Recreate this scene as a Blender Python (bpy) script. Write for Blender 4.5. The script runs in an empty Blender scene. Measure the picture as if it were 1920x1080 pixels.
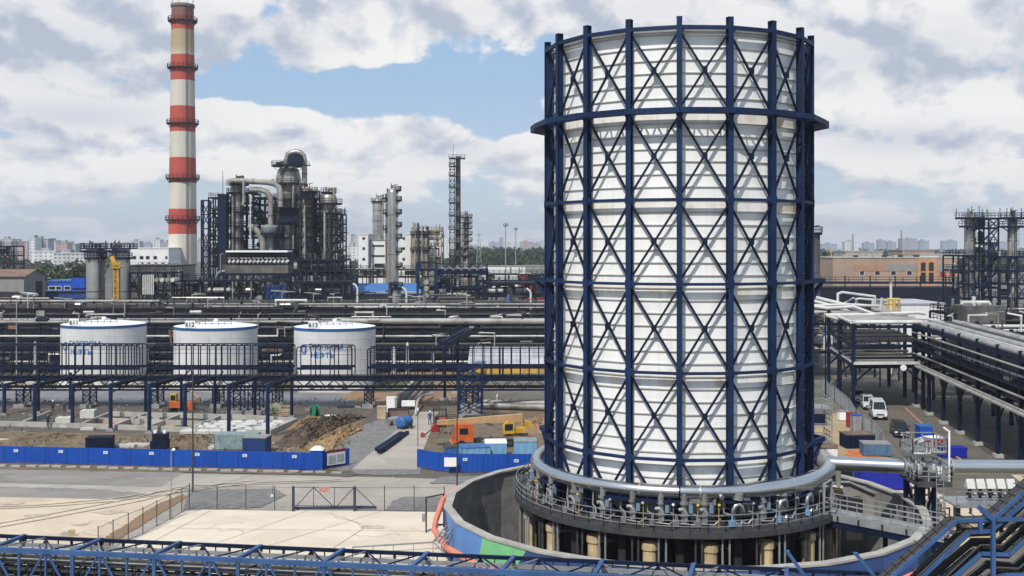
import bpy, math, random
from math import sin, cos, pi, radians, atan2, sqrt, hypot
from mathutils import Vector, Matrix

# ------------------------------------------------------------------ camera, sky, sun, exposure
SC = bpy.context.scene
COL = SC.collection
F = 2068.0                      # focal length in photo pixels (1920 wide)
CAMZ = 22.0
HOR = 462.0
cd = bpy.data.cameras.new('camera')
cam = bpy.data.objects.new('camera', cd)
COL.objects.link(cam)
cam.location = (0, 0, CAMZ)
cam.rotation_euler = (radians(90), 0, 0)
cd.sensor_width = 36.0
cd.lens = 36.0 * F / 1920.0
cd.shift_y = -(540.0 - HOR) / 1920.0
cd.clip_start = 0.5
cd.clip_end = 20000
SC.camera = cam

SUN_AZ = radians(24)            # sun stands behind the camera, to its left
SUN_EL = radians(50)
sdir = Vector((-sin(SUN_AZ) * cos(SUN_EL), -cos(SUN_AZ) * cos(SUN_EL), sin(SUN_EL)))
sl = bpy.data.lights.new('sun', 'SUN')
sl.energy = 4.25
sl.angle = radians(0.6)
sl.color = (1.0, 0.95, 0.87)
so = bpy.data.objects.new('sun', sl)
COL.objects.link(so)
so.location = (-60, -80, 150)
so.rotation_euler = sdir.to_track_quat('Z', 'Y').to_euler()

SC.view_settings.view_transform = 'Standard'
SC.view_settings.look = 'None'
SC.view_settings.exposure = 0.03
SC.view_settings.gamma = 1.0
SC.render.engine = 'CYCLES'
SC.cycles.use_denoising = True
SC.cycles.max_bounces = 5
SC.cycles.volume_bounces = 0
SC.cycles.use_adaptive_sampling = True
SC.cycles.adaptive_threshold = 0.015


class E:
    """A float socket that can be used in expressions."""
    def __init__(s, t, k): s.t, s.k = t, k
    def _op(s, op, o=None, c=None):
        n = s.t.nodes.new('ShaderNodeMath'); n.operation = op
        for i, v in enumerate((s, o, c)):
            if v is None: continue
            if isinstance(v, E): s.t.links.new(v.k, n.inputs[i])
            else: n.inputs[i].default_value = v
        return E(s.t, n.outputs[0])
    def __add__(s, o): return s._op('ADD', o)
    __radd__ = __add__
    def __sub__(s, o): return s._op('SUBTRACT', o)
    def __mul__(s, o): return s._op('MULTIPLY', o)
    __rmul__ = __mul__
    def __truediv__(s, o): return s._op('DIVIDE', o)
    def exp(s): return s._op('EXPONENT')
    def clamp(s): return s._op('MAXIMUM', 0.0)._op('MINIMUM', 1.0)
    def step(s, a, b):
        n = s.t.nodes.new('ShaderNodeMapRange'); n.interpolation_type = 'SMOOTHSTEP'
        s.t.links.new(s.k, n.inputs[0]); n.inputs[1].default_value = a; n.inputs[2].default_value = b
        return E(s.t, n.outputs[0])


def vec(t, *c):
    n = t.nodes.new('ShaderNodeCombineXYZ')
    for i, v in enumerate(c):
        if isinstance(v, E): t.links.new(v.k, n.inputs[i])
        else: n.inputs[i].default_value = v
    return n.outputs[0]


def noise(t, v, scale, detail=5.0, rough=0.55, dist=0.0):
    n = t.nodes.new('ShaderNodeTexNoise')
    t.links.new(v, n.inputs['Vector'])
    n.inputs['Scale'].default_value = scale; n.inputs['Detail'].default_value = detail
    n.inputs['Roughness'].default_value = rough; n.inputs['Distortion'].default_value = dist
    return E(t, n.outputs[0])


def mixc(t, f, a, b, blend='MIX'):
    n = t.nodes.new('ShaderNodeMix'); n.data_type = 'RGBA'; n.blend_type = blend
    for i, v in ((0, f), (6, a), (7, b)):
        if isinstance(v, E): t.links.new(v.k, n.inputs[i])
        elif hasattr(v, 'links'): t.links.new(v, n.inputs[i])
        elif i == 0: n.inputs[i].default_value = v
        else: n.inputs[i].default_value = (v[0], v[1], v[2], 1)
    return n.outputs[2]


def make_world():
    w = bpy.data.worlds.new('World'); SC.world = w; w.use_nodes = True
    t = w.node_tree; t.nodes.clear()
    out = t.nodes.new('ShaderNodeOutputWorld'); bg = t.nodes.new('ShaderNodeBackground')
    t.links.new(bg.outputs[0], out.inputs[0])
    bg.inputs[1].default_value = 0.107
    sky = t.nodes.new('ShaderNodeTexSky'); sky.sky_type = 'NISHITA'; sky.sun_disc = False
    sky.sun_elevation = SUN_EL; sky.sun_rotation = atan2(sdir.x, sdir.y) % (2 * pi)
    sky.air_density = 1.0; sky.dust_density = 1.2; sky.ozone_density = 1.6
    tc = t.nodes.new('ShaderNodeTexCoord'); sx = t.nodes.new('ShaderNodeSeparateXYZ')
    t.links.new(tc.outputs['Generated'], sx.inputs[0])
    x, y, z = (E(t, sx.outputs[i]) for i in range(3))
    az = x._op('ARCTAN2', y)                       # bearing
    el = z / ((x * x + y * y)._op('SQRT')._op('MAXIMUM', 0.05))   # tangent of the elevation
    elc = el._op('MAXIMUM', 0.0)._op('MINIMUM', 3.0)

    k = elc + 0.05
    lk = k._op('LOGARITHM', 2.718)

    def coords(da, dl, s=0.0):                     # bearing and stretched elevation; flatter towards the horizon
        return vec(t, az * 7.5 + da, elc._op('MINIMUM', 1.2) * 5.5 + lk * 0.95 + dl, s)

    def blob(px, py, wx, wy):
        a0 = math.atan((px - 960) / F); e0 = (HOR - py) / F
        dx = (az - a0) / (wx / F); dy = (el - e0) / (wy / F)
        return ((dx * dx + dy * dy) * -1.0).exp()

    d0 = noise(t, coords(0, 0, 5.1), 2.0, 10.0, 0.53, 0.2)
    d1 = noise(t, coords(0.07, 0.15, 5.1), 2.0, 5.0, 0.48, 0.2)
    wisp = noise(t, vec(t, az * 3.2, elc._op('MINIMUM', 1.2) * 7.0 + lk * 0.8, 7.7), 1.6, 8.0, 0.55, 0.3)
    gap = (blob(850, 165, 200, 50) * 0.36 + blob(490, 120, 60, 50) * 0.14 + blob(1000, 120, 70, 50) * 0.16 + blob(560, 180, 180, 26) * 0.3
           + blob(240, 168, 110, 14) * 0.16 + blob(60, 272, 130, 12) * 0.16 + blob(610, 28, 130, 16) * 0.14 + blob(1700, 350, 220, 22) * 0.05 + blob(960, 240, 60, 14) * 0.12)
    fill = (blob(660, 275, 330, 52) * 0.40 + blob(110, 110, 330, 85) * 0.42 + blob(1600, 70, 560, 120) * 0.42 + blob(690, 92, 110, 36) * 0.46
            + blob(1720, 250, 220, 70) * 0.36 + blob(60, 320, 130, 36) * 0.34 + blob(430, 225, 90, 30) * 0.24
            + blob(860, 10, 420, 50) * 0.32 + blob(130, 228, 190, 34) * 0.38 + el.step(0.085, 0.05) * 0.04)
    den = d0 + fill - gap + (wisp - 0.5) * 0.3
    mask = den.step(0.495, 0.59)
    low0 = el.step(0.15, 0.11)
    lit = ((d0 - d1) * 4.4 + 0.74 + low0 * 0.12 + (den - 0.62).clamp() * 0.25).clamp()
    grey = (blob(130, 120, 330, 80) * 0.62 + blob(140, 235, 190, 30) * 0.85 + blob(30, 40, 200, 100) * 0.2 + blob(850, 285, 110, 30) * 0.62 + blob(1690, 272, 150, 30) * 0.8
            + blob(1760, 130, 360, 60) * 0.5 + blob(470, 80, 130, 60) * 0.42 + blob(1300, 40, 460, 60) * 0.26 + blob(880, 20, 260, 40) * 0.3
            + wisp.step(0.44, 0.64) * 0.24 * el.step(0.08, 0.15)).clamp()
    low = el.step(0.075, 0.02)
    lit2 = (lit - grey * 0.58 - low * 0.06).clamp()
    ccol = mixc(t, lit2, (4.4, 4.95, 6.0), (8.9, 8.8, 8.65))
    blue = mixc(t, el.step(0.0, 0.17), (5.6, 6.7, 7.8), (3.5, 5.2, 7.6))
    skyc = mixc(t, 0.8, sky.outputs[0], blue)
    c = mixc(t, mask, skyc, ccol)
    hz = el.step(0.0, 0.07)
    c = mixc(t, (hz * -1.0 + 1.0) * 0.5, c, (6.3, 6.85, 7.5))
    t.links.new(c, bg.inputs[0])


make_world()

# ------------------------------------------------------------------ photo pixels to places
def P(px, py, Y):
    return Vector(((px - 960) / F * Y, Y, CAMZ - (py - HOR) / F * Y))
def G(px, py, z=0.0):
    Y = (CAMZ - z) * F / (py - HOR)
    return Vector(((px - 960) / F * Y, Y, z))
def XW(px, Y): return (px - 960) / F * Y
def ZW(py, Y): return CAMZ - (py - HOR) / F * Y

# ------------------------------------------------------------------ materials
MATS = {}
def mat(name, col, rough=0.6, metal=0.0, var=0.18, scale=0.8, streak=0.0, bump=0.0, dirt=None, dirt_amt=0.0, bscale=None, spec=0.35):
    if name in MATS: return MATS[name]
    m = bpy.data.materials.new(name); m.use_nodes = True; t = m.node_tree
    b = t.nodes['Principled BSDF']
    b.inputs['Roughness'].default_value = rough; b.inputs['Metallic'].default_value = metal; b.inputs['Specular IOR Level'].default_value = spec
    tc = t.nodes.new('ShaderNodeTexCoord'); v = tc.outputs['Object']
    n = noise(t, v, scale, 6.0, 0.6)
    f = n.step(0.3, 0.7)
    lo = [c * (1 - var) for c in col]; hi = [min(1, c * (1 + var * 0.7)) for c in col]
    c = mixc(t, f, lo, hi)
    if streak:
        mp = t.nodes.new('ShaderNodeMapping'); mp.inputs['Scale'].default_value = (1, 1, 0.06)
        t.links.new(v, mp.inputs[0])
        s = noise(t, mp.outputs[0], 1.6, 5.0, 0.65).step(0.48, 0.75)
        c = mixc(t, s * streak, c, dirt or [x * 0.45 for x in col])
    if dirt and dirt_amt:
        s = noise(t, v, scale * 0.35, 7.0, 0.65).step(0.5, 0.68)
        c = mixc(t, s * dirt_amt, c, dirt)
    t.links.new(c, b.inputs['Base Color'])
    r = n * 0.2 + (rough - 0.1)
    t.links.new(r.clamp().k, b.inputs['Roughness'])
    if bump:
        bn = t.nodes.new('ShaderNodeBump'); bn.inputs['Strength'].default_value = bump; bn.inputs['Distance'].default_value = 0.1
        t.links.new(noise(t, v, bscale or scale * 4, 4.0).k, bn.inputs['Height'])
        t.links.new(bn.outputs[0], b.inputs['Normal'])
    MATS[name] = m
    return m

BLUE = mat('blue steel paint', (0.008, 0.023, 0.072), 0.55, 0.0, 0.35, 0.4, 0.35, dirt=(0.016, 0.017, 0.024), spec=0.18)
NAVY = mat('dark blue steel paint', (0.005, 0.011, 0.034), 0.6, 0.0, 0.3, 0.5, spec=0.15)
NAVY2 = mat('grimy blue steel', (0.008, 0.012, 0.024), 0.65, 0.0, 0.35, 0.6, spec=0.15)
MIDBLUE = mat('worn mid blue paint', (0.04, 0.13, 0.34), 0.5, 0.0, 0.25, 0.8, 0.3, dirt=(0.04, 0.06, 0.1), spec=0.25)
def fence_mat():
    m = mat('bright blue sheet', (0.006, 0.055, 0.32), 0.55, 0.0, 0.12, 0.25, 0.2, spec=0.25); t = m.node_tree; b = t.nodes['Principled BSDF']; old = b.inputs['Base Color'].links[0].from_socket
    tc = t.nodes.new('ShaderNodeTexCoord'); sx = t.nodes.new('ShaderNodeSeparateXYZ'); t.links.new(tc.outputs['Object'], sx.inputs[0]); x, z = E(t, sx.outputs[0]), E(t, sx.outputs[2])
    wn = t.nodes.new('ShaderNodeTexWhiteNoise'); wn.noise_dimensions = '1D'; t.links.new((x * 0.45)._op('FLOOR').k, wn.inputs['W'])
    c = mixc(t, E(t, wn.outputs[0]) * 0.32, old, (0.012, 0.085, 0.38))                        # sheets of different age
    c = mixc(t, (x * 0.45)._op('FRACT')._op('LESS_THAN', 0.045) * 0.6, c, (0.004, 0.02, 0.10))     # joints
    sp = noise(t, tc.outputs['Object'], 1.8, 6.0, 0.65)
    c = mixc(t, (z * -1.6 + 0.55 + sp).step(0.72, 1.05) * 0.7, c, (0.17, 0.14, 0.11))         # mud splash along the foot
    t.links.new(c, b.inputs['Base Color']); return m
FENCEBLUE = fence_mat()
CONTBLUE = mat('container blue', (0.01, 0.07, 0.42), 0.5, 0.0, 0.15, 0.5, 0.2)
PALEBLUE = mat('pale blue paint', (0.16, 0.33, 0.52), 0.55, 0.0, 0.2, 0.7, 0.3)
STEEL = mat('dull cladding', (0.46, 0.46, 0.45), 0.38, 0.75, 0.12, 0.3, 0.3, dirt=(0.25, 0.24, 0.22))
STAIN = mat('bright cladding', (0.60, 0.60, 0.595), 0.26, 1.0, 0.05, 0.12)
GALV = mat('galvanised steel', (0.30, 0.31, 0.32), 0.5, 0.35, 0.2, 1.2)
DKST = mat('dark grating', (0.05, 0.052, 0.055), 0.7, 0.1, 0.3, 1.2)
SOOT = mat('sooty dark steel', (0.022, 0.022, 0.024), 0.8, 0.0, 0.4, 0.6)
BLACK = mat('black rubber', (0.012, 0.012, 0.012), 0.8)
CLAD = mat('grey weathered cladding', (0.36, 0.345, 0.315), 0.42, 0.55, 0.3, 0.35, 0.6, dirt=(0.09, 0.08, 0.07))
CLADD = mat('dark weathered cladding', (0.15, 0.14, 0.128), 0.5, 0.4, 0.45, 0.35, 0.6, dirt=(0.035, 0.03, 0.026))
RUSTY = mat('rusty cladding', (0.17, 0.115, 0.085), 0.65, 0.1, 0.4, 0.5, 0.5, dirt=(0.05, 0.035, 0.028))
OCHRE = mat('ochre lagging', (0.25, 0.21, 0.13), 0.7, 0.0, 0.3, 0.5, 0.4, dirt=(0.09, 0.07, 0.05))
PIPEG = mat('pipe grey', (0.30, 0.29, 0.275), 0.5, 0.1, 0.3, 0.3, dirt=(0.07, 0.06, 0.052), dirt_amt=0.8)
PIPED = mat('pipe dark', (0.045, 0.043, 0.042), 0.6, 0.1, 0.4, 0.3, dirt=(0.12, 0.10, 0.078), dirt_amt=0.5)
PIPEW = mat('pipe white', (0.56, 0.555, 0.54), 0.5, 0.0, 0.2, 0.3, dirt=(0.22, 0.20, 0.175), dirt_amt=0.6)
PIPER = mat('pipe rust', (0.17, 0.10, 0.07), 0.65, 0.0, 0.3, 0.4)
DUCT = mat('beige duct', (0.28, 0.262, 0.232), 0.6, 0.1, 0.25, 0.4, 0.45, dirt=(0.10, 0.09, 0.077))
WHITE = mat('white paint', (0.78, 0.78, 0.77), 0.5, 0.0, 0.06, 0.5, 0.12, dirt=(0.5, 0.48, 0.44))
WALLW = mat('white wall', (0.70, 0.70, 0.69), 0.7, 0.0, 0.08, 0.3, 0.25, dirt=(0.45, 0.44, 0.42))
CONC = mat('concrete', (0.36, 0.345, 0.31), 0.85, 0.0, 0.2, 0.7, 0.0, 0.2, dirt=(0.2, 0.19, 0.17), dirt_amt=0.4)
CONCD = mat('rough grey concrete', (0.25, 0.245, 0.235), 0.9, 0.0, 0.25, 0.8, 0.3, 0.3, dirt=(0.13, 0.13, 0.12))
YELL = mat('yellow paint', (0.52, 0.31, 0.035), 0.55, 0.0, 0.2, 0.8, dirt=(0.2, 0.13, 0.05), dirt_amt=0.5)
ORANGE = mat('orange paint', (0.50, 0.105, 0.025), 0.55, 0.0, 0.2, 0.9, dirt=(0.22, 0.11, 0.06), dirt_amt=0.5)
RED = mat('red paint', (0.28, 0.025, 0.02), 0.55, 0.0, 0.2, 0.8)
CORAL = mat('coral pipe paint', (0.66, 0.20, 0.13), 0.5, 0.0, 0.12, 0.9)
GLASS = mat('dark glass', (0.015, 0.02, 0.025), 0.08)
BRICK = mat('pinkish brick', (0.33, 0.24, 0.18), 0.85, 0.0, 0.15, 0.15, 0.25, dirt=(0.2, 0.15, 0.12))
TAN = mat('tan timber', (0.42, 0.33, 0.22), 0.8, 0.0, 0.2, 1.0)
BROWNROOF = mat('brown sheet roof', (0.19, 0.115, 0.085), 0.7, 0.0, 0.2, 0.4)
GREYW = mat('grey sheet wall', (0.24, 0.235, 0.225), 0.7, 0.0, 0.12, 0.4, 0.2)
TRUNK = mat('bark', (0.09, 0.065, 0.045), 0.9)
CREAM = mat('cream lagging', (0.55, 0.42, 0.24), 0.7, 0.0, 0.25, 0.9, 0.4, dirt=(0.25, 0.17, 0.09))
LAMP = mat('lamp white', (0.8, 0.8, 0.8), 0.4)
GREENP = mat('green paint', (0.03, 0.20, 0.12), 0.5)

# ------------------------------------------------------------------ mesh builder
ORG = {}
CH = {}
class MB:
    def __init__(s): s.v, s.f = [], []
    def add(s, vs, fs):
        n = len(s.v); s.v += [tuple(p) for p in vs]; s.f += [tuple(i + n for i in f) for f in fs]; return s
    def box(s, x0, x1, y0, y1, z0, z1):
        return s.add([(x0, y0, z0), (x1, y0, z0), (x1, y1, z0), (x0, y1, z0), (x0, y0, z1), (x1, y0, z1), (x1, y1, z1), (x0, y1, z1)],
                     [(0, 3, 2, 1), (4, 5, 6, 7), (0, 1, 5, 4), (1, 2, 6, 5), (2, 3, 7, 6), (3, 0, 4, 7)])
    def cbox(s, c, sx, sy, sz, rz=0.0):        # centred on x,y; resting at c.z
        a, b = cos(rz), sin(rz); vs = []
        for dz in (0, sz):
            for dx, dy in ((-1, -1), (1, -1), (1, 1), (-1, 1)):
                X, Y = dx * sx / 2, dy * sy / 2
                vs.append((c[0] + X * a - Y * b, c[1] + X * b + Y * a, c[2] + dz))
        return s.add(vs, [(0, 3, 2, 1), (4, 5, 6, 7), (0, 1, 5, 4), (1, 2, 6, 5), (2, 3, 7, 6), (3, 0, 4, 7)])
    def bar(s, p, q, w, h=None):
        h = h or w; p, q = Vector(p), Vector(q); d = (q - p)
        if d.length < 1e-6: return s
        d.normalize()
        up = Vector((0, 0, 1)) if abs(d.z) < 0.98 else Vector((0, 1, 0))
        a = d.cross(up).normalized() * (w / 2); b = a.cross(d).normalized() * (h / 2)
        vs = [p - a - b, p + a - b, p + a + b, p - a + b, q - a - b, q + a - b, q + a + b, q - a + b]
        return s.add(vs, [(0, 1, 2, 3), (7, 6, 5, 4), (4, 5, 1, 0), (5, 6, 2, 1), (6, 7, 3, 2), (7, 4, 0, 3)])
    def tube(s, pts, r, n=8, cap=True):
        pts = [Vector(p) for p in pts]; N = len(pts); rings = []
        d0 = (pts[1] - pts[0]).normalized()
        up = Vector((0, 0, 1)) if abs(d0.z) < 0.9 else Vector((1, 0, 0))
        a = d0.cross(up).normalized()
        for i, p in enumerate(pts):
            di = (pts[min(i + 1, N - 1)] - pts[i]); dm = (pts[i] - pts[max(i - 1, 0)])
            di = di.normalized() if di.length > 1e-9 else dm.normalized()
            dm = dm.normalized() if dm.length > 1e-9 else di
            t = (di + dm); t = t.normalized() if t.length > 1e-6 else di
            a = (a - t * a.dot(t)).normalized(); b = t.cross(a)
            k = 1.0 / max(0.5, sqrt(max(0.0, (1 + di.dot(dm)) / 2)))
            rr = r[i] if isinstance(r, (list, tuple)) else r
            rings.append([p + (a * cos(2 * pi * j / n) + b * sin(2 * pi * j / n)) * rr * (k if 0 < i < N - 1 else 1) for j in range(n)])
        vs = [v for rg in rings for v in rg]; fs = []
        for i in range(N - 1):
            for j in range(n):
                fs.append((i * n + j, i * n + (j + 1) % n, (i + 1) * n + (j + 1) % n, (i + 1) * n + j))
        if cap: fs += [tuple(range(n - 1, -1, -1)), tuple((N - 1) * n + j for j in range(n))]
        return s.add(vs, fs)
    def lathe(s, prof, c=(0, 0), n=24, cap=True, a0=0.0):
        vs, fs = [], []
        for r, z in prof:
            for j in range(n):
                a = a0 + 2 * pi * j / n; vs.append((c[0] + r * cos(a), c[1] + r * sin(a), z))
        for i in range(len(prof) - 1):
            for j in range(n):
                fs.append((i * n + j, i * n + (j + 1) % n, (i + 1) * n + (j + 1) % n, (i + 1) * n + j))
        if cap:
            fs.append(tuple(range(n - 1, -1, -1))); k = (len(prof) - 1) * n; fs.append(tuple(k + j for j in range(n)))
        return s.add(vs, fs)
    def cyl(s, c, r, z0, z1, n=16, r1=None): return s.lathe([(r, z0), (r if r1 is None else r1, z1)], c, n)
    def poly(s, pts, z0, z1):                  # a prism over a counter-clockwise or clockwise outline
        pts = [(p[0], p[1]) for p in pts]; n = len(pts)
        if sum(pts[i][0] * pts[(i + 1) % n][1] - pts[(i + 1) % n][0] * pts[i][1] for i in range(n)) < 0: pts.reverse()
        return s.add([(x, y, z0) for x, y in pts] + [(x, y, z1) for x, y in pts],
                     [tuple(range(n - 1, -1, -1)), tuple(range(n, 2 * n))] + [(i, (i + 1) % n, n + (i + 1) % n, n + i) for i in range(n)])
    def rail(s, pts, h=1.1, step=1.6, r=0.03, rails=2, closed=False):
        pts = [Vector(p) for p in pts]
        if closed: pts.append(pts[0])
        up = Vector((0, 0, h))
        for p, q in zip(pts, pts[1:]):
            n = max(1, round((q - p).length / step))
            for i in range(n + 1):
                o = p + (q - p) * (i / n); s.bar(o, o + up, r * 2)
            for k in range(rails):
                u = up * (1 - k / rails); s.bar(p + u, q + u, r * 2)
        return s
    def build(s, name, m, parent=None, smooth=False, org=None):
        o3 = Vector(org) if org is not None else Vector(ORG.get(parent.name, (0, 0, 0)) if parent else (0, 0, 0))
        me = bpy.data.meshes.new(name)
        me.from_pydata([(x - o3.x, y - o3.y, z - o3.z) for x, y, z in s.v], [], s.f)
        ms = m if isinstance(m, (list, tuple)) else [m]
        for k in ms: me.materials.append(k)
        if smooth:
            me.polygons.foreach_set('use_smooth', [True] * len(me.polygons))
            me.set_sharp_from_angle(angle=radians(40))
        me.update()
        o = bpy.data.objects.new(name, me); COL.objects.link(o)
        if parent: o.parent = parent; ORG[o.name] = tuple(o3); CH.setdefault(parent.name, []).append(o)
        else:
            o.location = o3; ORG[o.name] = tuple(o3)
        return o


def tag(o, label=None, cat=None, group=None, kind=None):
    if label: o['label'] = label
    if cat: o['category'] = cat
    if group: o['group'] = group
    if kind: o['kind'] = kind
    return o
def thing(name, label, cat, loc=(0, 0, 0), group=None):
    o = bpy.data.objects.new(name, None); COL.objects.link(o); o.empty_display_size = 0.3
    o.location = loc; ORG[o.name] = tuple(loc)
    return tag(o, label, cat, group)
def dup(root, loc, rz=None, label=None, scale=None):
    r = root.copy(); COL.objects.link(r); r.location = loc; ORG[r.name] = tuple(loc)
    if rz is not None: r.rotation_euler = (0, 0, rz)
    if scale: r.scale = scale if isinstance(scale, tuple) else (scale,) * 3
    if label: r['label'] = label
    for c in CH.get(root.name, ()):
        k = c.copy(); COL.objects.link(k); k.parent = r
        for g in CH.get(c.name, ()):
            d = g.copy(); COL.objects.link(d); d.parent = k
    return r
def struct(mb, name, m, smooth=False): return tag(mb.build(name, m, None, smooth), kind='structure')

def text_mb(s, size, place, ext=0.01, align='CENTER'):
    """Lettering as a mesh; place(x, y, d) puts a point of the flat text, d deep, into the world."""
    cu = bpy.data.curves.new('lettering', 'FONT'); cu.body = s; cu.size = size; cu.extrude = ext; cu.align_x = align
    cu.resolution_u = 3; cu.offset = size * 0.022
    o = bpy.data.objects.new('lettering', cu); COL.objects.link(o)
    bpy.context.view_layer.update()
    me = bpy.data.meshes.new_from_object(o.evaluated_get(bpy.context.evaluated_depsgraph_get()))
    mb = MB(); mb.add([place(*v.co) for v in me.vertices], [tuple(p.vertices) for p in me.polygons])
    bpy.data.objects.remove(o); bpy.data.curves.remove(cu); bpy.data.meshes.remove(me)
    return mb

# ------------------------------------------------------------------ the big white tower
CX, CY = 12.3, 82.3
A0 = atan2(-CY, -CX)
PITZ = -2.4
RC, RS = 9.66, 9.16
def TP(phi, r, z):                 # phi in degrees from the side that faces the camera, positive to the right
    a = A0 + radians(phi); return Vector((CX + r * cos(a), CY + r * sin(a), z))
COLA = [1.0 + 20.0 * k for k in range(18)]
LV = [7.9, 13.62, 19.5, 25.1, 30.9, 36.45]
tower = thing('flare_tower', 'huge white cylindrical tower caged in dark blue columns and cross braces', 'tower', (CX, CY, 0))

def shell_mat():
    m = bpy.data.materials.new('white panel cladding'); m.use_nodes = True; t = m.node_tree; b = t.nodes['Principled BSDF']
    tc = t.nodes.new('ShaderNodeTexCoord'); v = tc.outputs['Object']
    sx = t.nodes.new('ShaderNodeSeparateXYZ'); t.links.new(v, sx.inputs[0]); z = E(t, sx.outputs[2])
    c = mixc(t, noise(t, v, 0.35, 6.0).step(0.35, 0.7), (0.82, 0.82, 0.81), (0.75, 0.75, 0.735))
    mp = t.nodes.new('ShaderNodeMapping'); mp.inputs['Scale'].default_value = (1, 1, 0.05); t.links.new(v, mp.inputs[0])
    st = noise(t, mp.outputs[0], 2.2, 5.0, 0.7).step(0.5, 0.72)
    c = mixc(t, st * 0.28, c, (0.42, 0.41, 0.38))
    ang = E(t, sx.outputs[1])._op('ARCTAN2', E(t, sx.outputs[0])) * (36 / (2 * pi)); wn = t.nodes.new('ShaderNodeTexWhiteNoise'); wn.noise_dimensions = '2D'
    t.links.new(vec(t, ang._op('FLOOR'), (z * (1 / 0.842))._op('FLOOR')), wn.inputs['Vector']); c = mixc(t, E(t, wn.outputs[0]).step(.55, 1.0) * .2, c, (.60, .595, .575))   # odd panels weathered differently
    near = None                                     # rust runs under the stiffening rings
    for L in LV[1:5]:
        k = (z - (L - 0.55)) * (1 / 0.55)
        g = (k * k * -1.0).exp()
        near = g if near is None else near + g
    rn = noise(t, v, 0.5, 5.0, 0.6).step(0.46, 0.66)
    c = mixc(t, (near * rn * 0.55 + st * near * 0.3).clamp(), c, (0.52, 0.38, 0.14))
    t.links.new(c, b.inputs['Base Color']); b.inputs['Roughness'].default_value = 0.5
    return m
SHELLM = shell_mat()
RIBM = mat('panel joint', (0.46, 0.45, 0.42), 0.6, 0.0, 0.2, 0.5, dirt=(0.33, 0.27, 0.17), dirt_amt=0.5)

a1 = A0 + radians(COLA[0])
m = MB()
prof = [(RS, 5.9), (RS, 36.3), (RS - 0.25, 36.3), (RS - 0.25, 5.9), (RS, 5.9)]
m.lathe(prof, (CX, CY), 18, False, a1)
m.build('shell', SHELLM, tower)
m = MB()
z = 6.6
while z < 36.2:
    m.lathe([(RS - 0.01, z - 0.035), (RS + 0.10, z - 0.03), (RS + 0.10, z + 0.01), (RS - 0.01, z + 0.05)], (CX, CY), 18, False, a1)
    z += 0.842
tag(m.build('panel_joint', RIBM, tower), kind='stuff')
m = MB(); m.lathe([(RS + 0.02, 36.25), (RS + 0.22, 36.25), (RS + 0.22, 36.42), (RS + 0.02, 36.42), (RS + 0.02, 36.25)], (CX, CY), 18, False, a1)
m.build('top_rim', GALV, tower)
for ph in COLA:                    # H-section columns
    m = MB(); p = TP(ph, RC, 0); rad = (p - Vector((CX, CY, 0))).normalized(); tan = Vector((-rad.y, rad.x, 0))
    z0, z1 = PITZ, 37.1
    for off, w, th in ((0.21, 0.36, 0.05), (-0.21, 0.36, 0.05), (0, 0.06, 0.37)):
        c = p + rad * off; vs = []
        for zz in (z0, z1):
            for a, b in ((-1, -1), (1, -1), (1, 1), (-1, 1)):
                q = c + tan * (a * w / 2) + rad * (b * th / 2); vs.append((q.x, q.y, zz))
        m.add(vs, [(0, 3, 2, 1), (4, 5, 6, 7), (0, 1, 5, 4), (1, 2, 6, 5), (2, 3, 7, 6), (3, 0, 4, 7)])
    for zz in LV[:-1]: m.cbox((p.x, p.y, zz - 0.25), 0.52, 0.44, 0.5, atan2(rad.y, rad.x))
    m.cbox((p.x, p.y, 37.1), 0.46, 0.4, 0.05, atan2(rad.y, rad.x))
    m.build('column', BLUE, tower)
def ringbar(m, r, z, w, h):
    for k in range(18): m.bar(TP(COLA[k], r, z), TP(COLA[k] + 20, r, z), w, h)
for L in LV:
    m = MB(); h = {36.45: .24, 30.9: .3}.get(L, .19); ringbar(m, RC + 0.12, L, 0.24, h)
    m.build('ring_beam', BLUE, tower)
def lacing(r0, r1, z, n=3):
    m = MB(); ringbar(m, r1, z, 0.2, 0.36)
    for k in range(18):
        for i in range(n):
            a = COLA[k] + 20 * i / n; b = a + 20 / n; c = (a + b) / 2
            m.bar(TP(a, r0, z), TP(c, r1 - 0.05, z), 0.10); m.bar(TP(c, r1 - 0.05, z), TP(b, r0, z), 0.10)
        m.bar(TP(COLA[k], RC, z), TP(COLA[k], r1, z), 0.24, 0.3)
    return m
lacing(RC, 10.62, 30.9, 4).build('ring_gallery', BLUE, tower)
for ph in (-91, 91):
    m = MB(); q = [TP(ph - 20, 10.0, 0), TP(ph, 10.95, 0), TP(ph + 20, 10.0, 0), TP(ph, 9.8, 0)]; m.poly([p[:2] for p in q], 30.66, 30.86)
    m.bar(TP(ph - 21, 10.3, 30.9), TP(ph, 10.95, 30.9), .2, .5); m.bar(TP(ph + 21, 10.3, 30.9), TP(ph, 10.95, 30.9), .2, .5); m.build('gallery_tip', BLUE, tower)
for L, ph0 in ((19.5, (-90, 90)), (7.9, (-101, 91))):      # pointed brackets on the sides
    for ph in ph0:
        for dd in (-11, 11):
            m = MB(); m.bar(TP(ph + dd, RC, L), TP(ph, RC + 1.0, L), 0.24, 0.34); m.bar(TP(ph + dd, RC, L - 1.6), TP(ph, RC + 0.9, L - .1), 0.16)
            m.build('bracket', BLUE, tower)
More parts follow.
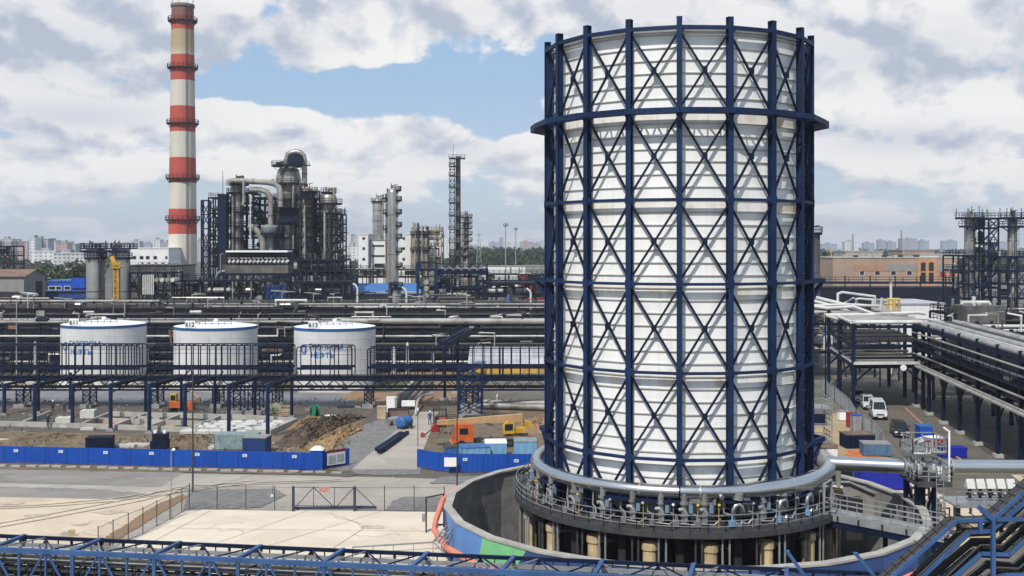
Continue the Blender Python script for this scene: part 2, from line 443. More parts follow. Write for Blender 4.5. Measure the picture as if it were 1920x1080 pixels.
for lo, hi in zip(LV[:-1], LV[1:]):
    for k in range(18):
        a, b = COLA[k], COLA[k] + 20; m = MB(); c = None
        m.bar(TP(a, RC, lo + .2), TP(b, RC, hi - .2), 0.115, 0.14)
        m.bar(TP(b, RC - 0.155, lo + .2), TP(a, RC - 0.155, hi - .2), 0.115, 0.14)
        c = (TP(a, RC + .06, (lo + hi) / 2) + TP(b, RC + .06, (lo + hi) / 2)) / 2
        m.cbox((c.x, c.y, c.z - .2), 0.12, 0.34, 0.42, A0 + radians(a + 10))
        m.build('cross_brace', NAVY, tower)
for k in range(18):                # the inverted V below the lowest ring
    a, b = COLA[k], COLA[k] + 20; m = MB()
    for u, v in ((a, b), (b, a)):
        p, q = TP(u, RC, 8.0), TP(v, RC, 2.6); m.bar(p, p + (q - p) * (0.98 if u == a else 0.49), 0.14)
    if k == 0: pass
    m.build('knee_brace', NAVY, tower)
# dark skirt with burner bays below the cladding
m = MB(); m.lathe([(8.55, PITZ), (8.55, 3.9), (8.75, 3.9), (8.75, 5.85), (8.95, 5.85)], (CX, CY), 32, False); m.build('skirt', SOOT, tower)
for k in range(18):
    ph = COLA[k] + 10
    m = MB(); p = TP(ph, 11.2, 0); m.lathe([(0.5, PITZ), (0.5, PITZ + .5), (0.44, PITZ + .55), (0.44, 2.3), (0.52, 2.35), (0.52, 2.8)], (p.x, p.y), 14); m.build('burner_drum', CREAM, tower)
    for d in (-5.2, -3.2, 3.3, 5.6):
        m = MB(); m.bar(TP(ph + d, 11.7, PITZ), TP(ph + d, 11.7, 3.5), 0.11); m.bar(TP(ph + d, 11.7, 2.6), TP(ph + d, 9.0, 2.2), 0.08)
        m.build('strut', GALV if d > 0 else DKST, tower)
    m = MB(); r_, q = TP(ph + 10, 10.3, PITZ), A0 + radians(ph + 10)
    m.cbox(r_, 1.4, 0.5, 5.8, q); m.build('pier', SOOT, tower)
# walk-round platform
PH0, PH1 = -176, 64
def arc(r, z, p0=PH0, p1=PH1, n=44): return [TP(p0 + (p1 - p0) * i / n, r, z) for i in range(n + 1)]
m = MB(); N = 44
for a, b, c, d in zip(arc(9.0, 3.68), arc(12.0, 3.68), arc(9.0, 3.68)[1:], arc(12.0, 3.68)[1:]):
    m.add([a, b, d, c, *(q + Vector((0, 0, .07)) for q in (a, b, d, c))], [(0, 3, 2, 1), (4, 5, 6, 7), (0, 1, 5, 4), (1, 2, 6, 5), (2, 3, 7, 6), (3, 0, 4, 7)])
plat = m.build('platform', DKST, tower)
m = MB()
for p, q in zip(arc(12.02, 3.55), arc(12.02, 3.55)[1:]): m.bar(p, q, 0.1, 0.42)
for p, q in zip(arc(11.2, 3.4), arc(11.2, 3.4)[1:]): m.bar(p, q, 0.14, 0.3)
m.build('platform_edge', DKST, tower)
m = MB(); m.rail(arc(12.0, 3.75), 1.1, 1.1, 0.022, 3); m.build('railing', GALV, tower)
m = MB(); m.rail(arc(9.9, 3.75), 1.0, 1.3, 0.018, 2); m.build('inner_railing', GALV, tower)
# two blue sheet canopies under the ring pipe
for p0, p1 in ((-27, 1), (17, 33), (-64, -52)):
    m = MB()
    for i in range(6):
        a = p0 + (p1 - p0) * i / 6; b = p0 + (p1 - p0) * (i + 1) / 6
        vs = [TP(a, 9.7, 5.75), TP(b, 9.7, 5.75), TP(b, 11.0, 5.3), TP(a, 11.0, 5.3)]
        m.add(vs + [v + Vector((0, 0, .06)) for v in vs], [(0, 3, 2, 1), (4, 5, 6, 7), (0, 1, 5, 4), (1, 2, 6, 5), (2, 3, 7, 6), (3, 0, 4, 7)])
    m.build('canopy', NAVY, tower)
# grey backing panels between the columns on the platform
for k in range(18):
    m = MB(); a, b = COLA[k] + 4.5, COLA[k] + 15.5
    m.bar(TP(a, 9.05, 4.6), TP(b, 9.05, 4.6), 0.06, 1.5); m.build('wind_panel', CONCD if k % 3 else GALV, tower)

# ------------------------------------------------------------------ the ring main of bright pipe round the tower
ringp = thing('ring_pipe', 'thick bright steel pipe curving round the tower base', 'pipe', (CX, CY, 6.3))
def seg_pipe(name, pts, r, m_, parent, flanges=()):
    mb = MB().tube(pts, r, 20); o = mb.build(name, m_, parent, True)
    return o
RR = 10.5
seg_pipe('pipe_run', [TP(-122, 7.2, 6.5), TP(-118, 9.6, 6.4)] + [TP(-108 + 6.4 * i, RR, 6.0) for i in range(18)] , 0.44, STAIN, ringp)
seg_pipe('reducer', [TP(1.0, RR, 6.0), TP(12, RR, 6.0), TP(20, RR + .02, 6.0), TP(25, RR + .06, 6.0), TP(29, RR + .1, 6.02), TP(31, RR + .1, 6.02)], [0.44, 0.44, 0.45, 0.47, 0.55, 0.56], STAIN, ringp)
e = TP(84, RR + .3, 6.02)
seg_pipe('wide_bend', [TP(30.5, RR + .1, 6.02)] + [TP(36 + 6.0 * i, RR + .12 + .02 * i, 6.02) for i in range(8)] + [TP(84, RR + .35, 6.02)], 0.56, STAIN, ringp)
for ph in (-70, -51, -32, -13, 8, 45, 62):
    m = MB(); d = TP(ph + .5, RR, 6.0) - TP(ph - .5, RR, 6.0); c = TP(ph, RR + (.1 if ph > 30 else 0), 6.01); rr = (0.60 if ph > 30 else 0.465)
    m.tube([c - d.normalized() * .05, c + d.normalized() * .05], rr, 20); m.build('flange_band', STEEL, ringp, True)
m = MB(); m.tube([TP(15, RR - .35, 6.05), TP(15, RR + .62, 5.75)], 0.14, 10); m.build('side_nozzle', STEEL, ringp, True)
m = MB(); m.tube([TP(84, RR + .35, 6.02), TP(95, 9.9, 6.9), TP(103, 9.4, 7.4)], 0.5, 14); m.build('back_bend', STEEL, ringp, True)
# straight main to the right
sp = thing('straight_pipe', 'thick bright straight pipe leading away from the tower past a valve tower', 'pipe', tuple(TP(84, RR, 6.2)))
e = TP(84, RR + .35, 6.02)
xs = [e.x + .25, XW(1702, 79.5), XW(1722, 79.5), XW(1768, 79.5), XW(1790, 79.5), 44.0]
seg_pipe('pipe_run', [(xs[0], 81.6, 5.98), (xs[1], 80.4, 5.96)], 0.53, STAIN, sp)
seg_pipe('valve_section', [(xs[1], 80.4, 5.96), (xs[4], 80.2, 5.96)], 0.47, STEEL, sp)
seg_pipe('pipe_run', [(xs[4], 80.2, 5.96), (xs[5], 79.9, 5.96)], 0.53, STAIN, sp)
for x in (xs[1], xs[1] + .7, xs[2] + .7, xs[3], xs[4]):
    m = MB(); m.tube([(x - .06, 80.3, 5.96), (x + .06, 80.3, 5.96)], 0.66, 18); m.build('flange', GALV, sp, True)

# ------------------------------------------------------------------ valve sets standing on the platform
def valve_set(kind):
    t = thing('valve_set', '', 'valve set', (0, 0, 0), 'valve sets round the tower platform')
    # local: x along the platform, -y outward, z=0 the deck
    if kind == 0:
        m = MB(); m.tube([(0, 0, 2.2), (0, 0, 1.9), (-.02, 0, 1.75)], 0.36, 14); m.build('drop_pipe', STEEL, t, True)
        pts = [(.38, -.1, 1.6)] + [(.38 * cos(a), -.1, 1.15 + .3 * sin(a)) for a in (0.3, .8, 1.3, 1.8, 2.3, 2.8)] + [(-.4, -.1, .5)] + [(.38 * cos(a), -.1, .35 - .25 * sin(-a + pi)) for a in (3.4, 3.9, 4.4, 4.9, 5.4)] + [(.36, -.1, .75)]
        m = MB(); m.tube([(.28, -.1, .95), (.2, -.1, 1.3), (0, -.1, 1.48), (-.25, -.1, 1.38), (-.38, -.1, 1.1), (-.4, -.1, .5), (-.28, -.1, .2), (0, -.1, .06), (.25, -.1, .2), (.33, -.1, .45)], 0.17, 12); m.build('loop_pipe', STAIN, t, True)
        m = MB(); m.tube([(.6, .1, 1.75), (.36, 0, 1.75)], 0.10, 8); m.cbox((.72, .1, 1.62), .28, .22, .26); m.build('actuator', GALV, t)
    else:
        m = MB(); m.tube([(0, 0, 2.2), (0, 0, .25)], 0.2, 12); m.tube([(0, 0, 1.5), (0, 0, 1.62)], 0.32, 12); m.tube([(0, 0, .75), (0, 0, .85)], 0.32, 12); m.build('drop_pipe', STEEL if kind == 1 else CLAD, t, True)
        m = MB(); m.tube([(-.35, -.1, 1.15), (-.1, -.1, 1.2), (.1, -.1, 1.0), (.12, -.1, .4)], 0.13, 10); m.build('feed_pipe', GALV, t, True)
        m = MB(); m.cbox((.42, -.05, .95), .26, .26, .5); m.tube([(.42, -.05, 1.45), (.42, -.05, 1.62)], .09, 8); m.build('actuator', mat('faded valve blue', (.16, .24, .32), .5, .2), t)
    m = MB(); m.tube([(.85, -.4, 0), (.85, -.4, 1.5)], 0.025, 6); m.tube([(.85, -.4, 1.5), (.85, -.55, 1.6)], 0.09, 8); m.build('gauge_post', YELL if kind == 2 else GALV, t)
    m = MB(); m.tube([(-.9, .3, 2.1), (-.9, .2, .9), (-.5, -.1, .8), (-.4, -.2, .3), (.6, -.3, .25), (1.0, -.2, .6)], 0.05, 6); m.build('small_pipework', GALV, t)
    m = MB(); m.cbox((-.55, -.3, .15), .34, .3, .34, .4); m.tube([(-.55, -.3, .5), (-.55, -.3, .8)], .05, 6); m.build('small_valve', STEEL if kind else PALEBLUE, t)
    return t
vk = [valve_set(0), valve_set(1), valve_set(2)]
used = set()
VS = [(-80, 1, 'sooty steel valve set at the far end of the platform beside the inner bund wall'), (-66, 2, 'valve set with a cream gauge post on the shaded platform side'),
      (-54, 1, 'valve set with wide grey drop pipe left of the first blue canopy'), (-40, 2, 'valve set with pale blue actuator just left of the long blue canopy'),
      (-27, 1, 'valve set with looped feed pipe under the left end of the long blue canopy'), (-15.5, 2, 'valve set under the long blue canopy with yellow gauge post'),
      (-5.5, 1, 'valve set under the right end of the long blue canopy'), (2.5, 2, 'valve set with two slim drop pipes just past the long blue canopy'),
      (9.5, 2, 'valve set with pale blue valve between the two front canopies'), (21.5, 0, 'bright ring-shaped pipe loop under the short blue canopy'),
      (40, 0, 'bright ring-shaped pipe loop beneath the pipe reducer'), (55, 0, 'dull pipe loop beside the platform gate'), (31, 1, 'valve set with yellow gauge between two bright pipe loops')]
for ph, k, lab in VS:
    p = TP(ph, 10.75, 3.75); rz = A0 + radians(ph) + pi / 2
    if k in used: dup(vk[k], p, rz, lab)
    else:
        used.add(k); vk[k].location = p; vk[k].rotation_euler = (0, 0, rz); vk[k]['label'] = lab

# ------------------------------------------------------------------ bund wall round the tower, painted outside
RW, ZW_ = 17.2, 3.3
def WP(phi, r, z): q = TP(phi, r, z); return Vector((q.x, q.y - 1.6, z))
wall = thing('bund_wall', 'curved concrete wall round the tower, painted with blue and green panels outside', 'wall', (CX, CY, 0))
WA = [-180 + 15 * k for k in range(25)]
m = MB()
for a, b in zip(WA, WA[1:]):
    q = [WP(a, RW, 0), WP(b, RW, 0), WP(b, RW - .35, 0), WP(a, RW - .35, 0)]
    m.poly([(p.x, p.y) for p in q], PITZ, ZW_)
m.build('wall_body', CONCD, wall)
m = MB()
for a, b in zip(WA, WA[1:]):
    q = [WP(a, RW + .1, 0), WP(b, RW + .1, 0), WP(b, RW - .5, 0), WP(a, RW - .5, 0)]
    m.poly([(p.x, p.y) for p in q], ZW_, ZW_ + .14)
m.build('coping', CONC, wall)
PANB = mat('painted panel navy', (0.03, 0.07, 0.19), 0.6, 0, 0.12, 0.5)
PANL = mat('painted panel sky blue', (0.10, 0.23, 0.52), 0.6, 0, 0.12, 0.5)
PANG = mat('painted panel green', (0.17, 0.48, 0.22), 0.6, 0, 0.12, 0.5)
PANM = mat('painted panel mid blue', (0.05, 0.11, 0.30), 0.6, 0, 0.12, 0.5)
def panel(a, b, z0a, z1a, z0b, z1b, m_, tri=None):
    r = RW + .03; pts = [WP(a, r, z0a), WP(b, r, z0b), WP(b, r, z1b), WP(a, r, z1a)]
    m = MB(); m.add(pts, [(0, 1, 2, 3)]); o = m.build('painted_panel', m_, wall); return o
rw = random.Random(5)
def flat(a, b, t):                 # radius of the straight wall face between two corners
    return None
for a, b in zip(WA, WA[1:]):
    if a > 140 or a < -130: continue
    pa, pb = WP(a, RW + .03, 0), WP(b, RW + .03, 0)
    def W(u, z): q = pa + (pb - pa) * u; return (q.x, q.y, z)
    base = PANB if a not in (-75, 0, 45) else PANM
    spec = {-90: [((0, 0), (1, 0), (1, ZW_), (0, ZW_), PANB)], -75: [((0, 0), (.6, 0), (.12, ZW_), (0, ZW_), PANB), ((.6, 0), (1, 0), (1, ZW_), (.12, ZW_), PANL)],
            -60: [((0, 0), (.55, 0), (.85, ZW_), (0, ZW_), PANL), ((.55, 0), (1, 0), (1, ZW_), (.85, ZW_), PANG)],
            -45: [((0, 0), (.25, 0), (.78, ZW_), (0, ZW_), PANG), ((.25, 0), (1, 0), (1, ZW_), (.78, ZW_), PANB)]}.get(a)
    for q in spec or [((0, 0), (1, 0), (1, ZW_), (0, ZW_), base)]:
        MB().add([W(*c) for c in q[:4]], [(0, 1, 2, 3)]).build('painted_panel', q[4], wall)
# the coral pipe that hugs the wall
cp = thing('coral_pipe', 'coral pink pipe running round the outside of the painted wall', 'pipe', (CX, CY, 0))
pts = [WP(-100, RW + .3, 3.1), WP(-93, RW + .75, 2.6)] + [WP(a, RW + .75, 1.75) for a in (-84, -75, -60, -45, -30, -15, 0, 15, 30, 45, 60, 72)] + [WP(80, RW + .9, 2.4)]
MB().tube(pts, 0.21, 12).build('pipe_run', CORAL, cp, True)
for a in range(-84, 75, 14):
    m = MB(); m.bar(WP(a, RW + .05, 1.45), WP(a, RW + .95, 1.45), .1); m.build('pipe_bracket', NAVY, cp)
for a in (-70, -37, -22, 8, 38, 55):
    d = WP(a + .4, RW + .72, 1.75) - WP(a - .4, RW + .72, 1.75); d.normalize(); c = WP(a, RW + .62, 1.75)
    MB().tube([c - d * .05, c + d * .05], 0.27, 12).build('pipe_collar', CORAL, cp, True)
# steel handrail stair down the inside of the wall
for i, (a, lab) in enumerate(((-140, 'sooty pipe bracket on the inside of the bund wall'),)):
    pass

# ------------------------------------------------------------------ ground sheets
def gmat(name, c0, c1, scale, c2=None, s2=0.08, amt=0.6, bump=0.3, grain=0.25, rough=0.9, gs=6.0, streaky=None):
    m = bpy.data.materials.new(name); m.use_nodes = True; t = m.node_tree; b = t.nodes['Principled BSDF']
    tc = t.nodes.new('ShaderNodeTexCoord'); v = tc.outputs['Object']
    c = mixc(t, noise(t, v, scale, 7.0, 0.65, 0.4).step(0.32, 0.68), c0, c1)
    if c2: c = mixc(t, noise(t, v, s2, 6.0, 0.62, 0.8).step(0.46, 0.62) * amt, c, c2)
    if streaky:
        mp = t.nodes.new('ShaderNodeMapping'); mp.inputs['Rotation'].default_value = (0, 0, streaky[1]); mp.inputs['Scale'].default_value = (0.05, 1.0, 1)
        t.links.new(v, mp.inputs[0])
        c = mixc(t, noise(t, mp.outputs[0], streaky[2], 5.0, 0.6).step(0.48, 0.66) * streaky[0], c, streaky[3])
    g = noise(t, v, gs, 3.0, 0.7)
    c = mixc(t, g * grain, c, [x * 0.35 for x in c0])
    t.links.new(c, b.inputs['Base Color']); b.inputs['Roughness'].default_value = rough
    bn = t.nodes.new('ShaderNodeBump'); bn.inputs['Strength'].default_value = bump; bn.inputs['Distance'].default_value = 0.08
    t.links.new(g.k, bn.inputs['Height']); t.links.new(bn.outputs[0], b.inputs['Normal'])
    return m
def sheet(name, px, m, z=0.01, kind='structure', rag=0.0, seed=1):
    """A ground sheet laid over the outline given in photo pixels (or world points when they are triples)."""
    pts = [(p[0], p[1]) if len(p) == 3 else tuple(G(p[0], p[1], z))[:2] for p in px]
    if rag:
        rn = random.Random(seed); out = []
        for p, q in zip(pts, pts[1:] + pts[:1]):
            L = hypot(q[0] - p[0], q[1] - p[1]); n = max(1, int(L / (rag * 2.5)))
            for i in range(n): out.append((p[0] + (q[0] - p[0]) * i / n + (rn.uniform(-rag, rag) if i else 0), p[1] + (q[1] - p[1]) * i / n + (rn.uniform(-rag, rag) if i else 0)))
        pts = out
    if sum(a[0] * b[1] - b[0] * a[1] for a, b in zip(pts, pts[1:] + pts[:1])) < 0: pts.reverse()
    m_ = MB(); m_.add([(x, y, z) for x, y in pts], [tuple(range(len(pts)))])
    return tag(m_.build(name, m), kind=kind)
EARTH = gmat('site earth', (0.105, 0.095, 0.083), (0.165, 0.145, 0.12), 0.12, (0.075, 0.09, 0.04), 0.02, 0.5)
FIELD = gmat('far land', (0.05, 0.065, 0.035), (0.08, 0.09, 0.05), 0.01, (0.14, 0.14, 0.13), 0.004, 0.6, grain=0.1)
CONCG = gmat('sandy concrete paving', (0.52, 0.425, 0.31), (0.59, 0.49, 0.365), 0.22, (0.40, 0.31, 0.22), 0.12, 0.45, 0.06, 0.05, streaky=(0.35, 0.15, 0.5, (0.39, 0.335, 0.27)))
CONCP = gmat('pale concrete slab', (0.60, 0.52, 0.41), (0.66, 0.58, 0.465), 0.18, (0.46, 0.375, 0.275), 0.1, 0.4, 0.06, 0.05, streaky=(0.25, 0.9, 0.35, (0.46, 0.40, 0.32)))
CONCR = gmat('grey concrete road', (0.33, 0.295, 0.25), (0.40, 0.355, 0.30), 0.2, (0.27, 0.24, 0.21), 0.12, 0.5, 0.1, 0.10, streaky=(0.4, 0.1, 0.5, (0.28, 0.25, 0.22)))
ASPH = gmat('worn asphalt', (0.19, 0.175, 0.16), (0.25, 0.23, 0.205), 0.3, (0.30, 0.265, 0.225), 0.15, 0.5, 0.1, 0.15, streaky=(0.35, 0.1, 0.5, (0.17, 0.155, 0.14)))
ASPHR = gmat('dusty asphalt in cloud shade', (0.085, 0.075, 0.062), (0.12, 0.105, 0.085), 0.25, (0.15, 0.125, 0.09), 0.1, 0.6, 0.1, 0.15)  # cloud shade over the side road is put into this darker colour
TANKRD = gmat('smooth grey asphalt', (0.155, 0.155, 0.165), (0.20, 0.20, 0.205), 0.2, (0.125, 0.12, 0.12), 0.12, 0.4, 0.08, 0.1)
GRAV = gmat('grey gravel', (0.15, 0.145, 0.14), (0.26, 0.25, 0.24), 1.6, (0.31, 0.29, 0.26), 0.25, 0.35, 0.8, 0.6, gs=3.5)
GRAVD = gmat('dark rough gravel', (0.075, 0.067, 0.058), (0.125, 0.11, 0.093), 0.8, (0.15, 0.115, 0.08), 0.15, 0.5, 0.7, 0.5, gs=3.0)
SOIL = gmat('brown soil', (0.135, 0.095, 0.062), (0.215, 0.155, 0.10), 0.5, (0.10, 0.10, 0.055), 0.3, 0.55, 0.8, 0.45, gs=2.5)
CLAY = gmat('orange clay', (0.24, 0.145, 0.075), (0.30, 0.19, 0.105), 0.4, (0.20, 0.16, 0.11), 0.15, 0.5, 0.6, 0.35, gs=2.5)
SAND = gmat('sand', (0.36, 0.255, 0.135), (0.42, 0.31, 0.18), 0.5, (0.28, 0.21, 0.13), 0.3, 0.5, 0.4, 0.25)
GRASS = gmat('rough grass', (0.055, 0.075, 0.022), (0.11, 0.115, 0.045), 0.6, (0.17, 0.13, 0.075), 0.2, 0.55, 0.6, 0.4)
PITF = gmat('pit floor', (0.05, 0.047, 0.043), (0.09, 0.085, 0.078), 0.5, (0.03, 0.028, 0.026), 0.3, 0.6, 0.4, 0.35)
YARD = gmat('shade darkened yard', (0.03, 0.028, 0.025), (0.055, 0.048, 0.04), 0.15, (0.10, 0.075, 0.052), 0.05, 0.5, 0.4, 0.35)  # dark tone holds the shade among the racks and pipes

g = MB(); R_ = 9000
def pit_halves(corners, z):
    """A four-cornered sheet with the round pit of the tower left open, in two halves."""
    (a, b, c, d) = corners; ci = [(CX + 17.0 * cos(radians(-90 + 15 * i)), CY - 1.6 + 17.0 * sin(radians(-90 + 15 * i))) for i in range(25)]
    lo = (CX, a[1] + (b[1] - a[1]) * (CX - a[0]) / (b[0] - a[0])); hi = (CX, c[1]); m = MB()
    for pts in ([lo, b, c, hi] + ci[12::-1], [lo] + [ci[0]] + ci[24:11:-1] + [hi, d, a]): m.add([(x, y, z) for x, y in pts], [tuple(range(len(pts)))])
    return m
struct(pit_halves([(-R_, -300), (R_, -300), (R_, R_), (-R_, R_)], -0.02), 'ground', FIELD)
struct(pit_halves([(-160, -40), (170, -40), (330, 640), (-330, 640)], 0.0), 'site_ground', EARTH)
sheet('process_yard', [(-220, 182, 0), (75, 182, 0), (90, 420, 0), (-230, 420, 0)], YARD, 0.012)
sheet('gravel_yard', [(-300, 806), (-300, 742), (700, 742), (830, 760), (790, 880), (640, 880), (540, 830)], GRAVD, 0.02, rag=0.8)
sheet('tank_apron', [(-260, 731), (-260, 706), (520, 706), (720, 715), (745, 735), (600, 741)], CONCR, 0.03, rag=0.5)
sheet('tank_road', [(-300, 747), (-300, 728), (300, 733), (700, 738), (790, 727), (800, 734), (690, 760), (300, 757)], TANKRD, 0.04)
for pts in ([(90, 716), (118, 712), (122, 728), (60, 728)], [(470, 715), (560, 712), (556, 736), (490, 735)], [(700, 712), (790, 705), (750, 733), (690, 737)]):
    sheet('grass_patch', pts, GRASS, 0.05, 'stuff', 0.5, 3)
sheet('soil_bank', [(-300, 874), (-300, 806), (250, 812), (540, 815), (640, 785), (700, 770), (660, 810), (640, 880), (300, 884)], SOIL, 0.035, rag=0.5)
sheet('clay_strip', [(640, 745), (720, 700), (905, 690), (905, 752), (830, 760), (700, 762)], CLAY, 0.045, rag=0.6)
sheet('soil_yard', [(905, 752), (1100, 752), (1100, 880), (880, 890), (790, 850), (800, 780)], SOIL, 0.036, rag=0.6)
sheet('gravel_drive', [(610, 825), (700, 790), (785, 778), (790, 890), (640, 890)], GRAV, 0.05, rag=0.4)
sheet('concrete_drive', [(660, 880), (700, 845), (782, 772), (822, 772), (795, 840), (782, 880)], CONCR, 0.06)
sheet('concrete_road', [(-400, 1010), (-400, 876), (600, 892), (900, 900), (980, 905), (860, 940), (845, 985), (838, 1010), (560, 1060)], CONCR, 0.02)
sheet('asphalt_road', [(-400, 906), (-400, 873), (0, 878), (345, 886), (300, 913), (0, 905)], ASPH, 0.03)
sheet('kerb_verge', [(-400, 872), (-400, 868), (560, 882), (552, 889)], SOIL, 0.045, rag=0.15)
sheet('worn_pavement', [(-400, 932), (-400, 908), (0, 912), (200, 918), (290, 928), (240, 940), (100, 936)], ASPH, 0.04, rag=0.3)
sheet('sandy_pavement', [(-400, 1060), (-400, 930), (0, 932), (240, 937), (300, 930), (335, 928), (180, 1022), (160, 1060)], CONCG, 0.05)
sheet('concrete_slab', [(232, 1018), (352, 955), (850, 960), (838, 1000), (845, 1050), (870, 1090), (900, 1125), (140, 1125), (100, 1060)], CONCP, 0.055)
sheet('gravel_bed', [(355, 918), (515, 916), (536, 928), (488, 951), (345, 957)], GRAV, 0.07, rag=0.12)
sheet('gravel_bed', [(722, 957), (738, 938), (760, 931), (870, 931), (870, 960)], GRAV, 0.07, rag=0.12)
sheet('gravel_bed', [(806, 906), (826, 894), (905, 892), (905, 908)], GRAV, 0.07, rag=0.15)
sheet('gravel_bed', [(560, 889), (660, 882), (672, 889), (655, 894)], GRAVD, 0.07, rag=0.15)
sheet('soil_verge', [(165, 1028), (300, 942), (346, 926), (350, 933), (240, 1000), (190, 1030)], CLAY, 0.065, rag=0.12)
sheet('pit_floor', [tuple(WP(a, 17.15, 0)) for a in range(-180, 180, 15)], PITF, PITZ + .01)
# joints in the slabs
JOINT = mat('joint filler', (0.42, 0.355, 0.275), 0.9)
def strip(name, p, q, w, m, z=0.09, kind='structure'):
    a, b = G(*p, z), G(*q, z); d = (b - a).normalized(); n = Vector((-d.y, d.x, 0)) * w / 2
    return sheet(name, [tuple(a - n), tuple(b - n), tuple(b + n), tuple(a + n)], m, z, kind)
for p, q in (((400, 1020), (575, 958)), ((505, 1022), (715, 958)), ((620, 1030), (690, 985)), ((250, 1035), (395, 957)), ((330, 990), (830, 996))):
    strip('slab_joint', p, q, 0.05, JOINT)
for p, q in (((455, 904), (500, 890)), ((620, 906), (640, 893)), ((745, 906), (735, 893)), ((400, 901), (840, 912))):
    strip('slab_joint', p, q, 0.06, JOINT, 0.03)
LINE = mat('worn white line', (0.42, 0.40, 0.37), 0.8, var=0.3, scale=3)
for x in range(-60, 300, 61):
    strip('lane_mark', (x + 8, 893 + x * .018), (x + 25, 893.4 + x * .018), 0.14, LINE, 0.04)
# kerb stones left lying along the road edge
rn = random.Random(8)
kst = MB().cbox((0, 0, 0), 1.0, 0.3, 0.16).build('kerb_stone', CONC)
tag(kst, 'pale loose kerb stone lying along the far road edge under the blue fence', 'kerb stone', 'loose kerb stones under the blue fence')
n = 0
for i in range(26):
    x = -20 + i * 26 + rn.uniform(-4, 4); p = G(x, 873 + x * 0.021 + rn.uniform(0, 1.5), 0.045)
    if n == 0: kst.location = p; n = 1
    else: dup(kst, p, rn.uniform(-.15, .15))

# ------------------------------------------------------------------ bright blue site fences
SIGNW = mat('small white sign', (0.62, 0.68, 0.78), 0.5, var=0.08)
def site_fence(label, px, h, m=FENCEBLUE):
    pts = [G(*p) for p in px]; t = thing('site_fence', label, 'fence', tuple(pts[0]))
    for p, q in zip(pts, pts[1:]):
        d = (q - p); L = d.length; d.normalize(); nrm = Vector((d.y, -d.x, 0)); mb = MB()
        k = int(L / 0.25); prev = None; vs = []          # shallow ribs of the sheeting
        for i in range(k + 1):
            o = p + d * (L * i / k) + nrm * (0.03 if i % 2 else 0)
            vs += [(o.x, o.y, 0.1), (o.x, o.y, h)]
        mb.add(vs, [(2 * i, 2 * i + 2, 2 * i + 3, 2 * i + 1) for i in range(k)])
        for u in (0.1, h): mb.bar(p + Vector((0, 0, u)) - nrm * .05, q + Vector((0, 0, u)) - nrm * .05, 0.06)
        mb.build('sheeting', m, t)
        b = MB(); n2 = max(2, int(L / 3))
        for i in range(n2 + 1): b.bar(p + d * (L * i / n2) - nrm * .12, p + d * (L * i / n2) - nrm * .12 + Vector((0, 0, h - .05)), 0.08)
        b.bar(p - nrm * .12 + Vector((0, 0, .5)), q - nrm * .12 + Vector((0, 0, .5)), .06)
        b.build('fence_frame', NAVY, t)
    return t
site_fence('long bright blue sheet fence with small white signs, left of the site entrance', [(-260, 862), (0, 868.5), (592, 882.5), (655, 873)], 1.72)
site_fence('shorter bright blue sheet fence with a large white notice, right of the site entrance', [(782, 877), (818, 884), (868, 887.5), (1040, 888), (1080, 884)], 1.85)
first = None
for i, (x, lab) in enumerate(((29, 'left of the dark blue truck cab'), (114, ''), (198, ''), (284, ''), (370, ''), (459, ''), (372, ''), (552, ''))):
    pass
sgn = thing('fence_sign', '', 'sign', (0, 0, 0), 'small white signs on the blue fences')
MB().box(-.22, .22, -.03, 0, -.14, .14).build('plate', SIGNW, sgn)
mb = MB()
for k, (a, b, z) in enumerate(((-.17, .15, .06), (-.17, .1, 0), (-.17, .13, -.06))): mb.box(a, b, -.04, -.03, z - .012, z + .012)
mb.build('lettering', MIDBLUE, sgn)
SG = [(30, 845, 'first small white sign from the picture edge on the long blue fence'), (114, 846.5, 'small white sign on the long blue fence below the loose concrete slab'), (198, 848.5, 'small white sign on the long blue fence below the blue sheds'),
      (284, 850, 'small white sign on the long blue fence below the parked truck cab'), (370, 852, 'small white sign on the long blue fence beside the dark pole'), (459, 854, 'small white sign on the long blue fence under the blue cabin'),
      (552, 856, 'last small white sign on the long blue fence before the portable toilet'), (872, 861.5, 'small white sign next to the large notice on the shorter blue fence'), (968, 864, 'small white sign on the shorter blue fence near the tower')]
for i, (x, y, lab) in enumerate(SG):
    yb = 868.5 + x * (14 / 592) if x < 600 else 887.6
    Y = G(x, yb).y; p = P(x, y, Y - .08)
    if i == 0: sgn.location = p; sgn['label'] = lab
    else: dup(sgn, p, None, lab)
nb = thing('notice_board', 'large blank white notice on the shorter blue fence behind the thin pole', 'sign', tuple(P(845, 866, 106.5)))
o = P(845, 866, 106.4); MB().box(o.x - .62, o.x + .62, o.y - .05, o.y, o.z - .45, o.z + .42).build('board', WHITE, nb)
# notice at the end of the left fence
nb = thing('notice_board', 'white site notice with a dark red heading at the end of the long blue fence', 'sign', tuple(G(630, 878)))
a, b = G(612, 879.6), G(646, 874.5); d = (b - a).normalized(); nn = Vector((d.y, -d.x, 0)) * .12
def nbq(m, z0, z1, u0, u1, off, name):
    p, q = a + (b - a) * u0 + nn * off, a + (b - a) * u1 + nn * off; e_ = nn * .25
    MB().poly([(p.x, p.y), (q.x, q.y), ((q + e_).x, (q + e_).y), ((p + e_).x, (p + e_).y)], z0, z1).build(name, m, nb)
nbq(mat('notice white', (0.55, 0.56, 0.57), .6, var=.1), .35, 1.55, 0, 1, 1.0, 'board'); nbq(mat('notice red', (0.16, 0.02, 0.03), .6), 1.56, 1.85, 0, 1, 1.0, 'heading')
nbq(mat('notice grey', (0.30, 0.31, 0.33), .6, var=.3, scale=5), .55, 1.3, .08, .46, 1.28, 'site_plan'); nbq(MATS['notice grey'], .6, 1.35, .54, .92, 1.28, 'site_plan')

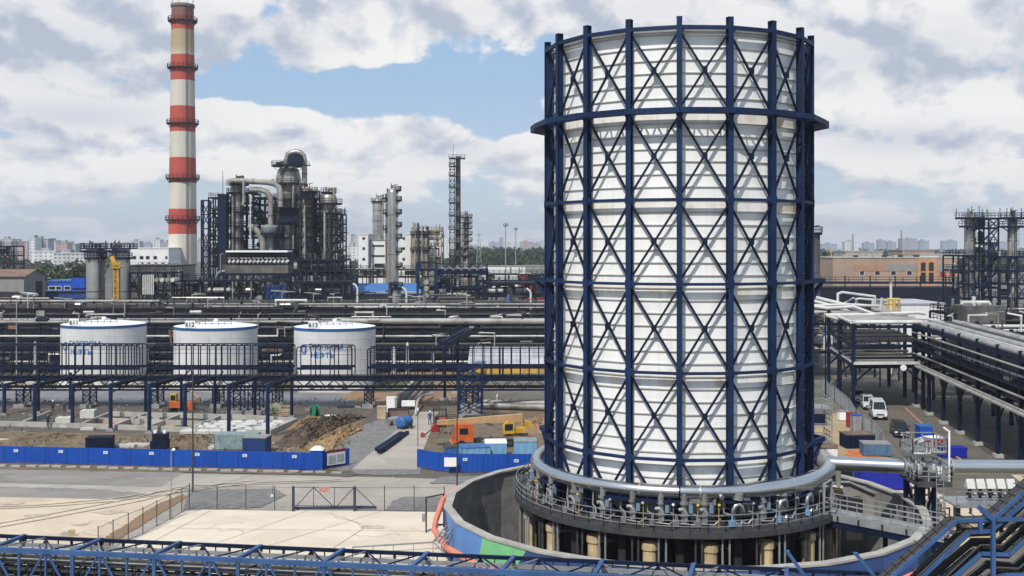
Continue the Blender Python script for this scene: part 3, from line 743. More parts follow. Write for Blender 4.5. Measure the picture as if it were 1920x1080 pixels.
# ------------------------------------------------------------------ poles and lamps near the road
def pole(name, label, cat, px, ybase, ytop, r, m, lamp=None, Y=None):
    p = G(px, ybase); h = ZW(ytop, p.y); t = thing(name, label, cat, tuple(p))
    mb = MB(); mb.cyl((p.x, p.y), r, 0, h, 10, r * .75); mb.build('pole', m, t, True)
    mb = MB(); mb.cbox((p.x, p.y, 0), r * 5, r * 5, .08); mb.build('base_plate', GALV, t)
    return t, p, h
t, p, h = pole('lamp_post', 'thin pale grey lamp post with a small white lamp beside the mesh fence', 'lamp post', 321, 975, 842, .05, GALV)
mb = MB(); mb.tube([(p.x, p.y, h - .05), (p.x + .12, p.y, h + .05), (p.x + .2, p.y, h + .02)], .025, 6); mb.build('arm', GALV, t)
MB().lathe([(.05, h - .14), (.13, h - .1), (.13, h + .02), (.03, h + .08)], (p.x + .2, p.y), 10).build('lamp_head', LAMP, t, True)
DKPOLE = mat('dark pole', (0.05, 0.045, 0.04), .7)
t, p, h = pole('pole', 'tall dark pole rising in front of the long blue fence', 'pole', 361.5, 925, 696, .085, DKPOLE)
MB().tube([(p.x, p.y, h), (p.x - .1, p.y, h + .5)], .03, 6).build('spike', DKPOLE, t)
t, p, h = pole('pole', 'tall thin dark pole in front of the shorter blue fence', 'pole', 857, 927, 778, .07, DKPOLE)
t, p, h = pole('pole', 'slim pole with a red and white tip at the site entrance', 'pole', 783.5, 838, 770, .045, DKPOLE)
MB().cyl((p.x, p.y), .09, h, h + .35, 8).build('white_tip', LAMP, t); MB().cyl((p.x, p.y), .09, h + .35, h + .6, 8).build('red_tip', RED, t)
t, p, h = pole('marker_post', 'short marker post with a white plate on the gravel bed by the mesh fence', 'post', 511.5, 936, 909, .03, DKPOLE)
o = P(510, 929, p.y - .06); MB().box(o.x - .1, o.x + .1, o.y - .02, o.y, o.z - .13, o.z + .13).build('plate', LAMP, t)

# ------------------------------------------------------------------ chain-link fence and sliding gate
def mesh_mat():
    m = bpy.data.materials.new('chain link wire'); m.use_nodes = True; t = m.node_tree; b = t.nodes['Principled BSDF']
    b.inputs['Base Color'].default_value = (0.14, 0.14, 0.15, 1); b.inputs['Roughness'].default_value = 0.5; b.inputs['Metallic'].default_value = 0.3
    return m
WIRE = mesh_mat()
def chain_panel(p, q, h, z0=0.08, pitch=0.24):
    """Real diagonal wires, as thin three-sided rods."""
    m = MB(); d = q - p; L = hypot(d.x, d.y); u = d / L; n = int((L + h) / pitch); w = 0.005
    nr = Vector((-u.y, u.x, 0)) * w
    for s_ in (1, -1):
        for i in range(n + 1):
            a = -h + i * pitch; pts = []
            x0, x1 = max(0, a), min(L, a + h)
            if x1 - x0 < .02: continue
            A = p + u * x0 + Vector((0, 0, z0 + ((x0 - a) if s_ > 0 else h - (x0 - a)))); B = p + u * x1 + Vector((0, 0, z0 + ((x1 - a) if s_ > 0 else h - (x1 - a))))
            e = Vector((0, 0, w)); vs = [A - nr - e, A + nr - e, A + e, B - nr - e, B + nr - e, B + e]
            m.add(vs, [(0, 1, 4, 3), (1, 2, 5, 4), (2, 0, 3, 5)])
    return m
def chain_fence(label, px, h=2.0, post=DKPOLE, wires=True):
    pts = [G(*p) for p in px]; t = thing('mesh_fence', label, 'fence', tuple(pts[0]))
    for p in pts:
        MB().cyl((p.x, p.y), .035, 0, h + .12, 8).build('post', post, t)
    for p, q in zip(pts, pts[1:]):
        chain_panel(p, q, h - .1).build('wire_mesh', WIRE, t)
        for z in (h, .08): MB().bar(p + Vector((0, 0, z)), q + Vector((0, 0, z)), .03).build('line_wire', WIRE, t)
    return t
chain_fence('wire mesh fence on thin posts between the lamp post and the sliding gate', [(355, 953.5), (407, 956), (461, 957.5), (515, 958.5), (549, 959)])
chain_fence('wire mesh fence on thin posts from the sliding gate to the painted wall', [(665.5, 959), (721, 958.5), (776.5, 959), (833, 960)])
chain_fence('wire mesh fence slanting across the paving towards the viewer', [(355, 953.5), (341, 962), (318.5, 975), (294, 988), (268, 1002), (240.5, 1014), (212, 1028), (184, 1042)])
gt = thing('sliding_gate', 'blue grey sliding gate of triangular bars with a faded red sign', 'gate', tuple(G(608, 959)))
GATE = mat('gate blue grey', (0.03, 0.04, 0.075), .5)
for x in (550, 665): p = G(x, 959.5); MB().cbox((p.x, p.y, 0), .2, .2, 2.1).build('gate_post', GATE, gt)
Yg = G(608, 956).y
def gp(x, z): return Vector((XW(x, Yg), Yg, z))
m = MB(); m.bar(gp(552, .16), gp(706, .2), .12, .16); m.bar(gp(552, .34), gp(706, .3), .05); m.build('bottom_rail', GATE, gt)
m = MB(); m.bar(gp(552, 1.9), gp(664, 1.86), .05); m.build('top_rail', GATE, gt)
for a, b in (((553, .2), (588, 1.88)), ((588, 1.88), (627, .2)), ((629, .2), (664, 1.88)), ((666, 1.85), (705, .2))): MB().bar(gp(*a), gp(*b), .06).build('diagonal', GATE, gt)
for x in (588, 627): MB().bar(gp(x, .2), gp(x, 1.9), .05).build('upright', GATE, gt)
m = chain_panel(gp(552, 0), gp(664, 0), 1.6, .25, .3); m.build('wire_mesh', WIRE, gt)
o = gp(609, 1.72); MB().box(o.x - .45, o.x + .45, o.y - .06, o.y - .04, o.z - .24, o.z + .2).build('sign_plate', mat('faded red sign', (0.40, 0.22, 0.19), .7, var=.25, scale=4), gt)
# fence frame near the painted wall, steps and handrails
fr = thing('pipe_goalpost', 'dark goalpost frame of pipe standing beside the painted wall', 'frame', tuple(G(799, 1000)))
p, q = G(799, 1000), G(832, 990); mb = MB()
mb.tube([p, p + Vector((0, 0, 2.75)), q + Vector((0, 0, 2.65)), q], .06, 8); mb.build('frame_pipe', DKPOLE, fr)
m = MB(); m.cbox((p.x - .2, p.y, .9), .22, .2, .6); m.build('switch_box', GALV, fr)
hr = thing('stair_handrail', 'grey handrail and landing of the stair by the painted wall', 'handrail', tuple(G(740, 1060)))
def zp(px, py, Y): return P(px, py, Y)
pts = [zp(661, 1026, 70), zp(812, 1016.5, 72.0), zp(838, 985, 75.5)]
m = MB(); m.tube(pts, .05, 8)
for i in range(5):
    a = pts[0] + (pts[1] - pts[0]) * (i / 4); m.bar(a, Vector((a.x, a.y, a.z - 1.15)), .045)
for k in (.4, .8): m.bar(pts[0] - Vector((0, 0, k)), pts[1] - Vector((0, 0, k)), .03)
m.build('handrail', GALV, hr)
m = MB(); 
for k in range(6):
    u = k / 5; a = Vector((XW(823 + 10 * u, 74 + 2 * u), 73.5 + 2.6 * u, .3 + 1.9 * u)); m.cbox(a, 1.0, .28, .05)
m.build('tread', GALV, hr)
m = MB(); m.bar(zp(815, 1018, 72), zp(840, 1045, 70), .08); m.bar(zp(822, 1018, 73), zp(845, 985, 76), .07); m.bar(zp(828, 1020, 73), zp(850, 988, 76), .07); m.build('stringer', GALV, hr)
# broken blocks on the paving
bk = thing('concrete_block', 'lone broken concrete block lying on the sandy paving', 'concrete block', tuple(G(128, 1006)))
p = G(128, 1006); MB().cbox((p.x - .22, p.y, .05), .5, .4, .3, .2).build('slab', CONC, bk); MB().cbox((p.x + .3, p.y - .1, .05), .5, .12, .5, .5).build('upright_slab', TAN, bk)

# weeds and rubble scattered over the plot
rn = random.Random(41); wd = MB(); rb = MB()
for i in range(900):
    x, y = rn.uniform(-20, 700), rn.uniform(748, 846)
    if rn.random() < .5: y = rn.uniform(818, 850)
    if 160 < x < 560 and 780 < y < 818 or x > 655 and y > 775: continue
    p = G(x, y)
    if rn.random() < .6:
        s = rn.uniform(.08, .3); rb.cbox((p.x, p.y, 0), s * rn.uniform(1, 3), s, s * .7, rn.uniform(0, 3))
    else:
        for k in range(5):
            a = rn.uniform(0, 6.28); l = rn.uniform(.25, .6); q = Vector((p.x + cos(a) * l * .4, p.y + sin(a) * l * .4, l)); n = Vector((-sin(a), cos(a), 0)) * .06
            wd.add([p - n, p + n, q], [(0, 1, 2)])
tag(rb.build('rubble', mat('rubble', (.27, .23, .18), .9, var=.5, scale=.6)), kind='stuff'); tag(wd.build('weeds', mat('dry weeds', (.13, .12, .045), .9, var=.4, scale=.4)), kind='stuff')

# stains, wheel tracks and cracks with a shape of their own on the paving
STAINM = mat('oil stain', (.25, .215, .17), .9, var=.25, scale=1.2); TRACK = mat('tyre track', (.455, .39, .305), .9, var=.25, scale=.8); CRACK = mat('crack', (.16, .135, .11), .9)
rn = random.Random(77)
def blot(name, c, r, m, z, seed):
    q = random.Random(seed); n = 16; return sheet(name, [(c.x + r * q.uniform(.6, 1.15) * cos(2 * pi * i / n) * 1.8, c.y + r * q.uniform(.6, 1.15) * sin(2 * pi * i / n), 0) for i in range(n)], m, z)
for i, (x, y, r) in enumerate(((70, 968, .55), (150, 985, .4), (205, 962, .8), (700, 990, .6), (25, 945, .7))):
    blot('paving_stain', G(x, y), r, TRACK, .075 + .002 * i, i)
def track(pix, w, m, z, name='tyre_track'):
    pts = [G(*p) for p in pix]; L = []; R = []
    for i, p in enumerate(pts):
        d = (pts[min(i + 1, len(pts) - 1)] - pts[max(i - 1, 0)]).normalized(); n = Vector((-d.y, d.x, 0)) * w / 2; L.append(p - n); R.append(p + n)
    m_ = MB(); k = len(pts); m_.add([(v.x, v.y, z) for v in L + R], [(i, i + 1, k + i + 1, k + i) for i in range(k - 1)]); return tag(m_.build(name, m), kind='structure')
z = .1
for base in ([(-40, 990), (60, 972), (150, 955), (240, 938), (330, 915), (480, 902)], [(-60, 955), (80, 948), (200, 938), (320, 920), (420, 908), (640, 900)]):
    for dx in (0, 9): z += .002; track([(x + dx * 3, y + dx * .25) for x, y in base], .22, TRACK, z)
for s_ in range(9):
    x, y = rn.uniform(20, 780), rn.uniform(955, 1005); pts = [(x, y)]
    if 230 < x < 350: x += 150
    for i in range(7): x += rn.uniform(4, 18); y += rn.uniform(-4, 5); pts.append((x, min(1015, max(950, y))))
    z += .002; track(pts, .035, CRACK, z, 'paving_crack')

# ------------------------------------------------------------------ blue pipe bridge crossing the foreground
BRB = mat('lighter blue steel', (0.042, 0.098, 0.235), 0.5, 0, 0.25, 0.6, 0.4, dirt=(0.05, 0.065, 0.10), spec=0.3)  # lighter blue for the bridge and tray steel
pb = thing('pipe_bridge', 'long blue steel truss bridge of pipes crossing the bottom of the view', 'pipe bridge', (-12, 55, 0))
def nr(x, dz=0.0): # near top chord at photo column x
    Y = 57.2 - (x / 1000.0) * 4.2; return Vector((XW(x, Y), Y, 6.3 + dz))
u = (nr(1000) - nr(0)).normalized(); bk = Vector((-u.y, u.x, 0))
W_ = 2.45; H_ = 2.3
XA, XB = -160, 1600
A, B = nr(XA), nr(XB); L = (B - A).length; n = 32
def bp(s, w, z): q = A + u * s + bk * w; return Vector((q.x, q.y, 6.3 + z))
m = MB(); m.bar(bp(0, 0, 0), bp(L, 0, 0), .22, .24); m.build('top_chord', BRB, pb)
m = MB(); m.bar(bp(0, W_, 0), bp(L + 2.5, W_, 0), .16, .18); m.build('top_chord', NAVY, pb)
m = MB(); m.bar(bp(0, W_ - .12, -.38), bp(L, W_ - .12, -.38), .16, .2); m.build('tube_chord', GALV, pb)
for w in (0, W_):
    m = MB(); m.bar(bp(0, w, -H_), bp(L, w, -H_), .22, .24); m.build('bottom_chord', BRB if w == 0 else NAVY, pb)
st = L / n
for i in range(n + 1):
    s = i * st; big = i % 3 == 0
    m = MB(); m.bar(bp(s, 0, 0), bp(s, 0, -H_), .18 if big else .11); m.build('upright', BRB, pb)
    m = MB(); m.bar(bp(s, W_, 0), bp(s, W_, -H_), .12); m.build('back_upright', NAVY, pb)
    if big:
        m = MB(); m.bar(bp(s, 0, .06), bp(s + .25, W_, .08), .2, .16); m.build('cross_beam', BRB, pb)
        m = MB(); m.cbox(tuple(bp(s + .2, W_, -.25)), .22, .22, .3); m.build('shoe', SOOT, pb)
    if i < n:
        m = MB(); z0, z1 = (-.1, -H_ + .1) if i % 2 else (-H_ + .1, -.1)
        m.bar(bp(s + .1, 0, z0), bp(s + st - .1, 0, z1), .085, .1); m.build('diagonal', BRB, pb)
        m = MB(); m.bar(bp(s, .1 if i % 2 else W_, .02), bp(s + st, W_ if i % 2 else .1, .02), .06); m.build('roof_brace', NAVY if i % 3 else GALV, pb)
        m = MB(); z0, z1 = (-.1, -H_ + .1) if not i % 2 else (-H_ + .1, -.1); m.bar(bp(s, W_, z0), bp(s + st, W_, z1), .08); m.build('back_diagonal', NAVY, pb)
        m = MB(); m.bar(bp(s + st / 2, W_ - .05, -.1), bp(s + st / 2, W_ - .05, -.75), .06); m.build('hanger', SOOT, pb)
rn = random.Random(4)
for k, (w, z, r, mm) in enumerate(((.45, -.75, .10, PIPED), (.8, -.7, .07, PIPEG), (1.15, -.8, .13, PIPED), (1.6, -.75, .08, PIPED), (2.0, -.72, .06, PIPEG),
                                   (.5, -1.15, .08, PIPED), (.9, -1.2, .07, PIPEG), (1.3, -1.2, .06, PIPED), (1.8, -1.15, .09, PIPED), (.4, -1.6, .12, PIPED), (.9, -1.65, .07, PIPEG), (1.4, -1.6, .1, PIPED), (2.0, -1.62, .08, PIPED),
                                   (.5, -2.02, .09, PIPED), (1.0, -2.05, .08, PIPED), (1.5, -2.02, .1, PIPEG), (2.0, -2.05, .08, PIPED))):
    MB().tube([bp(0, w, z), bp(L, w, z)], r, 8).build('pipe', mm, pb, True)
for i in range(0, n * 2):
    m = MB(); s = (i + .5) * st / 2
    for z in (-.9, -1.32, -1.78): m.bar(bp(s, .15, z), bp(s, W_ - .1, z), .06, .07)
    m.bar(bp(s, .18, -.6), bp(s, .18, -H_), .05)
    m.build('tray_rung', SOOT, pb)
for s in (8, 26, L - 2):           # trestle legs down to the ground
    for w in (0, W_):
        m = MB(); q = bp(s, w, -H_); m.bar(q, (q.x, q.y, 0), .24); m.build('trestle_leg', NAVY, pb)

# cable trays climbing to the right at the near edge
ct = thing('cable_trays', 'stack of blue framed cable trays climbing steeply at the near corner', 'cable tray', tuple(P(1800, 1080, 48)))
CTY = 47.0
CABLE = mat('black cable', (0.03, 0.03, 0.032), .6, var=.4, scale=3)
def tray(pix, m_, w=.12, name='tray_rail', Y=CTY, h=.2):
    pts = [P(x, y, Y) for x, y in pix]; mb = MB()
    for p, q in zip(pts, pts[1:]): mb.bar(p, q, w, h)
    mb.build(name, m_, ct); return pts
trays = [[(1628, 1120), (1795, 976), (1862, 974), (1990, 862)],
         [(1668, 1140), (1818, 998), (1858, 996), (1985, 888)],
         [(1722, 1140), (1840, 1038), (1892, 1040), (1990, 950)],
         [(1838, 1110), (1885, 1078), (1925, 1078), (1990, 1020)]]
for k, px in enumerate(trays):
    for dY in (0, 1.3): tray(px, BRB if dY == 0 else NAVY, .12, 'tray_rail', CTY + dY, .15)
    a = [P(x, y, CTY) for x, y in px]; b = [P(x, y, CTY + 1.3) for x, y in px]
    mb = MB()
    for (p, q), (r, s) in zip(zip(a, a[1:]), zip([Vector((v.x, CTY + 1.3, v.z)) for v in a], [Vector((v.x, CTY + 1.3, v.z)) for v in a][1:])):
        nn = max(2, int((q - p).length / .45))
        for i in range(nn): o = (q - p) * (i / nn); mb.bar(p + o, r + o, .03, .03)
    mb.build('tray_rung', DKST, ct)
    for c in range(6):
        w = .12 + c * .19; mb = MB(); rr = .045 + .02 * ((c * 7 + k) % 3)
        mb.tube([Vector((v.x, CTY + w, v.z - .12 - .05 * (c % 2))) for v in a], rr, 6); mb.build('cable', CABLE if (c + k) % 3 else PIPEG, ct, True)
for px in ([(1680, 1118), (1816, 992), (1862, 990), (1985, 880)], [(1700, 1112), (1822, 1010), (1870, 1010), (1985, 905)], [(1735, 1118), (1838, 1022), (1880, 1022), (1985, 925)], [(1760, 1122), (1850, 1052), (1900, 1056), (1985, 980)], [(1790, 1122), (1870, 1064), (1910, 1066), (1985, 1000)]):
    for c in range(5):
        mb = MB(); mb.tube([P(x, y + c * 3.2, CTY + .25 + .15 * c) for x, y in px], .042, 6); mb.build('cable', CABLE if c % 2 else PIPED, ct, True)
for x, y0, y1, Y in ((1862, 974, 1120, CTY - .1), (1838, 976, 1000, CTY - .1)):
    MB().bar(P(x, y0, Y), P(x, y1, Y), .15, .2).build('tray_post', BRB, ct)
p = P(1862, 1120, CTY - .1); MB().bar(p, (p.x, p.y, 0), .2).build('tray_post', BRB, ct)
p = P(1960, 1000, CTY + .6); MB().bar(p, (p.x, p.y, 0), .24).build('tray_post', NAVY, ct)
MB().bar(P(1834, 950, CTY - .15), P(1864, 975, CTY - .15), .13, .2).build('strut', BRB, ct)
MB().bar(P(1868, 974, CTY - .1), P(1990, 973, CTY - .1), .1, .16).build('strut', BRB, ct)
# big blue rails of the bridge end that slope down to the right
for (a, b, Y, lab) in (((1604, 1038), (1665, 1110), 52, 'blue sloping rail with chamfered end beside the coral pipe, nearer the cable trays'), ((1476, 1034), (1530, 1110), 52, 'blue sloping rail crossing the bridge end, the one farther from the cable trays')):
    t = thing('sloping_rail', lab, 'rail', tuple(P(*a, Y)), 'blue sloping rails at the end of the pipe bridge')
    p, q = P(*a, Y), P(*b, Y); MB().bar(p, q, .16, .16).build('rail_beam', BRB, t); MB().bar(q, (q.x, q.y, 0), .14).build('rail_post', NAVY, t)
    MB().cbox(tuple(p), .2, .2, .05).build('end_plate', MIDBLUE, t)

# ------------------------------------------------------------------ three white tanks
TANKW = mat('tank white', (0.56, 0.56, 0.555), 0.55, 0.0, 0.09, 0.3, 0.6, dirt=(0.36, 0.34, 0.31))
LOGOB = mat('sign blue', (0.025, 0.13, 0.34), .5, var=.05)
BAND = mat('tank rim blue', (0.02, 0.085, 0.24), .5, var=.1)
def storage_tank(label, px, Y, w, ytop, num, logo):
    X = XW(px, Y); R = w / 2 / F * Y; H = ZW(ytop, Y - R); t = thing('storage_tank', label, 'tank', (X, Y, 0), 'white storage tanks')
    MB().lathe([(R + .45, 0), (R + .45, .35), (R, .4), (R, H - .42)], (X, Y), 72).build('shell', TANKW, t, True)
    for k in range(1, 6): MB().lathe([(R, H * k / 6 - .03), (R + .03, H * k / 6), (R, H * k / 6 + .03)], (X, Y), 72, False).build('plate_seam', TANKW, t, True)
    MB().lathe([(R + .02, H - .42), (R + .06, H - .4), (R + .06, H), (R, H + .02)], (X, Y), 72, False).build('rim_band', BAND, t, True)
    MB().lathe([(R, H), (R * .55, H + .38), (R * .12, H + .68), (.3, H + .72)], (X, Y), 72).build('roof', WHITE, t, True)
    MB().cyl((X, Y), .35, H + .7, H + 1.1, 12).build('vent', WHITE, t, True)
    m = MB(); pts = [Vector((X + (R - .1) * cos(a), Y + (R - .1) * sin(a), H + .03)) for a in [radians(-200 + 220 * i / 30) for i in range(31)]]
    pts2 = [Vector((X - R * .7 + R * 1.2 * k / 8, Y - R * .62 + .1 * k, H + .3)) for k in range(9)]
    m.rail(pts2, .55, .8, .03, 2); m.build('roof_walkway', NAVY, t)
    a = radians(-118)
    o = Vector((X - R * .37, Y - R * .93, H + .05)); m = MB(); m.box(o.x - .75, o.x + .75, o.y - .03, o.y + .03, o.z, o.z + 1.15); s = m.build('number_board', WHITE, t)
    tm = text_mb(num, .95, lambda x, y, d: (o.x + x, o.y - .045 - d, o.z + .2 + y), .008); tm.build('number', SOOT, s)
    if logo:
        u0 = logo; am = -pi / 2
        def wrap(x, y, d): a_ = am + (x + u0) / R; return (X + (R + .03 + d) * cos(a_), Y + (R + .03 + d) * sin(a_), H * .60 + y)
        g = thing_logo(wrap, t)
    for da in (-.42, .35, 0.05):       # manholes and nozzles low on the shell
        a_ = -pi / 2 + da; c = Vector((X + R * cos(a_), Y + R * sin(a_), .9)); n = Vector((cos(a_), sin(a_), 0))
        m = MB(); m.tube([c, c + n * .35], .3, 12); m.tube([c + n * .3, c + n * .4], .42, 12); m.build('manhole', STEEL, t, True)
    # spiral stair round the far side
    m = MB()
    for i in range(34):
        a_ = radians(-20 + 4.2 * i); z = H * i / 34; m.cbox((X + (R + .4) * cos(a_), Y + (R + .4) * sin(a_), z), .8, .3, .05, a_)
    pts = [Vector((X + (R + .8) * cos(radians(-20 + 4.2 * i)), Y + (R + .8) * sin(radians(-20 + 4.2 * i)), H * i / 34)) for i in range(35)]
    m.rail(pts, 1.0, 1.2, .025, 2); m.build('stair', NAVY, t)
    return t, X, R, H
def thing_logo(wrap, t):
    m = MB()                       # the round flame letter: a three-quarter ring with a flame inside
    def ring(a0, a1, r0, r1, cx, cy, n=20):
        vs = []
        for i in range(n + 1):
            a = a0 + (a1 - a0) * i / n; vs += [wrap(cx + r0 * cos(a), cy + r0 * sin(a), 0), wrap(cx + r1 * cos(a), cy + r1 * sin(a), 0)]
        m.add(vs, [(2 * i, 2 * i + 1, 2 * i + 3, 2 * i + 2) for i in range(n)])
    ring(radians(60), radians(345), .42, .68, -3.0, .55)
    fl = [(-3.0, .25), (-2.8, .5), (-2.87, .8), (-2.73, 1.15), (-2.65, 1.5), (-2.45, 1.1), (-2.43, .7), (-2.55, .35), (-2.75, .18)]
    m.add([wrap(x, y, 0) for x, y in fl], [tuple(range(len(fl)))])
    m.build('emblem', LOGOB, t)
    text_mb('ГАЗПРОМ', 1.1, lambda x, y, d: wrap(.75 + x, .72 + y, d), .01).build('lettering', LOGOB, t)
    text_mb('НЕФТЬ', 1.08, lambda x, y, d: wrap(.25 + x, -.55 + y, d), .01).build('lettering', LOGOB, t)
storage_tank('white storage tank numbered 611 with blue rim and lettering', 195, 178, 152, 612, '611', -1.6)
storage_tank('white storage tank numbered 612 with blue rim and plain shell', 405, 176, 152.5, 616, '612', None)
storage_tank('white storage tank numbered 613 with blue lettering, close to the site road', 628, 173, 151, 617, '613', -1.2)

# ------------------------------------------------------------------ blue walkway bridge in front of the tanks
wb = thing('walkway_bridge', 'long dark blue railed pipe walkway on lattice trestles in front of the tanks', 'walkway', (XW(500, 150), 150, 0))
YB = 150.0; WBD = 3.0
def wy(x): return YB
zt, zm, zd, zb = ZW(648, YB), ZW(691, YB), ZW(712, YB), ZW(731, YB)
SEG = [(-150, 735, 'left'), (690, 1150, 'right')]
X0, X1 = XW(-150, YB), XW(1150, YB)
for yy in (YB, YB + WBD):
    m = MB(); m.bar((X0, yy, zd), (X1, yy, zd), .3, .34); m.build('deck_beam', NAVY, wb)
    m = MB(); m.bar((X0, yy, zb), (X1, yy, zb), .22, .24); m.build('bottom_chord', NAVY, wb)
    m = MB(); n = 62
    for i in range(n):
        a, b = X0 + (X1 - X0) * i / n, X0 + (X1 - X0) * (i + 1) / n
        m.bar((a, yy, zd if i % 2 else zb), (b, yy, zb if i % 2 else zd), .11)
    m.build('truss_web', NAVY, wb)
m = MB(); m.box(X0, X1, YB + .2, YB + WBD - .2, zd + .16, zd + .2); m.build('deck', NAVY2, wb)
# upper frames: square hoops carrying two pipes, as in the photograph, with gaps
def hoops(xa, xb, xs, tall, mid):
    a, b = XW(xa, YB), XW(xb, YB)
    for yy in (YB, YB + WBD):
        m = MB(); r = .35
        m.tube([(a, yy, zd), (a, yy, tall - r), (a + r * .3, yy, tall - r * .3), (a + r, yy, tall), (b - r, yy, tall), (b - r * .3, yy, tall - r * .3), (b, yy, tall - r), (b, yy, zd)], .085, 6); m.build('frame_top', NAVY, wb)
        m = MB(); m.bar((a, yy, mid), (b, yy, mid), .22, .32); m.build('mid_rail', NAVY, wb)
    for x in xs:
        for k, yy in enumerate((YB, YB + WBD)):
            m = MB(); X = XW(x, YB) + .1 * k; m.bar((X, yy, zd), (X, yy, tall), .13); m.bar((X, yy, zd), (X, YB + WBD * .5, zd + .1), .06) if 0 else None
            m.build('frame_post', NAVY, wb)
        m = MB(); X = XW(x, YB); m.bar((X, YB, tall), (X, YB + WBD, tall), .12); m.bar((X, YB, mid), (X, YB + WBD, mid), .12); m.build('frame_tie', NAVY, wb)
    for k, z in enumerate((tall - .55, tall - 1.05)):
        MB().bar((a, YB - .02, z), (b, YB - .02, z), .05).build('hand_rail', NAVY, wb)
    MB().bar((a, YB + WBD, tall - .6), (b, YB + WBD, tall - .6), .05).build('hand_rail', NAVY, wb)
hoops(-150, 262, [-115, -82, -48, -12, 22, 55, 84, 111, 140, 172, 209, 241, -130, -100, -65, -30, 5, 40, 70, 98, 124, 156, 188, 200, 219, 231, 252], zt, ZW(691, YB))
hoops(276, 545, [322, 336, 376, 404, 432, 474, 505, 533, 300, 349, 359, 393, 415, 448, 458, 490, 520], zt, ZW(691, YB))
hoops(556, 660, [583, 592, 619, 627, 652], ZW(650.5, YB), ZW(691, YB))
hoops(689, 1150, [708, 744, 778, 811, 848, 886, 920, 958, 992, 695, 722, 730, 758, 764, 792, 830, 866, 905, 936, 942, 975, 1010, 1040, 1080, 1120], ZW(653, YB), ZW(689, YB))
rn = random.Random(3)
for k, (y_, z, r, mm) in enumerate(((.6, zd + .4, .12, NAVY2), (1.2, zd + .45, .16, PIPED), (1.9, zd + .4, .12, PIPEG), (2.4, zd + .36, .09, PIPED), (1.0, zb + .35, .14, PIPED), (2.0, zb + .3, .1, PIPED))):
    MB().tube([(X0, YB + y_, z), (X1, YB + y_, z)], r, 8).build('pipe', mm, wb, True)
def trestle(x, w=.62, zt_=zb, name='trestle', tower=False, Y=YB, m_=NAVY):
    X = XW(x, Y); d = 2.4 if not tower else 3.6; hw = w / 2
    m = MB(); lg = [(X - hw, Y), (X + hw, Y), (X + hw, Y + d), (X - hw, Y + d)]
    t_ = .15 if not tower else .26
    for a in lg: m.bar((a[0], a[1], .5), (a[0], a[1], zt_), t_)
    n = max(3, int(zt_ / max(.6, w))) if not tower else 4
    for i in range(n):
        z0, z1 = .6 + (zt_ - .6) * i / n, .6 + (zt_ - .6) * (i + 1) / n
        for p, q in ((lg[0], lg[1]), (lg[2], lg[3])):
            m.bar((p[0], p[1], z0), (q[0], q[1], z1), .07 if not tower else .12)
            m.bar((q[0], q[1], z0), (p[0], p[1], z1), .07 if not tower else .12); m.bar((p[0], p[1], z1), (q[0], q[1], z1), .08)
        if tower or i % 2:
            for p, q in ((lg[1], lg[2]), (lg[3], lg[0])): m.bar((p[0], p[1], z0), (q[0], q[1], z1), .07 if not tower else .12)
    o = m.build(name, m_, wb)
    f = MB(); f.cbox((X, Y, 0), w + .5, .9, .55); f.cbox((X, Y + d, 0), w + .5, .9, .55); f.build('footing', CONCD, o)
    return o
for x in (-60, 37, 162, 290, 405, 517, 690): trestle(x, .95)
trestle(881, 3.0, ZW(688, 141), tower=True, m_=BLUE, Y=141.0)
for x in (440, 476): trestle(x, 1.5, zd, m_=NAVY, Y=144.0)
for x in (868, 891): trestle(x, .8)

# ------------------------------------------------------------------ row of bare blue columns with pipe arms, in front of the walkway
colp = thing('pipe_support', '', 'pipe support', (0, 0, 0), 'row of tall blue columns with slanting arms over the foundations')
m = MB(); m.cyl((0, 0), .23, .2, 6.0, 12); m.build('post', BLUE, colp, True)
m = MB(); m.cbox((0, 0, 0), .8, .8, .22); m.cbox((0, 0, .2), .5, .5, .2); m.build('base_plate', CONCD, colp)
m = MB(); m.bar((-.1, 0, 5.6), (1.6, 7.5, 5.75), .2, .26); m.bar((-.1, 0, 4.7), (.9, 4, 5.6), .1); m.build('slanting_arm', NAVY, colp)
m = MB(); m.tube([(.0, .4, 5.85), (1.6, 7.5, 6.05)], .13, 6); m.tube([(.35, .4, 5.82), (1.9, 7.5, 6.0)], .09, 6); m.build('arm_pipe', NAVY2, colp, True)
m = MB(); m.bar((-.7, 0, 5.7), (.7, 0, 5.7), .2, .26); m.build('cross_arm', NAVY, colp)
CP = [(8, 778, 'first blue column from the picture edge'), (65, 797, 'blue column standing beside the left white concrete block'), (136, 802, 'blue column standing right behind the square concrete blocks'), (207.5, 808, 'blue column at the orange clay pit of the foundation grid'),
      (280, 813, 'blue column at the middle wall of the foundation grid'), (347, 809, 'blue column just behind the tall dark road pole'), (429, 817, 'blue column standing among white foundation slabs'), (502, 820, 'blue column at the corner of the white slabs next to the soil trench')]
for i, (x, y, lab) in enumerate(CP):
    p = G(x, y); s = (1, 1, (CAMZ - (719 - HOR) / F * p.y) / 6.0)
    if i == 0: colp.location = p; colp.scale = s; colp['label'] = lab
    else: dup(colp, p, None, lab, s)
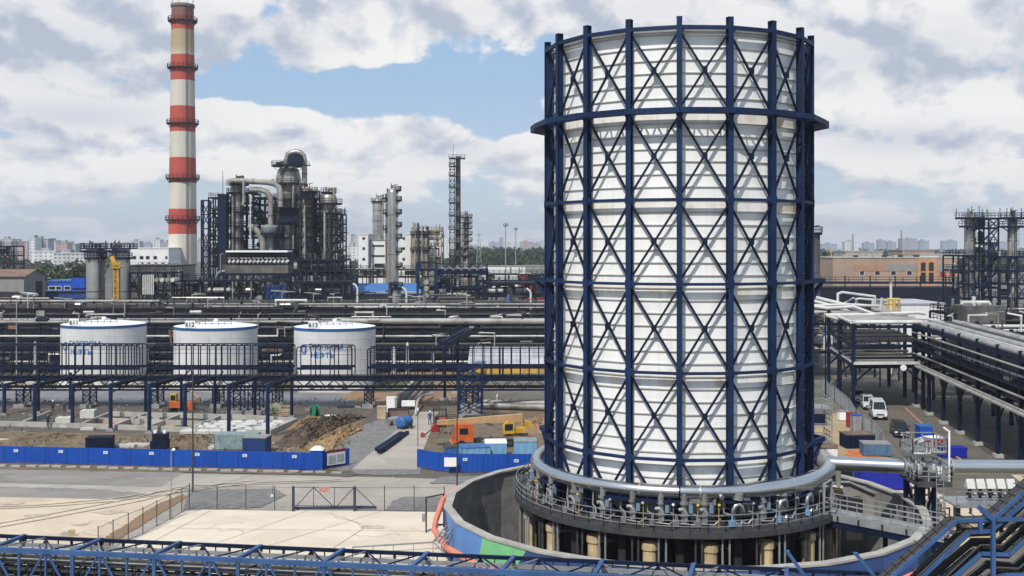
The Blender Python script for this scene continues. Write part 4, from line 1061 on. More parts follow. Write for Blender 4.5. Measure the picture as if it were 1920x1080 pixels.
# second, back row of plain columns
cb = thing('pipe_support', 'slim back column joining the walkway over the dark gravel', 'pipe support', (0, 0, 0), 'back row of blue columns under the walkway')
m = MB(); m.cyl((0, 0), .2, .1, 5.2, 10); m.build('post', NAVY, cb, True); MB().cbox((0, 0, 0), .7, .7, .3).build('base_plate', CONCD, cb)
m = MB(); m.bar((0, 0, 4.6), (0, 4, 5.4), .14); m.build('slanting_arm', NAVY, cb)
for i, (x, y) in enumerate(((72, 775), (132, 772), (273, 778), (340, 776), (403, 782), (478, 785), (547, 783))):
    p = G(x, y)
    if i == 0: cb.location = p
    else: dup(cb, p)
for (x, y, top, lab) in ((834, 752, 640, 'slender blue column on a concrete foot left of the blue lattice trestle'), (858, 738, 640, 'slender blue column farther back beside the lattice trestle')):
    p = G(x, y); t = thing('pipe_support', lab, 'pipe support', tuple(p)); h = ZW(top, p.y)
    MB().cyl((p.x, p.y), .2, .3, h, 10).build('post', NAVY, t, True); MB().cbox((p.x, p.y, 0), 1.8, 1.3, .5).build('footing', CONC, t)
    m = MB(); m.bar((p.x, p.y, h), (p.x + 2.6, p.y + 3, h + 1.2), .2); m.build('slanting_arm', NAVY, t)
sb = thing('sloping_bridge', 'dark blue covered cable bridge sloping up to the pipe racks behind the walkway', 'cable bridge', tuple(P(850, 640, 165)))
m = MB(); m.bar(P(832, 646, 160), P(880, 620, 176), 1.6, .9); m.build('duct', NAVY2, sb)
m = MB(); m.rail([P(828, 640, 159), P(876, 614, 175)], .9, 1.2, .04); m.build('railing', NAVY, sb)

# ------------------------------------------------------------------ the construction plot
fg = thing('foundation_grid', 'grid of low concrete foundation walls behind the blue fence', 'foundation', tuple(G(300, 805)))
def gw(p, q, w=.34, h=.6):
    a, b = G(*p), G(*q); m = MB(); d = (b - a).normalized(); n = Vector((-d.y, d.x, 0)) * w / 2
    m.poly([(a - n)[:2], (b - n)[:2], (b + n)[:2], (a + n)[:2]], 0.02, h); m.build('foundation_wall', CONC if h < .7 else CONCD, fg)
for p, q in (((152, 803), (208, 780)), ((208, 780), (470, 787)), ((152, 803), (505, 816)), ((215, 805), (272, 783)), ((277, 808), (335, 786)), ((358, 811), (412, 788)), ((505, 816), (555, 793)), ((470, 787), (555, 793)),
             ((-60, 797), (152, 803)), ((40, 800), (95, 778)), ((180, 792), (390, 799)), ((255, 789), (300, 791))): gw(p, q)
sheet('clay_patch', [(180, 801), (200, 789), (228, 790), (212, 803)], mat('orange clay fill', (0.50, 0.145, 0.05), .9, var=.3, scale=1.5), .04, rag=.25)
sheet('sand_fill', [(240, 801), (258, 793), (330, 797), (318, 806)], SAND, .04, rag=.2)
sheet('dark_fill', [(156, 803), (210, 781), (468, 787.5), (552, 793.5), (503, 815)], gmat('dark fill soil', (.045, .038, .03), (.08, .066, .05), .6, (.11, .085, .06), .2, .5, .6, .4), .03)  # darker brown sheet inside the foundation grid
sheet('soil_fill', [(285, 793), (300, 787), (400, 791), (385, 799)], GRAVD, .042, rag=.2)
SLAB = mat('white precast slab', (0.46, 0.45, 0.425), .8, var=.12, scale=.8, dirt=(.3, .29, .27), dirt_amt=.4)
sl_ = MB().box(-1.0, 1.0, -.7, .7, 0, .3).add([(-.8, -.5, .3), (.8, -.5, .3), (.8, .5, .3), (-.8, .5, .3), (-.5, -.25, .48), (.5, -.25, .48), (.5, .25, .48), (-.5, .25, .48)], [(0, 1, 5, 4), (1, 2, 6, 5), (2, 3, 7, 6), (3, 0, 4, 7), (4, 5, 6, 7)]).build('precast_slab', SLAB)
tag(sl_, 'white precast slab lying in the fenced foundation bay beside the soil trench', 'slab', 'white precast slabs in the foundation bay')
rn = random.Random(11); k = 0
for j, y in enumerate((795, 799.5, 804, 808.5, 812)):
    for i in range(6):
        x = 395 - j * 10 + i * 25 + rn.uniform(-4, 4)
        if x > 545 - j * 10: continue
        p = G(x, y, .1)
        if k == 0: sl_.location = p; k = 1
        else: dup(sl_, p, rn.uniform(-.25, .25))
for x, y, lab in ((121, 797, 'pale square concrete block standing nearer the fence'), (166, 783, 'pale square concrete block standing behind the other block')):
    t = thing('counterweight', lab, 'concrete block', tuple(G(x, y)), None); p = G(x, y)
    MB().cbox((p.x, p.y, 0), 1.75, 1.5, 1.0, .1).build('block', mat('pale block', (0.52, 0.51, 0.47), .8, var=.1), t); m = MB(); m.tube([(p.x - .2, p.y, 1.0), (p.x - .1, p.y, 1.18), (p.x + .1, p.y, 1.18), (p.x + .2, p.y, 1.0)], .03, 6); m.build('lifting_eye', SOOT, t)
# heaps of soil and the trench
def heap(name, label, px, h, m_, seed, cat='heap', n=26):
    """A low rough mound over an outline in photo pixels."""
    pts = [G(*p) for p in px]; c = sum(pts, Vector()) / len(pts); rn = random.Random(seed); m = MB(); rings = 12; vs = []; per = []
    for p, q in zip(pts, pts[1:] + pts[:1]):
        for i in range(max(2, int((q - p).length / .45))): per.append(p + (q - p) * (i / max(2, int((q - p).length / .45))))
    N = len(per)
    for r in range(rings + 1):
        u = r / rings
        for p in per:
            q = c + (p - c) * (1 - u * .93); z = h * (1 - (1 - u) ** 2) * rn.uniform(.6, 1.15) + (rn.uniform(-.15, .3) * h * rn.random() if 0 < r else -.02)
            vs.append((q.x + rn.uniform(-.15, .15), q.y + rn.uniform(-.15, .15), z))
    fs = [(r * N + i, r * N + (i + 1) % N, (r + 1) * N + (i + 1) % N, (r + 1) * N + i) for r in range(rings) for i in range(N)] + [tuple(rings * N + i for i in range(N))]
    m.add(vs, fs); o = m.build(name, m_, None, False, (c.x, c.y, 0)); return tag(o, label, cat)
DSOIL = mat('dark dug soil', (0.10, 0.073, 0.05), .95, var=.45, scale=1.2, bump=.6)
OSOIL = mat('ochre dug soil', (0.27, 0.175, 0.085), .95, var=.35, scale=1.0, bump=.6)
heap('soil_heap', 'dark long heap of dug soil right of the foundations', [(508, 838), (540, 815), (612, 783), (668, 776), (690, 782), (640, 800), (590, 826), (560, 843)], 1.05, DSOIL, 1, 'soil heap')
heap('soil_heap', 'ochre heap of dug soil between the dark heap and the gravel', [(565, 846), (600, 822), (650, 800), (680, 795), (682, 806), (650, 822), (620, 850)], .7, OSOIL, 2, 'soil heap')
heap('soil_heap', 'small ochre bank of soil by the last blue column', [(535, 806), (585, 782), (610, 782), (560, 812)], .6, OSOIL, 3, 'soil heap')
heap('soil_heap', 'broad brown bank of soil behind the middle of the long blue fence', [(268, 842), (290, 824), (395, 823), (405, 838), (390, 846)], .9, SOIL, 4, 'soil heap')
heap('soil_heap', 'brown bank of soil with scrub behind the left part of the blue fence', [(-40, 833), (0, 810), (150, 815), (240, 828), (200, 842), (60, 840)], .6, SOIL, 5, 'soil heap')
heap('clay_heap', 'wide orange heap of clay beside the tower behind the crane truck', [(965, 800), (1000, 785), (1045, 788), (1050, 812), (990, 815)], .8, CLAY, 6, 'clay heap')
# containers, cabins, toilet
def container(label, x, y, w, d, h, m_, roof=None, rz=0.0, name='container', ribs=True, cat='container', white_roof=False):
    p = G(x, y); t = thing(name, label, cat, tuple(p)); a, b = cos(rz), sin(rz)
    def T(X, Y, Z): return (p.x + X * a - Y * b, p.y + X * b + Y * a, Z)
    m = MB(); n = int(w / .3) if ribs else 1
    for (u0, u1, fx) in (((-w / 2, 0), (w / 2, 0), 1), ((w / 2, d), (-w / 2, d), 1), ((w / 2, 0), (w / 2, d), 0), ((-w / 2, d), (-w / 2, 0), 0)):
        k = n if fx else max(1, int(d / .3)) if ribs else 1; vs = []
        nx, ny = (u1[1] - u0[1]), -(u1[0] - u0[0]); l = hypot(nx, ny) or 1
        for i in range(k + 1):
            o = .04 if ribs and i % 2 else 0; X = u0[0] + (u1[0] - u0[0]) * i / k + nx / l * o; Y = u0[1] + (u1[1] - u0[1]) * i / k + ny / l * o
            vs += [T(X, Y, .12), T(X, Y, h)]
        m.add(vs, [(2 * i, 2 * i + 2, 2 * i + 3, 2 * i + 1) for i in range(k)])
    m.build('walls', m_, t)
    m = MB(); m.poly([T(-w / 2 - .05, -.05, 0)[:2], T(w / 2 + .05, -.05, 0)[:2], T(w / 2 + .05, d + .05, 0)[:2], T(-w / 2 - .05, d + .05, 0)[:2]], h, h + .1); m.build('roof', roof or m_, t)
    m = MB(); m.poly([T(-w / 2, 0, 0)[:2], T(w / 2, 0, 0)[:2], T(w / 2, d, 0)[:2], T(-w / 2, d, 0)[:2]], 0, .12); m.build('base_frame', SOOT, t)
    m = MB(); m.poly([T(w * .1, -.06, 0)[:2], T(w * .35, -.06, 0)[:2], T(w * .35, -.02, 0)[:2], T(w * .1, -.02, 0)[:2]], .2, h * .85); m.build('door', m_, t)
    return t
GREYB = mat('faded green grey sheet', (0.20, 0.27, 0.27), .7, var=.3, scale=1.5, streak=.4)
container('faded green grey container with pale scrawl behind the blue fence', 440, 845, 4.4, 2.2, 1.6, GREYB, rz=-.05)
container('small dark blue cabin behind the blue fence', 476, 852, 2.5, 2.0, 1.7, mat('dark blue cabin', (0.012, 0.04, 0.14), .5), GREYW, -.1, 'cabin', True, 'cabin')
tl = thing('portable_toilet', 'blue portable toilet with a white roof at the corner of the fence', 'toilet', tuple(G(595, 880.5)))
p = G(595, 880.5); MB().cbox((p.x, p.y, 0), 1.2, 1.2, 2.0).build('cabin', FENCEBLUE, tl); MB().add([(p.x + x * .66, p.y + y * .66, 2.0) for x, y in ((-1, -1), (1, -1), (1, 1), (-1, 1))] + [(p.x + x * .3, p.y + y * .3, 2.3) for x, y in ((-1, -1), (1, -1), (1, 1), (-1, 1))], [(0, 1, 5, 4), (1, 2, 6, 5), (2, 3, 7, 6), (3, 0, 4, 7), (4, 5, 6, 7), (3, 2, 1, 0)]).build('roof', WHITE, tl)
MB().box(p.x - .4, p.x + .3, p.y - .63, p.y - .6, .1, 1.8).build('door', FENCEBLUE, tl)
container('pale blue site cabin with a white roof behind the shorter blue fence', 930, 861, 2.2, 2.4, 1.6, PALEBLUE, WHITE, .05, 'cabin', True, 'cabin')
container('pale blue flat shed beside the crane truck behind the fence', 893, 866, 2.9, 2.2, 1.4, PALEBLUE, MIDBLUE, .2, 'cabin', True, 'cabin')
container('pale blue cabin with a greenish roof close to the tower', 985, 862, 2.3, 2.6, 1.8, PALEBLUE, GREYB, .0, 'cabin', True, 'cabin')
container('mid blue skip behind the shorter blue fence', 852, 860, 1.6, 1.5, 1.1, MIDBLUE, DKST, .3, 'skip', True, 'skip')
container('low dark blue shed by the left part of the long fence', 184, 845, 2.6, 1.6, 1.3, NAVY, NAVY2, .1, 'cabin', True, 'cabin')
# parked truck cab with bright lamps
tr = thing('truck_cab', 'dark blue truck cab with two bright roof lamps behind the long fence', 'truck', tuple(G(300, 850)))
p = G(300, 850); m = MB(); m.cbox((p.x, p.y, .5), 1.6, 1.6, .9); m.cbox((p.x, p.y + .2, 1.4), 1.45, 1.2, .7); m.build('body', NAVY, tr); MB().box(p.x - .6, p.x + .6, p.y - .42, p.y - .39, 1.45, 1.95).build('windscreen', GLASS, tr)
for s in (-1, 1): MB().lathe([(.05, 2.1), (.2, 2.15), (.2, 2.4), (.05, 2.45)], (p.x + s * .5, p.y), 10).build('roof_lamp', LAMP, tr, True); m = MB(); m.tube([(p.x + s * .6 - .12, p.y - .4, .4), (p.x + s * .6 + .12, p.y - .4, .4)], .4, 12); m.build('wheel', BLACK, tr)
WSL = [(15, 828, 2.5, 'pale slab at the picture edge on the soil bank'), (230, 838, 2.8, 'pale slab leaning by the fence left of the truck cab'), (260, 836, 2.6, 'pale slab touching the truck cab behind the fence'), (335, 838, 2.6, 'pale slab right of the truck cab'), (385, 839, 2.4, 'pale slab left of the faded container'), (412, 842, 2.4, 'white slab in front of the faded container'), (165, 806, 1.6, 'pale slab in front of the square blocks'), (125, 801, 1.5, 'short slab beside the left square block')]
fs_ = None
for x, y, w, lab in WSL:
    p = G(x, y, .05)
    if fs_ is None: fs_ = tag(MB().box(-.5, .5, -.35, .35, 0, .28).box(-.46, .46, -.31, .31, .28, .3).build('concrete_slab', SLAB), lab, 'slab', 'loose pale slabs on the plot'); fs_.location = p; fs_.scale = (w, 1, 1)
    else: dup(fs_, p, rn.uniform(-.1, .1), lab, (w, 1, 1))
# bundle of blue beams laid by the drive
bb = thing('beam_stack', 'stack of long dark blue steel beams lying on the gravel beside the drive', 'beams', tuple(G(735, 828)))
for i, (x0, y0, x1, y1) in enumerate(((706, 843, 752, 812), (712, 845, 758, 813), (718, 845, 764, 811), (710, 846, 748, 820))):
    a, b = G(x0, y0, .22 + .2 * (i == 3)), G(x1, y1, .22 + .2 * (i == 3)); MB().bar(a, b, .4, .4).build('beam', NAVY, bb)
m = MB()
for u in (.2, .5, .8): a = G(706, 843) + (G(752, 812) - G(706, 843)) * u; m.bar(a + Vector((-.3, 0, .04)), a + Vector((1.8, -.4, .04)), .12, .08)
tag(m.build('packer', TAN, bb), kind='stuff')
# compressor, bottles, pump trailer
cpz = thing('compressor', 'round bright blue compressor on wheels beside the concrete drive', 'compressor', tuple(G(759, 805)))
p = G(759, 805); m = MB(); m.tube([(p.x - .6, p.y - .5, .85), (p.x - .5, p.y - .3, .85), (p.x + .3, p.y + 1.1, .85), (p.x + .35, p.y + 1.25, .85)], [.45, .7, .7, .45], 16); m.build('tank', MIDBLUE, cpz, True)
for s in (-.8, .8): m = MB(); m.tube([(p.x + s - .1, p.y + .3, .32), (p.x + s + .1, p.y + .3, .32)], .32, 12); m.build('wheel', BLACK, cpz, True)
m = MB(); m.bar((p.x, p.y - .4, .4), (p.x - .4, p.y - 1.6, .3), .08); m.build('tow_bar', SOOT, cpz)
duct = thing('duct_piece', 'pair of short silver duct pieces lying by the blue compressor', 'duct', tuple(G(740, 800)))
for dx in (0, 1.1): p = G(735, 797) + Vector((dx, -dx * .4, 0)); m = MB(); m.tube([p + Vector((-.5, -.6, .5)), p + Vector((-.1, 0, .55)), p + Vector((.5, .9, .5))], .48, 14); m.build('duct_bend', STEEL, duct, True)
# cable drum, cages, crates
cdm = thing('cable_drum', 'round green cable drum standing behind the soil heap', 'cable drum', tuple(G(590, 783)))
p = G(590, 783)
for s in (-.35, .35): m = MB(); m.tube([(p.x + s * .6 - .04, p.y + s, .85), (p.x + s * .6 + .04, p.y + s + .06, .85)], .85, 20); m.build('flange', GREENP, cdm)
m = MB(); m.tube([(p.x - .2, p.y - .33, .85), (p.x + .2, p.y + .38, .85)], .5, 16); m.build('cable_coil', SOOT, cdm)
def frame_box(name, label, x, y, w, d, h, m_, cat, fill=None, bars=4):
    p = G(x, y); t = thing(name, label, cat, tuple(p)); m = MB()
    for sx in (-1, 1):
        for sy in (0, 1): m.bar((p.x + sx * w / 2, p.y + sy * d, 0), (p.x + sx * w / 2, p.y + sy * d, h), .07)
    for z in (.1, h):
        m.bar((p.x - w / 2, p.y, z), (p.x + w / 2, p.y, z), .07); m.bar((p.x - w / 2, p.y + d, z), (p.x + w / 2, p.y + d, z), .07); m.bar((p.x - w / 2, p.y, z), (p.x - w / 2, p.y + d, z), .07); m.bar((p.x + w / 2, p.y, z), (p.x + w / 2, p.y + d, z), .07)
    m.build('frame', m_, t); m = MB()
    for i in range(1, bars): m.bar((p.x - w / 2 + w * i / bars, p.y, .1), (p.x - w / 2 + w * i / bars, p.y, h), .04); m.bar((p.x - w / 2, p.y, h * i / bars), (p.x + w / 2, p.y, h * i / bars), .04)
    m.build('bars', m_, t)
    if fill: MB().box(p.x - w * .4, p.x + w * .4, p.y + .1, p.y + d - .1, .1, h * .6).build('load', fill, t)
    return t
frame_box('wire_cage', 'tan wire cage of timber beside the last blue columns', 534, 781, 1.5, 1.0, 1.3, TAN, 'cage', TAN)
frame_box('wire_cage', 'tan wire cage with a green bag between two blue columns', 514, 776, 1.2, 1.0, 1.2, TAN, 'cage', GREENP)
frame_box('steel_rack', 'dark steel rack standing on the drive beside the crane truck', 824, 802, 1.5, 1.3, 2.2, NAVY2, 'rack', DKST)
frame_box('steel_rack', 'low black frame of machinery beside the dark rack', 848, 797, 1.4, 1.2, 1.1, SOOT, 'rack', SOOT)
m = MB(); p = G(648, 764); m.cbox((p.x, p.y, .05), 2.2, 1.3, .16, .1); m.cbox((p.x, p.y, 0), 1.8, .2, .06); tag(m.build('steel_plate', SOOT, None, False, tuple(p)), 'dark flat plate lying at the edge of the grey road', 'plate')
m = MB(); p = G(620, 781); m.cbox((p.x, p.y, .05), 1.5, 1.0, .1, -.3); m.cbox((p.x, p.y, .14), 1.2, .7, .04, -.3); tag(m.build('white_board', WHITE, None, False, tuple(p)), 'white board lying flat beside the green cable drum', 'board')
for (x, y, w, d, h, m_, lab) in ((716, 785, 1.1, 1.1, 1.5, TAN, 'brown wooden crate on end beside the walkway trestle'), (747, 782, 2.6, 1.4, 1.0, RUSTY, 'long rusty skip of scrap near the site entrance'), (733, 772, 1.1, .9, 1.9, WHITE, 'white upright cabinet at the end of the low concrete wall')):
    p = G(x, y); t = thing('crate', lab, 'crate' if m_ != WHITE else 'cabinet', tuple(p)); MB().cbox(tuple(p), w, d, h).build('body', m_, t)
    m = MB(); m.cbox((p.x, p.y, h), w + .08, d + .08, .08); m.build('lid', m_ if m_ != RUSTY else SOOT, t)
lw = thing('retaining_wall', 'low grey concrete wall running back beside the tank with pipes along it', 'wall', tuple(G(760, 745)))
a, b = G(737, 768), G(782, 721); d = (b - a).normalized(); n = Vector((d.y, -d.x, 0)); MB().poly([a[:2], b[:2], (b + n * .5)[:2], (a + n * .5)[:2]], 0, 1.5).build('wall_body', CONC, lw)
for k in range(5): MB().tube([a + n * (.8 + .45 * k) + Vector((0, 0, .45)), b + n * (.8 + .45 * k) + Vector((0, 0, .45))], .14, 8).build('pipe', PIPEG if k % 2 else PIPED, lw, True)
wp = thing('white_pipe', 'bent white pipe beside the low concrete wall on the clay', 'pipe', tuple(G(780, 760)))
MB().tube([G(779, 775, .4), G(783, 752, 1.2), G(790, 742, 1.2), G(812, 738, .5)], .16, 8).build('pipe_run', PIPEW, wp, True); m = MB(); p = G(766, 768); m.cbox((p.x, p.y, .5), 1.8, .8, .7); m.build('valve_box', WHITE, wp)

# ------------------------------------------------------------------ machines and people on the plot
def wheels(t, pts, r, w, ax=(1, 0)):
    for (x, y) in pts:
        m = MB(); m.tube([(x - ax[0] * w / 2, y - ax[1] * w / 2, r), (x + ax[0] * w / 2, y + ax[1] * w / 2, r)], r, 16); o = m.build('wheel', BLACK, t, True)
        m = MB(); m.tube([(x - ax[0] * (w / 2 + .02), y - ax[1] * (w / 2 + .02), r), (x + ax[0] * (w / 2 + .02), y + ax[1] * (w / 2 + .02), r)], r * .5, 12); m.build('rim', DKST, o, True)
TANC = mat('sandy crane paint', (0.42, 0.27, 0.13), .55, var=.2, scale=.8, dirt=(.2, .15, .1), dirt_amt=.5)
# crane truck: cab at the left (local -x), boom laid back over it; local origin at ground below the cab
ck = thing('crane_truck', 'orange cabbed crane truck with a long sandy boom laid over it', 'crane truck', (0, 0, 0))
m = MB()
prof = [(-1.25, .75), (1.2, .75), (1.2, 2.75), (.95, 2.95), (-.95, 2.95), (-1.15, 2.6), (-1.32, 1.75)]
vs = [(x, -1.2, z) for x, z in prof] + [(x, 1.2, z) for x, z in prof]; k = len(prof)
m.add(vs, [tuple(range(k - 1, -1, -1)), tuple(range(k, 2 * k))] + [(i, (i + 1) % k, k + (i + 1) % k, k + i) for i in range(k)]); m.build('cab', ORANGE, ck)
MB().add([(-1.33, -1.0, 1.8), (-1.33, 1.0, 1.8), (-1.15, .95, 2.6), (-1.15, -.95, 2.6)], [(0, 3, 2, 1)]).build('windscreen', GLASS, ck)
MB().box(-.55, .5, -1.23, -1.2, 1.75, 2.5).build('side_window', GLASS, ck)
m = MB(); m.box(-1.5, -1.25, -1.2, 1.2, .5, .85); m.build('bumper', ORANGE, ck)
for y in (-.85, .85): MB().box(-1.54, -1.5, y - .15, y + .15, .6, .8).build('headlight', LAMP, ck)
MB().box(1.3, 8.6, -.7, .7, .65, 1.0).build('chassis', SOOT, ck)
MB().box(3.5, 8.4, -1.2, 1.2, 1.0, 1.35).build('deck', RUSTY, ck)
m = MB(); m.cyl((6.4, 0), .8, 1.35, 1.7, 16); m.box(5.6, 7.8, -1.0, 1.0, 1.7, 2.3); m.build('turntable', YELL, ck)
cabm = MB(); cabm.add([(4.9, -1.25, 1.7), (6.3, -1.25, 1.7), (6.3, -1.25, 3.1), (5.5, -1.25, 3.3), (4.9, -1.25, 2.6), (4.9, -.4, 1.7), (6.3, -.4, 1.7), (6.3, -.4, 3.1), (5.5, -.4, 3.3), (4.9, -.4, 2.6)], [(0, 1, 2, 3, 4), (9, 8, 7, 6, 5), (0, 5, 6, 1), (1, 6, 7, 2), (2, 7, 8, 3), (3, 8, 9, 4), (4, 9, 5, 0)]); cabm.build('crane_cab', YELL, ck)
MB().box(5.1, 6.1, -1.28, -1.25, 2.1, 2.9).build('crane_window', GLASS, ck)
m = MB(); m.add([(7.6, .1, 2.9), (7.6, .9, 2.9), (7.6, .9, 3.9), (7.6, .1, 3.9), (-3.2, .2, 2.75), (-3.2, .8, 2.75), (-3.2, .8, 3.3), (-3.2, .2, 3.3)], [(0, 1, 2, 3), (7, 6, 5, 4), (0, 4, 5, 1), (1, 5, 6, 2), (2, 6, 7, 3), (3, 7, 4, 0)]); m.build('boom', TANC, ck)
m = MB(); m.add([(7.8, -.2, 2.2), (8.9, -.2, 2.2), (8.9, 1, 2.2), (7.8, 1, 2.2), (7.8, -.2, 3.1), (8.6, -.2, 2.9), (8.6, 1, 2.9), (7.8, 1, 3.1)], [(0, 3, 2, 1), (4, 5, 6, 7), (0, 1, 5, 4), (1, 2, 6, 5), (2, 3, 7, 6), (3, 0, 4, 7)]); m.build('counterweight', YELL, ck)
m = MB(); m.tube([(-3.3, .5, 2.9), (-3.6, .5, 2.4)], .3, 10); m.box(-3.9, -3.0, .1, .9, 1.9, 2.6); m.build('hook_block', RED, ck)
m = MB(); m.tube([(5.4, .5, 1.9), (2.6, .5, 2.95)], .14, 8); m.build('ram', STEEL, ck)
for x in (2.4, 8.3): m = MB(); m.box(x - .2, x + .2, -2.1, 2.1, .75, .95); m.box(x - .25, x + .25, -2.25, -1.85, 0, .8); m.build('outrigger', RUSTY, ck)
wheels(ck, [(-.3, -1.05), (-.3, 1.05), (4.4, -1.05), (4.4, 1.05), (5.8, -1.05), (5.8, 1.05)], .52, .38, (0, 1))
p = G(868, 838); ck.location = p; ck.rotation_euler = (0, 0, .16); ck.scale = (.88, .88, .88)
# orange mini digger between the columns
dg = thing('digger', 'small orange digger with its arm raised among the blue columns', 'digger', tuple(G(331, 771)))
p = G(331, 771)
for s in (-.6, .6): m = MB(); m.cbox((p.x + s, p.y, 0), .4, 1.9, .55); m.build('track', SOOT, dg)
m = MB(); m.cbox((p.x, p.y + .1, .55), 1.5, 1.7, .8); m.build('body', ORANGE, dg); m = MB(); m.cbox((p.x - .3, p.y - .1, 1.35), .8, .95, 1.0); m.build('cab', YELL, dg); MB().box(p.x - .62, p.x + .02, p.y - .6, p.y - .57, 1.5, 2.2).build('cab_window', GLASS, dg)
m = MB(); m.tube([(p.x + .5, p.y - .4, 1.0), (p.x + 1.7, p.y - 1.0, 2.9), (p.x + 2.2, p.y - 1.2, 2.9)], .14, 6); m.build('boom', YELL, dg); m = MB(); m.tube([(p.x + 2.2, p.y - 1.2, 2.9), (p.x + 3.4, p.y - 1.6, 2.0)], .13, 6); m.build('stick', TANC, dg); m = MB(); m.cbox((p.x + 3.4, p.y - 1.6, 1.5), .5, .5, .5); m.build('bucket', RUSTY, dg)
m = MB(); m.cbox((p.x + .7, p.y + 1.8, 0), 2.4, 1.2, 1.0); tag(m.build('spoil_skip', ORANGE, None, False, tuple(p)), 'orange skip standing behind the small digger', 'skip')
# red winch frame in front of the crane
rw_ = thing('red_winch', 'red winch frame with slanting bars in front of the crane truck', 'winch', tuple(G(812, 830)))
p = G(830, 815); m = MB(); m.tube([(p.x - .4, p.y, 1.5), (p.x + .4, p.y, 1.5)], .55, 14); m.build('drum', RED, rw_, True)
for a, b in (((-.5, 0, 1.3), (-2.2, -2, .1)), ((.5, 0, 1.3), (-.6, -2.2, .1)), ((-.5, 0, 1.3), (-.4, 1, 0)), ((.5, 0, 1.3), (.8, -1.4, 0))): MB().bar((p.x + a[0], p.y + a[1], a[2]), (p.x + b[0], p.y + b[1], b[2]), .12).build('leg', RUSTY, rw_)
m = MB(); m.cbox((p.x - 2.2, p.y - 2, .1), .4, .4, .45); m.build('motor', RED, rw_)
# dark stacks of scrap beyond the crane
for (x, y, n, lab) in ((945, 786, 5, 'dark stack of tyres and pipes beyond the crane boom'), (890, 790, 4, 'black bundle of pipes at the foot of the blue lattice trestle')):
    t = thing('pipe_bundle', lab, 'pipes', tuple(G(x, y))); p = G(x, y)
    for i in range(n): m = MB(); m.tube([(p.x - 1.6 + .1 * i, p.y + .5 * i, .25 + .1 * (i % 2)), (p.x + 1.7, p.y + .5 * i + .3, .25 + .1 * (i % 2))], .24, 10); m.build('pipe', BLACK if i % 3 else DKST, t, True)
# silver pipes lying in front of the racks
gp_ = thing('ground_pipes', 'pair of thick pale grey pipes running low towards the tower', 'pipe', tuple(G(960, 762)))
for y0, y1, r in ((753, 757, .35), (760, 766, .42)): MB().tube([G(898, y0, .6), G(930, y0 + 1, .55), G(1100, y1, .55)], r, 12).build('pipe_run', PIPEG, gp_, True)
MB().box(XW(930, 160), XW(934, 160), 158, 162, 0, .3).build('pipe_cradle', CONC, gp_)

def person(label, p, top, legs, helm, rz=0.0, h=1.75, arm=0.0):
    """One skinned body: pelvis, spine, neck, arms, legs; helmet and face details as children."""
    J = {'pel': (0, 0, .95), 'chest': (0, 0, 1.32), 'neck': (0, 0, 1.47), 'head': (0, -.02, 1.62), 'crown': (0, -.01, 1.72),
         'ls': (-.19, 0, 1.40), 'le': (-.26, -.04, 1.13), 'lw': (-.25, -.16, .90), 'rs': (.19, 0, 1.40), 're': (.27, -.05 - arm * .15, 1.13 + arm * .1), 'rw': (.24, -.2 - arm * .2, .92 + arm * .3),
         'lh': (-.10, 0, .92), 'lk': (-.12, -.05, .50), 'la': (-.12, .02, .08), 'lt': (-.13, -.16, .04), 'rh': (.10, 0, .92), 'rk': (.13, .0, .50), 'ra': (.14, .08, .08), 'rt': (.15, -.1, .04)}
    R = {'pel': .15, 'chest': .155, 'neck': .055, 'head': .098, 'crown': .07, 'ls': .07, 'le': .05, 'lw': .04, 'rs': .07, 're': .05, 'rw': .04, 'lh': .09, 'lk': .065, 'la': .05, 'lt': .04, 'rh': .09, 'rk': .065, 'ra': .05, 'rt': .04}
    ed = [('pel', 'chest'), ('chest', 'neck'), ('neck', 'head'), ('head', 'crown'), ('chest', 'ls'), ('ls', 'le'), ('le', 'lw'), ('chest', 'rs'), ('rs', 're'), ('re', 'rw'), ('pel', 'lh'), ('lh', 'lk'), ('lk', 'la'), ('la', 'lt'), ('pel', 'rh'), ('rh', 'rk'), ('rk', 'ra'), ('ra', 'rt')]
    ks = list(J); me = bpy.data.meshes.new('body'); me.from_pydata([J[k] for k in ks], [(ks.index(a), ks.index(b)) for a, b in ed], [])
    o = bpy.data.objects.new('person', me); COL.objects.link(o)
    o.modifiers.new('skin', 'SKIN'); s = o.modifiers.new('smooth', 'SUBSURF'); s.levels = s.render_levels = 1
    for i, k in enumerate(ks): me.skin_vertices[0].data[i].radius = (R[k], R[k]); me.skin_vertices[0].data[i].use_root = (k == 'pel')
    bpy.context.view_layer.update(); nm = bpy.data.meshes.new_from_object(o.evaluated_get(bpy.context.evaluated_depsgraph_get()))
    o.modifiers.clear(); o.data = nm; skin = mat('skin', (.45, .27, .19), .6)
    for m_ in (top, legs, skin, BLACK): nm.materials.append(m_)
    for f in nm.polygons:
        z = f.center.z; x = abs(f.center.x); f.material_index = 2 if z > 1.5 or (x > .2 and z < .97 and z > .8) else 0 if z > .95 or (x > .2 and z > .8) else 3 if z < .12 else 1; f.use_smooth = True
    o.location = p; o.rotation_euler = (0, 0, rz); o.scale = (h / 1.78,) * 3; ORG[o.name] = (0, 0, 0); tag(o, label, 'person')
    m = MB(); m.lathe([(.125, 1.66), (.12, 1.70), (.10, 1.76), (.05, 1.80), (.01, 1.81)], (0, -.01), 14); m.lathe([(.15, 1.655), (.15, 1.67)], (0, -.03), 14); hm = m.build('helmet', helm, o, True)
    m = MB(); m.lathe([(.012, 1.60), (.022, 1.615), (.01, 1.645)], (0, -.118), 8); m.build('nose', skin, o, True)
    return o
HIVIS = mat('hi-vis yellow', (0.55, 0.72, 0.05), .7); WORK = mat('dark work clothes', (.03, .035, .05), .9); WORKB = mat('blue work clothes', (.03, .07, .2), .9)
